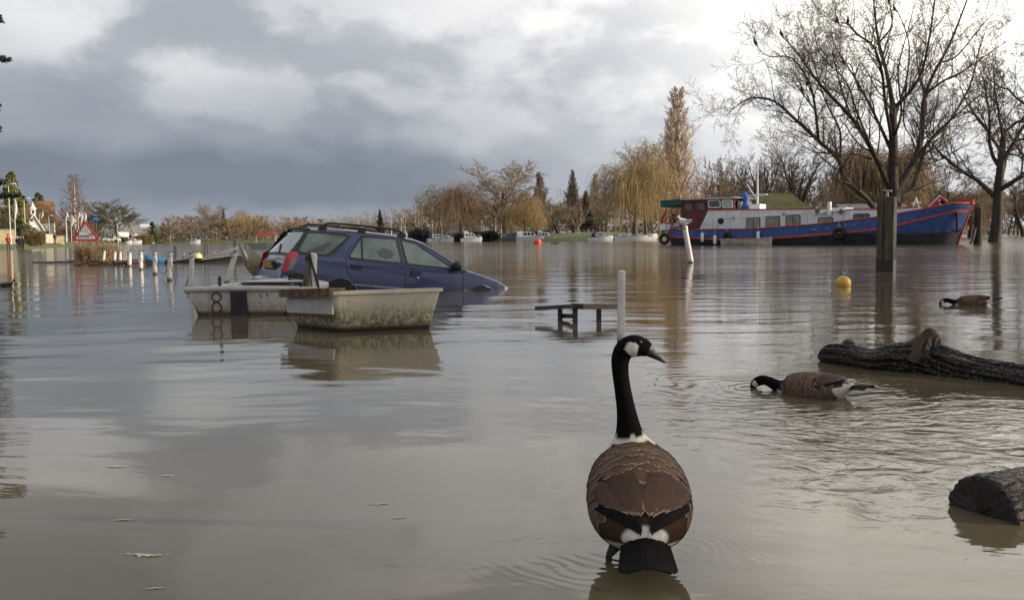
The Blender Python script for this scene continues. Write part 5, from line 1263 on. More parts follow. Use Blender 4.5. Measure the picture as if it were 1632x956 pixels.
# stern-on dinghy with the painted 8
s0, s1 = at(313, 503.5), at(461, 500.5); mid = (s0+s1)/2; wid = (s1-s0).length
ax = (s1-s0).normalized(); fw_ = Vector((-ax.y, ax.x, 0)); fw_ = (Matrix.Rotation(R(-9), 3, 'Z') @ fw_)
ang = math.atan2(fw_.y, fw_.x)-math.pi/2
din = thing('rowing_dinghy', 'white dinghy with a black painted 8 and a dark outboard pad on its stern', 'boat', (mid.x, mid.y, 0), ang)
hs = wid/2; rows = []
for u in np.linspace(0, 1, 15):
    wr = (hs+.10)*(1+.10*math.sin(math.pi*min(1, u*1.1)))*(1-max(0, (u-.45)/.55)**2.4); wr = max(wr, .10)
    zr = .29+.035*u*u; y = 2.35*u+.02; inn = max(wr-.10, .02); rk = .10*u
    wb = wr*(.86-.25*u)
    rows.append([(-wr-.045,y,zr),(-wr-.045,y,zr-.045),(-wr,y,zr-.05),(-wr*.96,y-.0,zr*.5),(-wb,y-rk*.5,0.0),(-wb*.75,y-rk,-.16),(wb*.75,y-rk,-.16),(wb,y-rk*.5,0.0),(wr*.96,y,zr*.5),(wr,y,zr-.05),(wr+.045,y,zr-.045),(wr+.045,y,zr),
                 (inn,y,zr+.005),(inn*.93,y,zr*.45),(inn*.7,y,.06),(-inn*.7,y,.06),(-inn*.93,y,zr*.45),(-inn,y,zr+.005)])
b = MB(); b.grid(rows, closed=True); n = len(rows[0]); b.f += [tuple(range(n)), tuple(range(14*n, 15*n))]; b.m += [0, 0]; b.build('hull', grp_b, din, 45)
w0 = rows[0]
tr = [(-hs-.10,.295),(-hs-.07,.15),(-hs*.86-.02,0),(-hs*.66,-.16),(hs*.66,-.16),(hs*.86+.02,0),(hs+.07,.15),(hs+.10,.295)]
b = MB(); b.prism([(x, -.02, z) for x, z in tr], (0,.07,0)); b.build('transom', grp_b, din)
b = MB(); b.tube([(-hs-.15,-.01,.30),(-hs*.4,-.035,.312),(hs*.4,-.035,.312),(hs+.15,-.01,.30)], .034, 8); b.build('transom_cap', grp_b, din, 60)
b = MB(); xp = -hs*.02-.01; b.prism([(xp-.105,-.03,.285),(xp+.075,-.03,.285),(xp+.095,-.03,.0),(xp+.09,-.03,-.1),(xp-.10,-.03,-.1)], (0,-.035,0)); b.build('outboard_pad', mat('pad_dark', (.022,.016,.016), .7, .4, 8), din)
# the 8: an open figure, its strokes wavering as brushed
def eight(t):
    return t
pts = []
cx8 = -hs*.60+.015
loop = [(.052,.190),(.058,.225),(.035,.258),(.0,.265),(-.035,.255),(-.052,.225),(-.042,.190),(-.008,.165),(.030,.145),(.056,.110),(.055,.070),(.034,.040)]
l2 = [(-.008,.165),(-.038,.140),(-.052,.105),(-.050,.070),(-.030,.036)]
l3 = [(.052,.190),(.030,.168),(-.008,.160)]
b = MB()
for lp in (loop[1:], l2, [(.058,.225),(.054,.200),(.034,.176),(-.004,.160)]):
    sp = smooth_path([(cx8+x, -.026, z) for x, z in lp], 4); b.tube(sp, .021, 6, flat=.25)
b.build('painted_number', mat('brushed_black', (.02,.018,.016), .6, .5, 30), din)
b = MB()
for k, (x, z, w_) in enumerate(((.22,.235,.028),(.30,.245,.03),(.30,.225,.022),(.23,.21,.03),(.21,.15,.02))): b.box((x, -.0235, z), (w_,.004,.018))
b.build('faded_stencil', mat('stencil_grey', (.20,.17,.14), .7, .5, 40), din)
b = MB(); b.tube([(-hs*.50,.0,.28),(-hs*.5,.0,.44)], [.022,.02], 10); b.ball((-hs*.5,0,.44),.021); b.build('rowlock_post', wood_dark, din, 60)
rg = random.Random(4); b = MB()
pts = []
for k in range(46):
    a = k*.55; r_ = .07+.03*rg.random(); pts.append((.16+r_*1.4*math.cos(a), 1.92+r_*math.sin(a), .345+.055*rg.random()+.02*math.sin(a*.7)))
b.tube(pts, .011, 6)
o = thing('rope', 'tangled coil of dark rope lying on the foredeck of the dinghy with the 8', 'rope', (mid.x, mid.y, 0), ang); b.build('coil', mat('tarred_rope', (.03,.025,.02), .9, .5, 60), o, 180)
b = MB(); b.add([(-.55,1.55,.315),(.55,1.55,.315),(.34,2.05,.33),(.0,2.28,.34),(-.34,2.05,.33)], [(0,1,2,3,4)]); b.add([(-.55,1.55,.295),(.55,1.55,.295),(.34,2.05,.31),(.0,2.28,.32),(-.34,2.05,.31)], [(4,3,2,1,0)]); b.build('foredeck', grp_b, din)
b = MB(); b.box((0,.85,.20), (1.05,.24,.03)); b.build('thwart', grp_b, din)
# dinghy rearing behind the car tail
p = at(404, 452); Yd = 19.5; p = P(402, 430, Yd)
dn3 = thing('dinghy', 'weathered dinghy rearing its bow up behind the car tailgate', 'boat', (p.x, Yd, 0), .55)
rows = []
for u in np.linspace(0, 1, 9):
    z0 = .10+.62*u; w_ = .52*(1-max(0, (u-.5)/.5)**2*.45); x = -.55*u+.35
    rows.append([(x, -w_, z0+.10*u), (x+.03, -w_*.9, z0-.18), (x+.10, -w_*.5, z0-.40-.05*u), (x+.12, w_*.5, z0-.40-.05*u), (x+.05, w_*.9, z0-.18), (x, w_, z0+.10*u), (x+.03, w_*.86, z0+.08*u), (x+.16, w_*.5, z0-.28), (x+.16, -w_*.5, z0-.28), (x+.03, -w_*.86, z0+.08*u)])
b = MB(); b.grid(rows, closed=True); b.f += [tuple(range(10)), tuple(range(80, 90))]; b.m += [0, 0]; b.build('hull', grp_material('stained_grp_far', (.52,.47,.36), (.16,.10,.03), (.09,.06,.025), .25, .62, True), dn3, 45)
# ------------------------------------------------------------------ white mooring posts
post_white = grp_material('post_white', (.66,.64,.60), (.20,.17,.09), (.06,.055,.03), .0, .14, True)
post_dirty = mat('post_rope', (.035,.03,.026), .9, .4, 40)
def post(label, top, base, r_, Y=None, m_=post_white, rope=True, group='white mooring posts', name='mooring_post'):
    a = at(*base) if Y is None else P(base[0], base[1], Y)
    t = P(top[0], top[1], a.y)
    if Y is not None: 
        d_ = (t-a)/(t.z-a.z) if abs(t.z-a.z) > 1e-3 else Vector((0,0,1)); a = a-d_*a.z
    o = thing(name, label, 'post', (a.x, a.y, 0), group=group)
    v = t-Vector((a.x, a.y, 0)); dn = v.normalized()
    MB().tube([-dn*.9, v*.3, v*.7, v-dn*r_*.5, v, v+dn*r_*.25], [r_*1.04, r_*1.02, r_, r_, r_*.95, r_*.5], 14).build('shaft', m_, o, 50)
    if rope:
        b = MB(); z = v*.80; a_ = np.linspace(0, 2*math.pi*2.2, 26)
        b.tube([z+Vector((r_*1.08*math.cos(q), r_*1.08*math.sin(q), .012*q)) for q in a_], r_*.14, 6); b.build('lashing', post_dirty, o, 180)
    return o, v
nm = ('nearest white post, just left of the dinghy with the 8','second white post from the dinghy with the 8','third white post from the dinghy with the 8, right of the blue tarp','fourth white post from the dinghy with the 8','fifth white post from the dinghy with the 8','white post on the right of a close pair by the sign bush','white post on the left of a close pair by the sign bush','last and smallest white post, under the right corner of the flood sign')
PT = []
for (tx, ty, bx, by, r_), lb in zip(((306.5,403.5,303.5,462,.042),(271.5,404,270,447,.052),(247,402.5,247,437,.056),(224.5,402.5,224.5,430,.062),(206.5,402.5,206.5,424.5,.066),(191.5,401,191.5,420,.06),(183,401,182.5,419,.062),(166.5,400,164.5,417.5,.062)), nm):
    o, v = post(lb, (tx, ty), (bx, by), r_, rope=True); PT.append((o.location.copy(), v))
rp = mat('old_rope', (.10,.085,.065), .9, .4, 40)
for i in (0, 1, 2):
    a = PT[i][0]+PT[i][1]*.72; c = PT[i+1][0]+PT[i+1][1]*.72; pts = []
    sag = (.66, .40, .30)[i]
    for k in range(15):
        t = k/14; q = a.lerp(c, t); q.z -= sag*4*t*(1-t)*.85; pts.append(q)
    o = thing('rope', ('slack rope looping from the nearest white post to the second','slack rope between the second and third white posts','slack rope between the third and fourth white posts')[i], 'rope', a)
    MB().tube([q-a for q in pts], .010, 6).build('strand', rp, o, 180)
post('leaning white post between the nearest upright post and the car', (375,405), (361,452), .052)
o, v = post('leaning white post wound with chain behind the dinghy with the 8', (425,405), (416,462), .052, rope=False)
def chain(o, v, r_, n=60, turns=1.6, m_=None, spread=.0):
    b = MB(); m_ = m_ or mat('rusty_chain', (.05,.042,.036), .7, .5, 50, metal=.3)
    for k in range(n):
        t = k/n; a = turns*2*math.pi*t; c = v*(1.0-.85*t)+Vector((math.cos(a-2.2)*(r_*1.15+spread*t), math.sin(a-2.2)*(r_*1.15+spread*t), 0))
        ro = Matrix.Rotation(a, 3, 'Z') @ Matrix.Rotation(R(90 if k % 2 else 0), 3, 'Z')
        b.ball(c, (.018,.008,.026), 6, 5, rot=ro)
    return b.build('chain', m_, o, 180)
chain(o, v, .052)
pa = o.location+v*.85; q2 = Vector((mid.x, mid.y, 0))+Matrix.Rotation(ang, 3, 'Z') @ Vector((.42, 1.75, .33))
t_ = thing('chain', 'chain stretched from the leaning chained post down to the dinghy with the 8', 'chain', pa)
b = MB(); vv = q2-pa
for k in range(40):
    t = k/39; c = vv*t; c.z -= .10*4*t*(1-t); b.ball(c, (.017,.009,.02), 6, 5)
b.build('links', mat('rusty_chain', (.05,.042,.036), .7, .5, 50, metal=.3), t_, 180)
o, v = post('stout white post hung with chain between the two dinghies', (499,405), (496,494), .052, rope=False)
chain(o, v, .05, 70, .5, spread=.03)
b = MB(); b.tube([v*.97+Vector((-.06,-.02,0)), v*.6+Vector((-.075,-.03,0)), v*.35+Vector((-.12,-.03,0)), v*.05+Vector((-.20,-.03,0))], [.02,.022,.02,.02], 6); b.tube([v*.97+Vector((-.05,-.05,0)), v*.5+Vector((-.05,-.06,0)), v*.1+Vector((-.04,-.07,0))], .018, 6); b.tube([v*.9+Vector((-.035,-.045,.0)), v*.5+Vector((.0,-.065,0)), v*.12+Vector((.055,-.06,0))], .013, 6); b.build('rope_tails', rp, o, 180)
b = MB(); b.ball(v*.93+Vector((-.05,-.03,0)), (.045,.045,.05)); b.build('knot', mat('rusty_chain', (.05,.042,.036), .7), o, 180)
post('slender grey-white post just behind the standing goose', (991,432.5), (989.5,549), .031, rope=False)
o, v = post('leaning white post with a gull on top, in front of the barge stern', (1091,361), (1101.5,419), .085, rope=False)
MB().tube([v*.93, v*1.0], .098, 12).build('band', steel, o)
GULL = o.location+v
# sawn timber pile
tp = at(1412, 432); tt = P(1412, 314, tp.y)
tim = thing('timber_pile', 'thick square weathered timber post standing in front of the barge bow', 'post', (tp.x, tp.y, 0), R(-33))
b = MB(); s_ = .185; rows = []
for z in (-.8,0,.25,.6,1.0,1.4,tt.z-.02,tt.z):
    k = 1.0+.015*math.sin(z*5); c_ = .94 if z == tt.z else 1
    q = [(-s_,-s_),(0,-s_*1.0),(s_,-s_),(s_,0),(s_,s_),(0,s_),(-s_,s_),(-s_,0)]
    rows.append([(x*k*c_*.62 if False else x*k*c_, y*k*c_, z) for x, y in q])
b.grid(rows, closed=True); b.f.append(tuple(range(7*8, 8*8))); b.m.append(0)
pile_m = mat('pile_timber', (.085,.068,.048), .85, .35, 5, .8, 26, stretch=(6,6,.5))
b.build('shaft', pile_m, tim, 30)
b = MB(); b.tube([(-.04,-.189,tt.z-.08),(-.035,-.189,1.1),(-.05,-.188,.55),(-.03,-.188,.25)], .012, 5); b.build('crack', black_rub, tim)
b = MB(); b.tube([(0,0,tt.z-.05),(0,0,tt.z+.14)], .03, 8); b.tube([(-.10,.03,tt.z+.15),(.10,-.03,tt.z+.13)], .022, 8); b.build('cleat', steel, tim)
b = MB(); b.box((0,0,.10), (s_*2.05,s_*2.05,.34)); b.build('wet_band', mat('wet_timber', (.022,.018,.014), .35, .3, 5), tim)
p = at(1558, 388); o, v = post('tall dark pile standing in the water just right of the barge bow', (1560,331), (1558,389), .30, m_=bark_dark, rope=False, group=None, name='mooring_pile')
p = thing('mooring_chain', 'dark chain slanting into the water beside the tall dark pile', 'chain', (o.location.x, o.location.y, 0)); MB().tube([(-.3,-.2,1.2),(-.6,-.5,.4),(-1.0,-.7,-.2)], .10, 6).build('links', black_rub, p)
# ------------------------------------------------------------------ bench of planks
pw = mat('wet_plank', (.045,.030,.026), .35, .45, 5, .4, 30)
bA, bB, bC = P(862.5, 491, 10.1), P(919, 487, 9.47), P(982, 486, 9.9)
zt = .5*(bB.z+bC.z)
be = thing('bench', 'dark wooden bench of two planks set at an angle, standing just above the flood', 'bench', (bB.x, bB.y, 0))
def plank(a, c, wd, th, z0, z1, nm, rnd=False):
    a = Vector((a.x-bB.x, a.y-bB.y, z0)); c = Vector((c.x-bB.x, c.y-bB.y, z1)); d_ = c-a; L = d_.length; u_ = d_.normalized(); n_ = Vector((-u_.y, u_.x, 0)).normalized(); k_ = u_.cross(n_)
    rot = Matrix((u_, n_, k_)).transposed(); b = MB(); b.box((a+c)/2, (L, wd, th), rot)
    if rnd:
        vs = [c+u_*(th*.5*math.cos(q))+k_*(th*.5*math.sin(q)) for q in np.linspace(-math.pi/2, math.pi/2, 9)]
        b.prism([v_-n_*wd*.499 for v_ in vs], n_*wd*.998)
    return b.build(nm, pw, be)
plank(bA, bB, .16, .042, bA.z-.0, bB.z-.004, 'left_plank'); plank(bB+Vector((.005,-.01,0)), bC, .17, .055, bB.z-.006, bC.z-.008, 'right_plank', True)
for px, py, Y in ((893,495,9.85),(917,494,9.56),(955,492,9.78)):
    q = P(px, py, Y); b = MB(); b.box((q.x-bB.x, q.y-bB.y+.05, (q.z-.3)/2), (.050,.06,q.z+.33)); b.build('leg', pw, be)
q0, q1 = P(895,504,9.85), P(917,504,9.56); b = MB(); d_ = (q1-q0); b.tube([q0-Vector((bB.x,bB.y-.05,0)), q1-Vector((bB.x,bB.y-.05,0))], .024, 4); b.build('rail', pw, be)
# ------------------------------------------------------------------ flood sign, blue sign
FY = 46.0; fk = FY/33
fs = P(136, 370, FY); sg = thing('flood_sign', 'red bordered triangular warning sign reading Flood in mirror writing', 'sign', (fs.x, FY, 0), R(4))
zc = P(136, 384.5, FY).z; zt_ = P(136, 351, FY).z; hw_ = 44.5*FY/FPX/2*1.02
def tri(s, y, th):
    cz = zc+(zt_-zc)*.36; r_ = []
    pts = [(-hw_, zc), (hw_, zc), (0, zt_)]; o_ = []
    for i in range(3):
        c_ = Vector((pts[i][0], pts[i][1])); a_ = Vector(pts[i-1]); n_ = Vector(pts[(i+1) % 3]); rad = .09*fk
        u1_, u2_ = (a_-c_).normalized()*rad, (n_-c_).normalized()*rad
        for j in range(5):
            t = j/4; o_.append((c_+u1_)*(1-t)**2+c_*2*t*(1-t)+(c_+u2_)*t*t)
    return [((q.x)*s, y, cz+(q.y-cz)*s) for q in o_]
b = MB(); b.prism(tri(1.0, 0, 0), (0,.03,0)); b.build('plate', mat('sign_red', (.48,.028,.035), .4, .12, 6), sg)
b = MB(); b.prism(tri(.70, -.008, 0), (0,.006,0)); b.build('white_panel', mat('sign_white', (.62,.66,.64), .45, .12, 5), sg)
def text_mesh(txt, size, m_, name, parent, loc, mirror=False, depth=.003):
    cu = bpy.data.curves.new('t', 'FONT'); cu.body = txt; cu.size = size; cu.align_x = 'CENTER'; cu.extrude = depth; cu.resolution_u = 4
    ob = bpy.data.objects.new('t', cu); COL.objects.link(ob); dg = bpy.context.evaluated_depsgraph_get(); me = bpy.data.meshes.new_from_object(ob.evaluated_get(dg)); bpy.data.objects.remove(ob)
    me.name = name; me.materials.clear(); me.materials.append(m_)
    me.transform(Matrix.Rotation(R(90), 4, 'X'))
    if mirror: me.transform(Matrix.Diagonal((-1,1,1,1))); me.flip_normals()
    me.transform(Matrix.Translation(loc)); return link(name, me, parent)
text_mesh('Flood', .225*fk, mat('sign_black', (.02,.03,.035), .5), 'lettering', sg, (.0, -.014, zc+.125*fk), mirror=True, depth=.004)
b = MB(); 
for k, (x, z0_, z1_) in enumerate(((-.20,.34,.46),(-.13,.35,.56),(-.06,.36,.64),(.0,.35,.68),(.06,.34,.60),(.12,.36,.54),(.19,.34,.44))): b.tube([(x*fk,-.011,zc+z0_*.92*fk),((x+.02*math.sin(k))*fk,-.011,zc+z1_*.92*fk)], .011*fk, 4, flat=.3)
b.build('faded_symbol', mat('sign_faded', (.30,.36,.37), .6), sg)
b = MB()
for sx in (-.22,.22): b.tube([(sx*fk,.06,-.4),(sx*fk,.06,zc+.35*fk)], .03*fk, 8)
b.build('post', steel, sg)
BY = 50.0
bs_ = P(152, 350, BY); b2 = thing('blue_sign', 'small blue cycle route sign on a slim dark post behind the flood sign', 'sign', (bs_.x, BY, 0))
zb0, zb1 = P(152, 353.5, BY).z, P(152, 344, BY).z; w_ = 15.5*BY/FPX/2
b = MB(); b.prism([(x, 0, z) for x, z in rrect(-w_, zb0, w_, zb1, .03)], (0,.02,0)); b.build('plate', mat('sign_blue', (.012,.06,.26), .4, .15, 6), b2)
b = MB(); zc2 = (zb0+zb1)/2-.02; bk = BY/36
for sx in (-.075,.075):
    a = np.linspace(0, 2*math.pi, 15); b.tube([((sx+.05*math.cos(q))*bk, -.008, zc2+(-.02+.05*math.sin(q))*bk) for q in a], .008*bk, 4)
for p0, p1 in (((-.075,-.02),(-.03,.05)),((-.03,.05),(.05,.05)),((.05,.05),(.075,-.02)),((-.03,.05),(.0,-.02)),((.0,-.02),(.05,.05)),((-.045,.065),(-.015,.065)),((.05,.05),(.055,.075)),((.035,.078),(.07,.078))): b.tube([(p0[0]*bk,-.008,zc2+p0[1]*bk),(p1[0]*bk,-.008,zc2+p1[1]*bk)], .008*bk, 4)
b.build('cycle_symbol', mat('symbol_pale', (.30,.36,.55), .5), b2)
MB().tube([(0,.03,-.5),(0,.03,zb1-.02)], .038, 8).build('post', mat('post_navy', (.03,.045,.09), .5), b2)
# ------------------------------------------------------------------ sunken jetty and boom
jt = P(300, 409, 37.0); jy = thing('floating_jetty', 'low dark swamped jetty with slanting gangway rails behind the white posts', 'jetty', (jt.x, 37, 0))
def jp(px, py, Y=37.0): q = P(px, py, Y); return Vector((q.x-jt.x, q.y-37, q.z))
b = MB(); a, c = jp(283, 405), jp(381, 405)
b.prism([(a.x-.1,-.5,-.2),(c.x+.3,.3,-.2),(c.x+.3,.3,.24),(a.x+.6,-.5,.16),(a.x-.1,-.5,.06)], (.1,1.3,0)); b.build('deck', mat('jetty_dark', (.03,.026,.022), .8, .4, 5), jy)
b = MB()
for s_, e_ in (((281,411.5),(294,405)),((324,411.5),(343,402.5)),((322,414),(377,406)),((345,407),(377,397)),((352,403),(379,394))): b.tube([jp(*s_, 36.4), jp(*e_, 36.4)], .035, 6)
b.build('gangway_rail', mat('alloy_grey', (.36,.37,.38), .5, .2, 4), jy)
b = MB()
for px, t_, e_ in ((278,391,414),(281,391,414),(326,387,412),(331,387,413),(376,380,412),(373,379,412),(292,404,412)): b.tube([jp(px, e_, 36.6), jp(px, t_, 36.6)], .028, 6)
b.build('stanchion', mat('stanchion_dark', (.07,.07,.075), .6), jy)
q = at(236, 417); db = thing('driftwood', 'dark heap of drifted branches at the end of the sunken jetty', 'debris', (q.x, 34, 0)); r2 = random.Random(6)
for nm_, n_ in (('branches', 60),):
    b = MB()
    for k in range(n_):
        x0_ = r2.uniform(-.6,1.9); b.tube([(x0_, r2.uniform(-.4,.4), r2.uniform(-.05,.02)), (x0_+r2.uniform(-.3,.3), r2.uniform(-.4,.4), r2.uniform(.02,.16)), (x0_+r2.uniform(-.7,.7), r2.uniform(-.4,.4), r2.uniform(0,.22))], .016, 4)
    b.build(nm_, mat('drift_rust', (.07,.035,.025), .9, .5, 4), db)
q = P(250, 408, 36); bt = thing('dinghy', 'small boat under a bright blue cover at the end of the sunken jetty', 'boat', (q.x, 36, 0), -.35)
rows = []
for u in np.linspace(0, 1, 9):
    w_ = .42*math.sin(math.pi*(.12+.76*u)); rows.append([((u-.5)*.95, -w_, .06+.16*(1-u)), ((u-.5)*.95, -w_*.8, -.1), ((u-.5)*.95, w_*.8, -.1), ((u-.5)*.95, w_, .06+.16*(1-u))])
b = MB(); b.grid(rows, closed=True); b.build('hull', grey_green, bt, 40)
rows = []
for u in np.linspace(0, 1, 9):
    w_ = .45*math.sin(math.pi*(.12+.76*u)); rows.append([((u-.5)*.97, w_*math.cos(a), .07+.18*(1-u)+.10*math.sin(a)*(1+.2*math.sin(9*u))) for a in np.linspace(math.pi, 0, 7)])
b = MB(); b.grid(rows); b.build('cover', mat('bright_blue_cover', (.03,.13,.26), .6, .3, 5), bt, 60)
a, c = at(52, 419), at(165, 417.5); o = thing('boom', 'thin dark floating boom lying left of the white posts', 'boom', (a.x, a.y, 0)); MB().tube([(0,0,.02),((c.x-a.x)*.5,(c.y-a.y)*.5,.03),(c.x-a.x,c.y-a.y,.02)], .035, 6).build('pole', wood_dark, o, 60)
# ------------------------------------------------------------------ geese
plum = attr_mat('goose_plumage', .95, .16, 60, .22, 260, spec=.08)
def feather_mat(name, dark, mid_, edge, ew=.80, spec=.2):
    m_ = bpy.data.materials.new(name); m_.use_nodes = True; nt = m_.node_tree; b_ = nt.nodes['Principled BSDF']; q = NG(nt)
    u = q.node('ShaderNodeAttribute', attribute_name='fu').outputs['Fac']; v = q.node('ShaderNodeAttribute', attribute_name='fv').outputs['Fac']; r_ = q.node('ShaderNodeAttribute', attribute_name='fr').outputs['Fac']
    tc = q.node('ShaderNodeTexCoord').outputs['Object']
    au = q.m('ABSOLUTE', u)
    barb = q.m('SINE', q.m('ADD', q.m('MULTIPLY', v, 90.0), q.m('MULTIPLY', au, 22.0)))
    base = q.mix(q.ss(q.m('ADD', v, q.m('MULTIPLY', r_, .5)), .15, 1.25), dark, mid_)
    base = q.mix(q.m('MULTIPLY', q.ss(q.noise(tc, 70, 4, .6), .35, .7), .35), base, tuple(x*1.35 for x in mid_))
    base = q.mix(q.ss(barb, .2, 1.0, 0, .05), base, tuple(x*.6 for x in dark))
    vv = q.m('MAXIMUM', 0.0, q.m('DIVIDE', q.m('SUBTRACT', v, .60), .40))
    e = q.m('SQRT', q.m('ADD', q.m('MULTIPLY', q.m('MULTIPLY', au, au), q.ss(v, .35, .75)), q.m('MULTIPLY', vv, vv)))
    e = q.m('ADD', e, q.m('MULTIPLY', q.m('SUBTRACT', q.noise(tc, 300, 2, .5), .5), .05))
    c_ = q.mix(q.m('MULTIPLY', q.ss(e, ew, ew+.07), .9), base, edge)
    q.l.new(c_, b_.inputs['Base Color']); b_.inputs['Roughness'].default_value = .7; b_.inputs['Specular IOR Level'].default_value = spec
    bn = q.node('ShaderNodeBump'); bn.inputs['Strength'].default_value = .12; bn.inputs['Distance'].default_value = .001; q.l.new(barb, bn.inputs['Height']); q.l.new(bn.outputs[0], b_.inputs['Normal'])
    return m_
f_brown = feather_mat('wing_feathers', (.028,.015,.010), (.105,.058,.037), (.30,.215,.155), .88)
f_flank = feather_mat('flank_feathers', (.075,.048,.034), (.115,.078,.055), (.24,.18,.135), .88)
f_plain = feather_mat('tertial_feathers', (.045,.026,.018), (.095,.053,.035), (.36,.26,.19), .90)
f_black = feather_mat('black_feathers', (.006,.006,.006), (.012,.011,.011), (.018,.016,.015), .9, .06)
bill_m = mat('bill_black', (.020,.020,.021), .4, .2, 40)
leg_m = mat('leg_black', (.03,.028,.025), .6, .3, 60, .5, 200)
eye_m = mat('eye_dark', (.012,.008,.006), .08, 0)
BLACK, WHITE, BUFF, BROWN, FLANK = (.0055,.0052,.0055), (.66,.62,.54), (.45,.38,.30), (.055,.032,.021), (.13,.09,.065)
VS = [0,.2,.4,.58,.72,.80,.86,.90,.935,.96,.98,1.0]
def goose(name, label, spine, loc, rz, body_k, cheek_k, neck_k, tail, legs=True, group=None, seed=1, scale=1.0, wing_drop=.0):
    """spine rows: (x, y, z, rx, rz, ux, uy, uz); index ranges are in control rows"""
    o = thing(name, label, 'goose', loc, rz, group); o.scale = (scale,)*3
    M_ = 5; sp = smooth_path([np.array(r_, float) for r_ in spine], M_); K = len(sp); N = 40
    pos = sp[:, :3]; tan = np.gradient(pos, axis=0); tan /= np.linalg.norm(tan, axis=1, keepdims=True)
    up = sp[:, 5:8]; up = up-tan*(up*tan).sum(1, keepdims=True); up /= np.linalg.norm(up, axis=1, keepdims=True); lat = np.cross(tan, up)
    th = np.arange(N)*2*math.pi/N
    # theta 0 = dorsal; slightly flattened belly
    def ringpt(k, t):
        k = min(max(k, 0), K-1.001); i = int(k); f_ = k-i
        c = pos[i]*(1-f_)+pos[i+1]*f_; rx = sp[i,3]*(1-f_)+sp[i+1,3]*f_; rz_ = sp[i,4]*(1-f_)+sp[i+1,4]*f_
        u_ = up[i]*(1-f_)+up[i+1]*f_; l_ = lat[i]*(1-f_)+lat[i+1]*f_
        ex = abs(math.sin(t))**.92*math.copysign(1, math.sin(t))
        return c+l_*rx*ex+u_*rz_*math.cos(t)
    b = MB(); rows = []; cols = []; r2 = np.random.default_rng(seed)
    c0, c1 = cheek_k; n0, n1 = neck_k
    jit = r2.uniform(-.5, .5, N)
    for k in range(K):
        kc = k/M_; row = []
        for j in range(N):
            t = th[j]; p = ringpt(k, t); a = abs(((t+math.pi) % (2*math.pi))-math.pi)   # 0 dorsal .. pi ventral
            edge = n0+.16*jit[j]+.10*math.sin(5*th[j]+1)
            if kc >= edge: col = BLACK
            elif kc >= n0-1.1:
                w_ = .55+.45*r2.random(); col = tuple(BUFF[q]*(1-w_)+WHITE[q]*w_ for q in range(3))
                if a < 1.15 and kc < n0-.35: col = BROWN
                if legs is None and a < 1.75: col = BROWN if kc < n0-.6 else BLACK
            elif kc <= (1.15 if legs is None else .75): col = WHITE
            elif kc <= (2.6 if legs is None else 2.0): col = WHITE if a > (1.5 if legs is None else 2.1) else BROWN
            elif a > 2.5: col = (.40,.34,.28)
            elif a > 1.2:
                s_ = .5+.5*math.sin(kc*14+j*.3); col = tuple(FLANK[q]*(.7+.7*s_) for q in range(3))
            else: col = BROWN
            if c0 <= kc <= c1:
                lim = 1.05+.10*jit[j]+.5*abs((kc-(c0+c1)/2)/(c1-c0))
                if a > lim: col = WHITE
            row.append(p); cols.append((*col, 1))
        rows.append(row)
    b.grid(rows, closed=True); b.f += [tuple(range(N)), tuple((K-1)*N+j for j in range(N))]; b.m += [0, 0]; b.attr['paint'] = cols
    b.build('body', plum, o, 180)
    # bill
    hp, ht, hu, hl = pos[-1], tan[-1], up[-1], lat[-1]
    b = MB(); rws = []
    for t, w_, h_, dz_ in ((-.16,.019,.022,.0),(.0,.0165,.018,-.001),(.3,.0135,.0125,-.004),(.65,.0105,.0080,-.0060),(.9,.009,.0055,-.0075),(1.0,.004,.003,-.008)):
        c = hp+ht*.060*t+hu*dz_; rws.append([c+hl*w_*math.cos(a)+hu*h_*math.sin(a) for a in np.linspace(0, 2*math.pi, 17)[:-1]])
    b.grid(rws, closed=True); b.f += [tuple(range(16)), tuple(range(80, 96))]; b.m += [0, 0]; bl_ = b.build('bill', bill_m, o, 180)
    b = MB()
    for s_ in (-1, 1): b.ball(hp+ht*.012+hl*s_*.0125+hu*.004, (.003,.003,.002), 8, 6)
    b.build('nostril', black_rub, bl_, 180)
    ke = K-1-1.35*M_
    for s_ in (-1, 1):
        c = ringpt(ke, s_*1.05); cc = ringpt(ke, 0)*.5+ringpt(ke, math.pi)*.5
        b = MB(); b.ball(c+(cc-c)*.06, .0062, 12, 8); b.build('eye', eye_m, o, 180)
    # feathers laid like shingles
    def feather(B, k0, t0, Lk, Wt, off0, off1, skew=0.0, nu=8, nv=10, pointed=False, drop=0.0):
        rws = []; r_ = float(r2.uniform(0, 1))
        for v in VS:
            if pointed: sh = (1-v**2.2)*(.75+.25*math.sin(math.pi*v))+.02
            else: sh = (.78+.22*min(1, v/.45)) if v < .74 else max(.12, math.sqrt(max(0.0, 1-((v-.74)/.26)**2)))
            row = []
            for iu in range(nu+1):
                u = -1+2*iu/nu; t = t0+skew*v+u*sh*Wt
                vcut = v-.10*(abs(u)**2)*v
                kk = k0-Lk*vcut
                p = ringpt(max(kk, 0), t); cen = ringpt(max(kk, 0), 0)*.5+ringpt(max(kk, 0), math.pi)*.5; n_ = p-cen; n_ = n_/max(np.linalg.norm(n_), 1e-6)
                q = p+n_*(off0+(off1-off0)*v-.0020*(u*sh)**2)
                if kk < 0: q = q+(-tan[0])*(-kk)*.012
                row.append(q); B.attr['fu'].append(u*sh if not pointed else u); B.attr['fv'].append(v); B.attr['fr'].append(r_)
            rws.append(row)
        B.grid(rws)
    def nb():
        b = MB(); b.attr = {'fu': [], 'fv': [], 'fr': []}; return b
    k_a, k_b = body_k[0]*M_, body_k[1]*M_
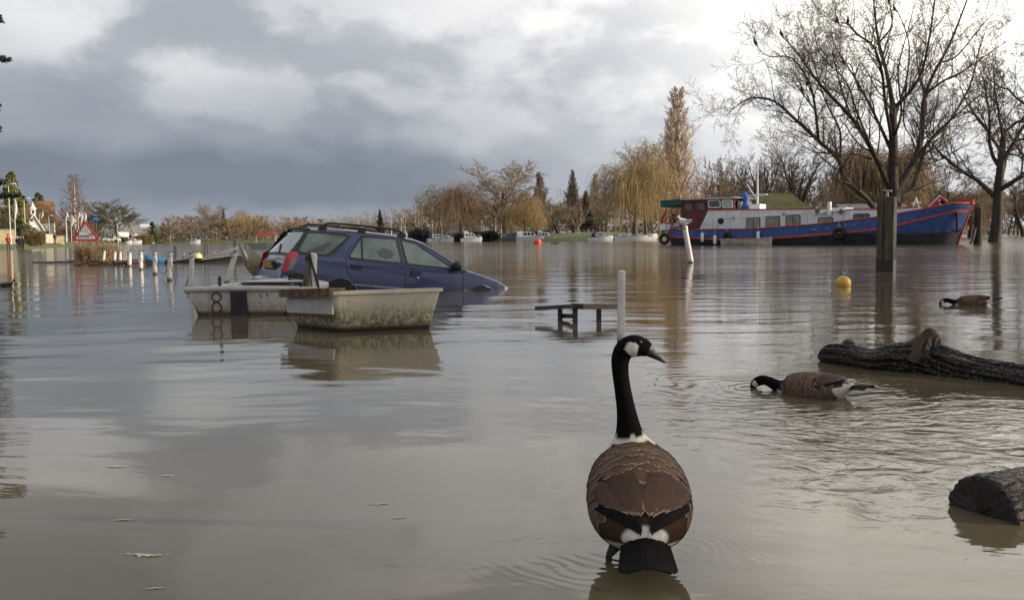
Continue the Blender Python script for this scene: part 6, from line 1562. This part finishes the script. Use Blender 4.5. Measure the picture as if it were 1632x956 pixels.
    for s_ in (-1, 1):
        B = nb(); B3 = nb()
        # flank feathers first (lowest)
        nr = 11
        for i in range(2, nr):
            k = k_a+(k_b-k_a)*(i+.6)/nr
            for j in range(8):
                t = s_*(1.45+.155*j+r2.normal(0,.02)); feather(B3, k+r2.normal(0,.25)+1.0, t, 4.8, .16, .0006+.0002*i, .0022+.0002*i)
        B3.build('flank_feathers', f_flank, o, 180)
        # mantle and wing coverts, from the rump forwards so that front rows lie on top
        nr = 11
        for i in range(nr):
            f_ = (i+.2)/nr; k = k_a+(k_b-k_a)*(.30+.76*f_)
            nn = 6
            for j in range(nn):
                t = s_*(.10+(1.50*(j+.5*(i % 2))/nn)+r2.normal(0,.02))
                L_ = 6.4*(1-.38*f_); feather(B, k+r2.normal(0,.35), t, L_*r2.uniform(.93,1.1), .225*(1-.10*f_)+r2.normal(0,.012), .0020+.0005*i-.0003*j, .0046+.0005*i-.0003*j, skew=-s_*(.02+.10*(1-f_))+r2.normal(0,.03))
        w_ = B.build('wing', f_brown, o, 180)
        # long tertials folding together over the rump
        B = nb()
        for i in range(6):
            t = s_*(1.12-.17*i); feather(B, k_a+(k_b-k_a)*(.315-.004*i), t, 7.8+.5*i+r2.uniform(-.4,.4), .19, .0050+.0008*i, .0085+.0010*i+(.001 if s_ > 0 else 0), skew=-s_*(.52-.07*i)+r2.normal(0,.02), nv=16)
        B.build('tertials', f_plain, w_, 180)
        B = nb()
        for i in range(5):
            t = s_*(1.42-.16*i); feather(B, k_a+(k_b-k_a)*(.40-.01*i), t, 14.6+.75*i, .20, .0030+.0006*i, .0075+.0012*i+(.0015 if s_ > 0 else 0), skew=-s_*(.80-.06*i), nv=16)
        B.build('primaries', f_black, w_, 180)
    # tail: overlapping black feathers in a fan
    (ty, tz, tl, ta, tw) = tail; r0 = np.array(pos[0])
    B = nb()
    for i in range(-6, 7):
        a = i/6*tw; d_ = np.array([math.sin(a)*.55, -math.cos(a)*math.cos(ta), -math.sin(ta)*math.cos(a)]); d_ /= np.linalg.norm(d_)
        sidev = np.cross(d_, np.array([0,-math.sin(ta),math.cos(ta)])); sidev /= np.linalg.norm(sidev); nv_ = np.cross(sidev, d_); L_ = tl*(1-.10*(i/6)**2)
        base = r0+np.array([i*.0082, ty, tz-.0012*i*i*.35]); rws = []; r_ = float(r2.random())
        for v in VS:
            sh = (.8+.2*v) if v < .86 else max(.15, math.sqrt(max(0, 1-((v-.86)/.14)**2))); row = []
            for iu in range(7):
                u = -1+iu/3; row.append(base+d_*L_*v+sidev*u*sh*.017+nv_*(.0035-.0012*abs(i)-.004*u*u-.012*v*v*0)); B.attr['fu'].append(u*sh); B.attr['fv'].append(v); B.attr['fr'].append(r_)
            rws.append(row)
        B.grid(rws)
    B.build('tail', f_black, o, 180)
    # white upper tail coverts as loose downy tufts
    B = nb(); 
    for i in range(300):
        x = r2.uniform(-.044,.044); u = r2.random(); st_ = r0+np.array([x, .055-.03*u-abs(x)*.1, .024+.012*r2.random()-x*x*5.5]); d_ = np.array([x*1.5, -math.cos(ta*.9), -math.sin(ta*.9)-.15]); d_ /= np.linalg.norm(d_)
        e = st_+d_*r2.uniform(.014,.030); s2_ = np.array([.0030,0,0]); rws = [[st_-s2_, st_+s2_], [(st_+e)/2-s2_*1.2+np.array([0,0,.002]), (st_+e)/2+s2_*1.2+np.array([0,0,.002])], [e-s2_*.2, e+s2_*.2]]
        B.grid(rws); B.attr['fu'] += [0]*6; B.attr['fv'] += [0]*6; B.attr['fr'] += [0]*6
    B.build('rump_down', mat('down_white', (.70,.68,.64), .9, .08, 40), o)
    if legs:
        for sx, (fx, fy) in ((-1, legs[0]), (1, legs[1])):
            b = MB(); b.tube([(sx*.055,-.02,.085),(sx*.062,-.05,.045),(fx,fy,.012),(fx,fy+.01,-.10)], [.030,.020,.0095,.0085], 10); lg = b.build('leg', leg_m, o, 60)
            b = MB(); rws = [[(fx-.008,fy,-.095),(fx,fy,-.09),(fx+.008,fy,-.095)], [(fx-.045,fy+.09,-.105),(fx,fy+.105,-.10),(fx+.045,fy+.09,-.105)]]; b.grid(rws)
            for q in (-.045,0,.045): b.tube([(fx,fy,-.095),(fx+q*.9,fy+.1,-.10)], .006, 6)
            b.build('foot', leg_m, lg)
    return o
U, D_ = (0,0,1), (0,-1,0)
stand = [(0,-.215,.104,.034,.018,*U),(0,-.185,.112,.072,.046,*U),(0,-.135,.125,.116,.084,*U),(0,-.065,.143,.137,.114,*U),(0,.015,.160,.139,.123,*U),(0,.090,.172,.130,.118,*U),
         (0,.145,.188,.114,.102,0,-.15,1),(-.002,.174,.228,.096,.082,0,-.6,.8),(-.008,.178,.264,.070,.064,0,-1,.25),
         (-.012,.178,.300,.0420,.044,-.1,-1,0),(-.020,.176,.362,.0285,.031,-.35,-.94,0),(-.031,.174,.430,.0230,.0250,-.7,-.7,0),(-.038,.172,.480,.0222,.0240,-1,-.35,.0),
         (-.038,.172,.520,.0245,.0265,-1,-.15,.25),(-.025,.171,.549,.0285,.0300,-.6,-.05,.8),(.000,.169,.560,.0315,.0325,-.12,0,1),(.024,.168,.557,.0270,.0280,.1,0,1),(.043,.167,.548,.0185,.0210,.2,0,1)]
gp = at(1010, 886)
GO = goose('goose', 'large brown goose with black neck standing in the shallows with its back to us', stand, (gp.x+.016, gp.y+.02, 0), R(-3), (1.5,6.3), (14.15,15.4), (8.95,17), (.0,.012,.100,R(31),.20), legs=((-.085,-.055),(.075,-.05)), seed=3)
float_ = [(0,-.265,.105,.026,.014,*U),(0,-.235,.098,.060,.036,*U),(0,-.175,.082,.100,.070,*U),(0,-.090,.062,.132,.098,*U),(0,.0,.050,.142,.108,*U),(0,.085,.046,.130,.104,*U),
          (0,.145,.046,.104,.088,*U),(0,.185,.042,.074,.066,*U),(0,.22,.040,.052,.050,0,-.15,1),
          (0,.255,.044,.040,.041,0,-.2,1),(0,.295,.058,.034,.036,0,-.3,1),(0,.33,.070,.031,.033,0,-.1,1),(0,.355,.074,.031,.032,0,.1,1),
          (0,.378,.072,.032,.033,0,.4,1),(0,.400,.064,.032,.033,0,.6,1),(0,.420,.051,.030,.031,0,.8,1),(0,.437,.036,.025,.026,0,.9,.8),(0,.449,.022,.017,.019,0,1,.6)]
a, c = at(1385, 640), at(1197, 617)
dv = Vector((c.x-a.x, c.y-a.y)); Lg = dv.length; sc = Lg/.83
cen = Vector((a.x, a.y))+dv*(.37/.83)
goose('goose', 'brown goose dipping its bill in the water beside the dark log', float_, (cen.x, cen.y, -.012), math.atan2(dv.y, dv.x)-math.pi/2, (1.5,6.4), (14.1,15.8), (8.5,17), (.0,.0,.125,R(-6),.35), legs=None, seed=5, scale=sc)
a, c = at(1594, 487), at(1497, 485)
dv = Vector((c.x-a.x, c.y-a.y)); Lg = dv.length; cen = Vector((a.x, a.y))+dv*(.37/.83)
goose('goose', 'brown goose feeding with its head low, far right beyond the dark log', float_, (cen.x, cen.y, -.005), math.atan2(dv.y, dv.x)-math.pi/2+.05, (1.5,6.4), (14.1,15.8), (8.5,17), (.0,.0,.14,R(-9),.3), legs=None, seed=9, scale=Lg/.83)
# ------------------------------------------------------------------ birds in the big tree, gull on the post
crow_m = mat('dark_bird', (.012,.012,.013), .7, .3, 9)
def perched(label, zx, zy, dep, h=.80, rz=0.0, horiz=.35):
    q = Vector(hz(zx, zy, dep)); o = thing('cormorant', label, 'bird', q, rz, 'dark birds perched in the huge bare tree')
    sp = [(-.34,.0-.30,.03,.03),(-.24,-.10,.08,.05),(-.14,.06,.16,.12),(-.02,.24,.20,.17),(.07,.42,.15,.13),(.10,.56,.07,.07),(.10,.68,.05,.05),(.12,.76,.06,.06),(.17,.79,.05,.045),(.22,.79,.02,.02)]
    s_ = h/.9; b = MB(); rws = []
    P3 = np.array([(0, y, z) for y, z, _, _ in sp])*s_; tn = np.gradient(P3, axis=0); tn /= np.linalg.norm(tn, axis=1, keepdims=True)
    for (y, z, rx, rr), p_, t_ in zip(sp, P3, tn):
        u_ = np.cross(t_, (1,0,0)); u_ /= np.linalg.norm(u_); rws.append([p_+np.array([1,0,0])*rx*s_*math.cos(a_)+u_*rr*s_*math.sin(a_) for a_ in np.linspace(0, 2*math.pi, 11)[:-1]])
    b.grid(rws, closed=True); b.f += [tuple(range(10)), tuple(range(90, 100))]; b.m += [0, 0]; b.build('body', crow_m, o, 180)
    b = MB(); b.tube([P3[-1]-np.array([0,.03,0]), P3[-1]+np.array([0,.10*s_,-.01])], [.022,.008], 6); b.build('bill', crow_m, o)
    b = MB()
    for sx in (-.05,.05): b.tube([(sx,.0,.10),(sx,.02,-.04)], .018, 5)
    b.build('leg', crow_m, o)
for zx, zy, dp, lb, rz in ((300,208,-6.8,'leftmost dark bird, alone on the outermost left twig',1.2),(420,168,-5.4,'dark bird on the second branch tip from the left',.8),(678,104,-5.4,'left bird of the pair near the top of the tree',.2),(728,110,-5,'right and larger bird of the pair near the top of the tree',-.5),
      (942,50,5.6,'dark bird high on the central stem just below the top edge',.5),(920,10,.4,'dark bird cut by the top edge of the picture',-.8),(515,428,-6,'lower bird of the two on the inner left branches',.4),(543,394,-4.2,'upper bird of the two on the inner left branches',-1.0),
      (662,268,.4,'dark bird upright on a thin branch left of the tree middle',.9),(705,296,4.8,'dark bird just right and below the one left of the tree middle',.1),(778,410,3.4,'lowest dark bird, on a fork near the tree middle',-.4)):
    perched(lb, zx, zy, dp, rz=rz)
g_ = thing('gull', 'white gull hunched on top of the leaning post before the barge stern', 'gull', GULL+Vector((-.02,0,.015)), R(80)); g_.scale = (1.3,1.15,1.35)
b = MB(); rws = []
for y, z, rx, rr in ((-.22,.10,.01,.01),(-.16,.10,.04,.025),(-.06,.09,.085,.075),(.04,.10,.09,.085),(.10,.12,.07,.075),(.125,.165,.05,.05),(.135,.20,.046,.046),(.16,.215,.042,.04),(.185,.205,.025,.025)):
    rws.append([(rx*math.cos(a_), y, z+rr*math.sin(a_)) for a_ in np.linspace(0, 2*math.pi, 15)[:-1]])
b.grid(rws, closed=True); b.f += [tuple(range(14)), tuple(range(14*8, 14*9))]; b.m += [0, 0]; b.build('body', gel_white, g_, 180)
b = MB(); b.tube([(0,.18,.205),(0,.225,.195)], [.014,.004], 7); b.build('bill', mat('gull_bill', (.35,.06,.03), .4), g_)
b = MB()
for s_ in (-1, 1):
    rws = [[(s_*(.088-.012*abs(k)), .06-.28*t, .12+.02*k*.9-.05*t*0+.0*k) for k in (-2,-1,0,1,2)] for t in (0,.35,.7,1.0)]; b.grid(rws)
b.build('wing', mat('gull_grey', (.42,.44,.47), .7), g_, 180)
b = MB()
for s_ in (-.03,.03): b.tube([(s_,0,.04),(s_,.01,-.02)], .008, 5)
b.build('leg', mat('gull_bill', (.35,.06,.03), .4), g_)
# ------------------------------------------------------------------ logs
def bark_log_material():
    m_ = bpy.data.materials.new('wet_log_bark'); m_.use_nodes = True; nt = m_.node_tree; b_ = nt.nodes['Principled BSDF']; q = NG(nt)
    tc = q.node('ShaderNodeTexCoord').outputs['Object']
    tc = q.mapv(tc, (1,1,1), rot=(0,0,R(-22))); tc = q.vm('ADD', tc, q.vm('MULTIPLY', q.vm('SUBTRACT', q.noise(tc, 9, 3, .5, 0, 1), (.5,.5,.5)), (.10,.05,.05)))
    st = q.mapv(tc, (9,34,34))
    v = q.node('ShaderNodeTexVoronoi', feature='DISTANCE_TO_EDGE'); q.l.new(st, v.inputs['Vector']); v.inputs['Scale'].default_value = 1.0
    crack = q.ss(v.outputs['Distance'], .0, .22); fi = q.noise(q.mapv(tc, (30,90,90)), 1.0, 5, .65); lg_ = q.noise(tc, 5, 4, .6)
    c_ = q.mix(fi, (.026,.019,.015), (.075,.056,.044)); c_ = q.mix(q.ss(lg_, .55, .75), c_, (.10,.075,.055)); c_ = q.mix(crack, (.008,.006,.005), c_)
    q.l.new(c_, b_.inputs['Base Color']); q.l.new(q.ss(lg_, .3, .7, .35, .7), b_.inputs['Roughness'])
    bn = q.node('ShaderNodeBump'); bn.inputs['Strength'].default_value = 1.0; bn.inputs['Distance'].default_value = .012
    q.l.new(q.m('ADD', crack, q.m('MULTIPLY', fi, .5)), bn.inputs['Height']); q.l.new(bn.outputs[0], b_.inputs['Normal'])
    return m_
bark_log = bark_log_material()
def log_mesh(name, path, radii, parent, seed, n=48, m_=38, rough=.16, ridges=11, flat=.85, cap=False):
    r2 = np.random.default_rng(seed); sp = smooth_path(np.array(path), m_); rad = smooth_path(np.array([(q, 0, 0) for q in radii]), m_)[:, 0]
    K = len(sp); tan = np.gradient(sp, axis=0); tan /= np.linalg.norm(tan, axis=1, keepdims=True)
    th = np.arange(n)*2*math.pi/n; ph = r2.uniform(0, 6.28, 14); amp = r2.uniform(.3, 1, 14); fr = r2.integers(3, 17, 14); kk = r2.uniform(.5, 5, 14)
    rows = []; s_ = np.cumsum(np.concatenate([[0], np.linalg.norm(np.diff(sp, axis=0), axis=1)]))
    for i in range(K):
        t = tan[i]; a = np.cross((0,0,1), t); a /= np.linalg.norm(a); u_ = np.cross(t, a); row = []
        for q in th:
            d_ = sum(amp[m]*math.sin(fr[m]*q+(kk[m]*.5-1.2)*s_[i]+ph[m]+1.6*math.sin(s_[i]*(1.5+kk[m])+ph[m])) for m in range(14))/5.0
            d_ = -abs(d_)*1.4+.3
            rr = rad[i]*(1+rough*d_+.010*r2.normal())
            row.append(sp[i]+a*rr*math.cos(q)+u_*rr*flat*math.sin(q))
        rows.append(row)
    b = MB(); b.grid(rows, closed=True); b.f.append(tuple((K-1)*n+j for j in range(n))); b.m.append(0)
    if not cap: b.f.append(tuple(range(n))); b.m.append(0)
    o = b.build(name, m_ and bark_log, parent, 60)
    return rows, o
l0, l1, l2, l3 = at(1316, 577), at(1400, 590), at(1500, 597), at(1640, 614)
lo = thing('log', 'long dark gnarled log with knobs lying in the water behind the feeding goose', 'log', (l1.x, l1.y, 0))
def rl(v, z): return (v.x-l1.x, v.y-l1.y+.10, z)
l4 = at(1760, 628)
log_mesh('trunk', [rl(l0,.02),rl((l0*.8+l1*.2),.055),rl((l0*.45+l1*.55),.06),rl(l1,.055),rl((l1*.6+l2*.4),.075),rl(l2,.07),rl((l2*.6+l3*.4),.03),rl(l3,.015),rl(l4,.0)],
         [.03,.075,.088,.085,.115,.130,.115,.115,.12], lo, 5, rough=.24, n=64)
b = MB(); q = P(1480, 548, l2.y+.12)
kn, ko = log_mesh('knob', [(q.x-l1.x-.06,q.y-l1.y+.02,.05),(q.x-l1.x-.03,q.y-l1.y+.02,.13),(q.x-l1.x+.005,q.y-l1.y+.01,.195),(q.x-l1.x+.025,q.y-l1.y,.245),(q.x-l1.x+.04,q.y-l1.y,.262)], [.13,.110,.082,.058,.022], lo, 8, n=44, m_=8, rough=.30)
ko.data.materials.clear(); ko.data.materials.append(mat('knob_bark', (.030,.019,.013), .7, .5, 16, .9, 40, c2=(.060,.036,.021)))
q = P(1352, 552, l0.y+.1)
log_mesh('stub', [(q.x-l1.x,q.y-l1.y,.05),(q.x-l1.x-.0,q.y-l1.y,.10),(q.x-l1.x+.02,q.y-l1.y,.125),(q.x-l1.x+.03,q.y-l1.y,.135)], [.09,.06,.042,.018], lo, 9, n=20, m_=5, rough=.15)
# sawn log in the right foreground
c0 = P(1565, 812, 2.86); ax_ = Vector((.90, .42, -.03)).normalized()
lg = thing('log', 'thick sawn log with a dark cut face at the right edge of the foreground', 'log', (c0.x, c0.y, 0))
Rl = .134; zc_ = c0.z-.022
pth = [Vector((0,0,zc_))+ax_*t for t in (0,.25,.5,.8,1.1)]
rws, lo2 = log_mesh('trunk', [tuple(v) for v in pth], [Rl*.97,Rl,Rl*1.02,Rl*1.05,Rl*1.08], lg, 14, n=110, m_=34, rough=.045, flat=1.0, cap=True, ridges=9)
face = rws[0]; cc = sum(np.array(p_) for p_ in face)/len(face)
b = MB(); rings = []
for k in (1.0,.98,.86,.7,.52,.34,.18,.05):
    rr = np.random.default_rng(int(k*100)); mr = np.mean([np.linalg.norm(np.array(p_)-cc) for p_ in face]); rings.append([cc+(np.array(p_)-cc)*k*(1 if k > .95 else (.25+.75*mr/np.linalg.norm(np.array(p_)-cc)))+np.array(ax_)*(-.003 if k < .99 else 0)*(1+2.0*rr.random()) for p_ in face])
b.grid(rings, closed=True); b.f.append(tuple(range(7*110, 8*110))); b.m.append(0)
def cut_mat():
    m_ = bpy.data.materials.new('sawn_end'); m_.use_nodes = True; nt = m_.node_tree; b_ = nt.nodes['Principled BSDF']; q = NG(nt)
    tc = q.node('ShaderNodeTexCoord').outputs['Object']; dd = q.vm('DISTANCE', tc, tuple(cc)); nz = q.noise(tc, 20, 5, .6)
    rg_ = q.m('SINE', q.m('ADD', q.m('MULTIPLY', dd, 520.0), q.m('MULTIPLY', nz, 9.0)))
    c_ = q.mix(q.ss(q.m('ADD', rg_, q.m('MULTIPLY', q.m('SUBTRACT', nz, .5), 9.0)), -1.5, 2.5), (.018,.013,.010), (.034,.025,.019)); c_ = q.mix(q.ss(nz, .45, .75), c_, (.012,.009,.008))
    q.l.new(c_, b_.inputs['Base Color']); b_.inputs['Roughness'].default_value = .6
    bn = q.node('ShaderNodeBump'); bn.inputs['Strength'].default_value = .6; bn.inputs['Distance'].default_value = .006; q.l.new(q.m('ADD', nz, q.m('MULTIPLY', rg_, .03)), bn.inputs['Height']); q.l.new(bn.outputs[0], b_.inputs['Normal'])
    return m_
b.build('cut_face', cut_mat(), lg, 60)
# ------------------------------------------------------------------ cloud reflections on the foreground water, painted as pale flakes
reflection_m = mat('pale_reflection', (.52,.46,.35), .9, .2, 12)
for px, py, w_, lb in ((187,743,58,'largest pale painted cloud reflection, farthest up on the left foreground water'),(267,758,40,'thin pale painted cloud reflection right of the largest one'),(196,829,54,'long narrow pale streak of painted cloud reflection in the middle of the left foreground'),(230,884,78,'longest pale streak of painted cloud reflection near the lower left'),
      (246,938,44,'pale clot of painted cloud reflection at the bottom left'),(603,803,46,'pale yellowish painted reflection in the centre foreground, upper of two'),(635,825,36,'pale yellowish painted reflection in the centre foreground, lower of two')):
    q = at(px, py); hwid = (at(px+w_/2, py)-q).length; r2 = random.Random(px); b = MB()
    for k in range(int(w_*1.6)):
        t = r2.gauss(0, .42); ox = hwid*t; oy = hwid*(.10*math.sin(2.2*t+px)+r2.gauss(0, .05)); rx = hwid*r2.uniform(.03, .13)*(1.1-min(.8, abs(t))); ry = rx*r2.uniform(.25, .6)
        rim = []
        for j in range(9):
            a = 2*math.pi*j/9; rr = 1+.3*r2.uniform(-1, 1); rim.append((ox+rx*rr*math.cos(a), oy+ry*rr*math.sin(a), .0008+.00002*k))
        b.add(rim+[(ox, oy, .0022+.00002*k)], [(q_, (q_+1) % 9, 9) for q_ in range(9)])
    tag(b.build('reflection_patch', reflection_m, None, None, (q.x, q.y, 0)), lb, 'cloud reflection', 'painted cloud reflections on the foreground water')
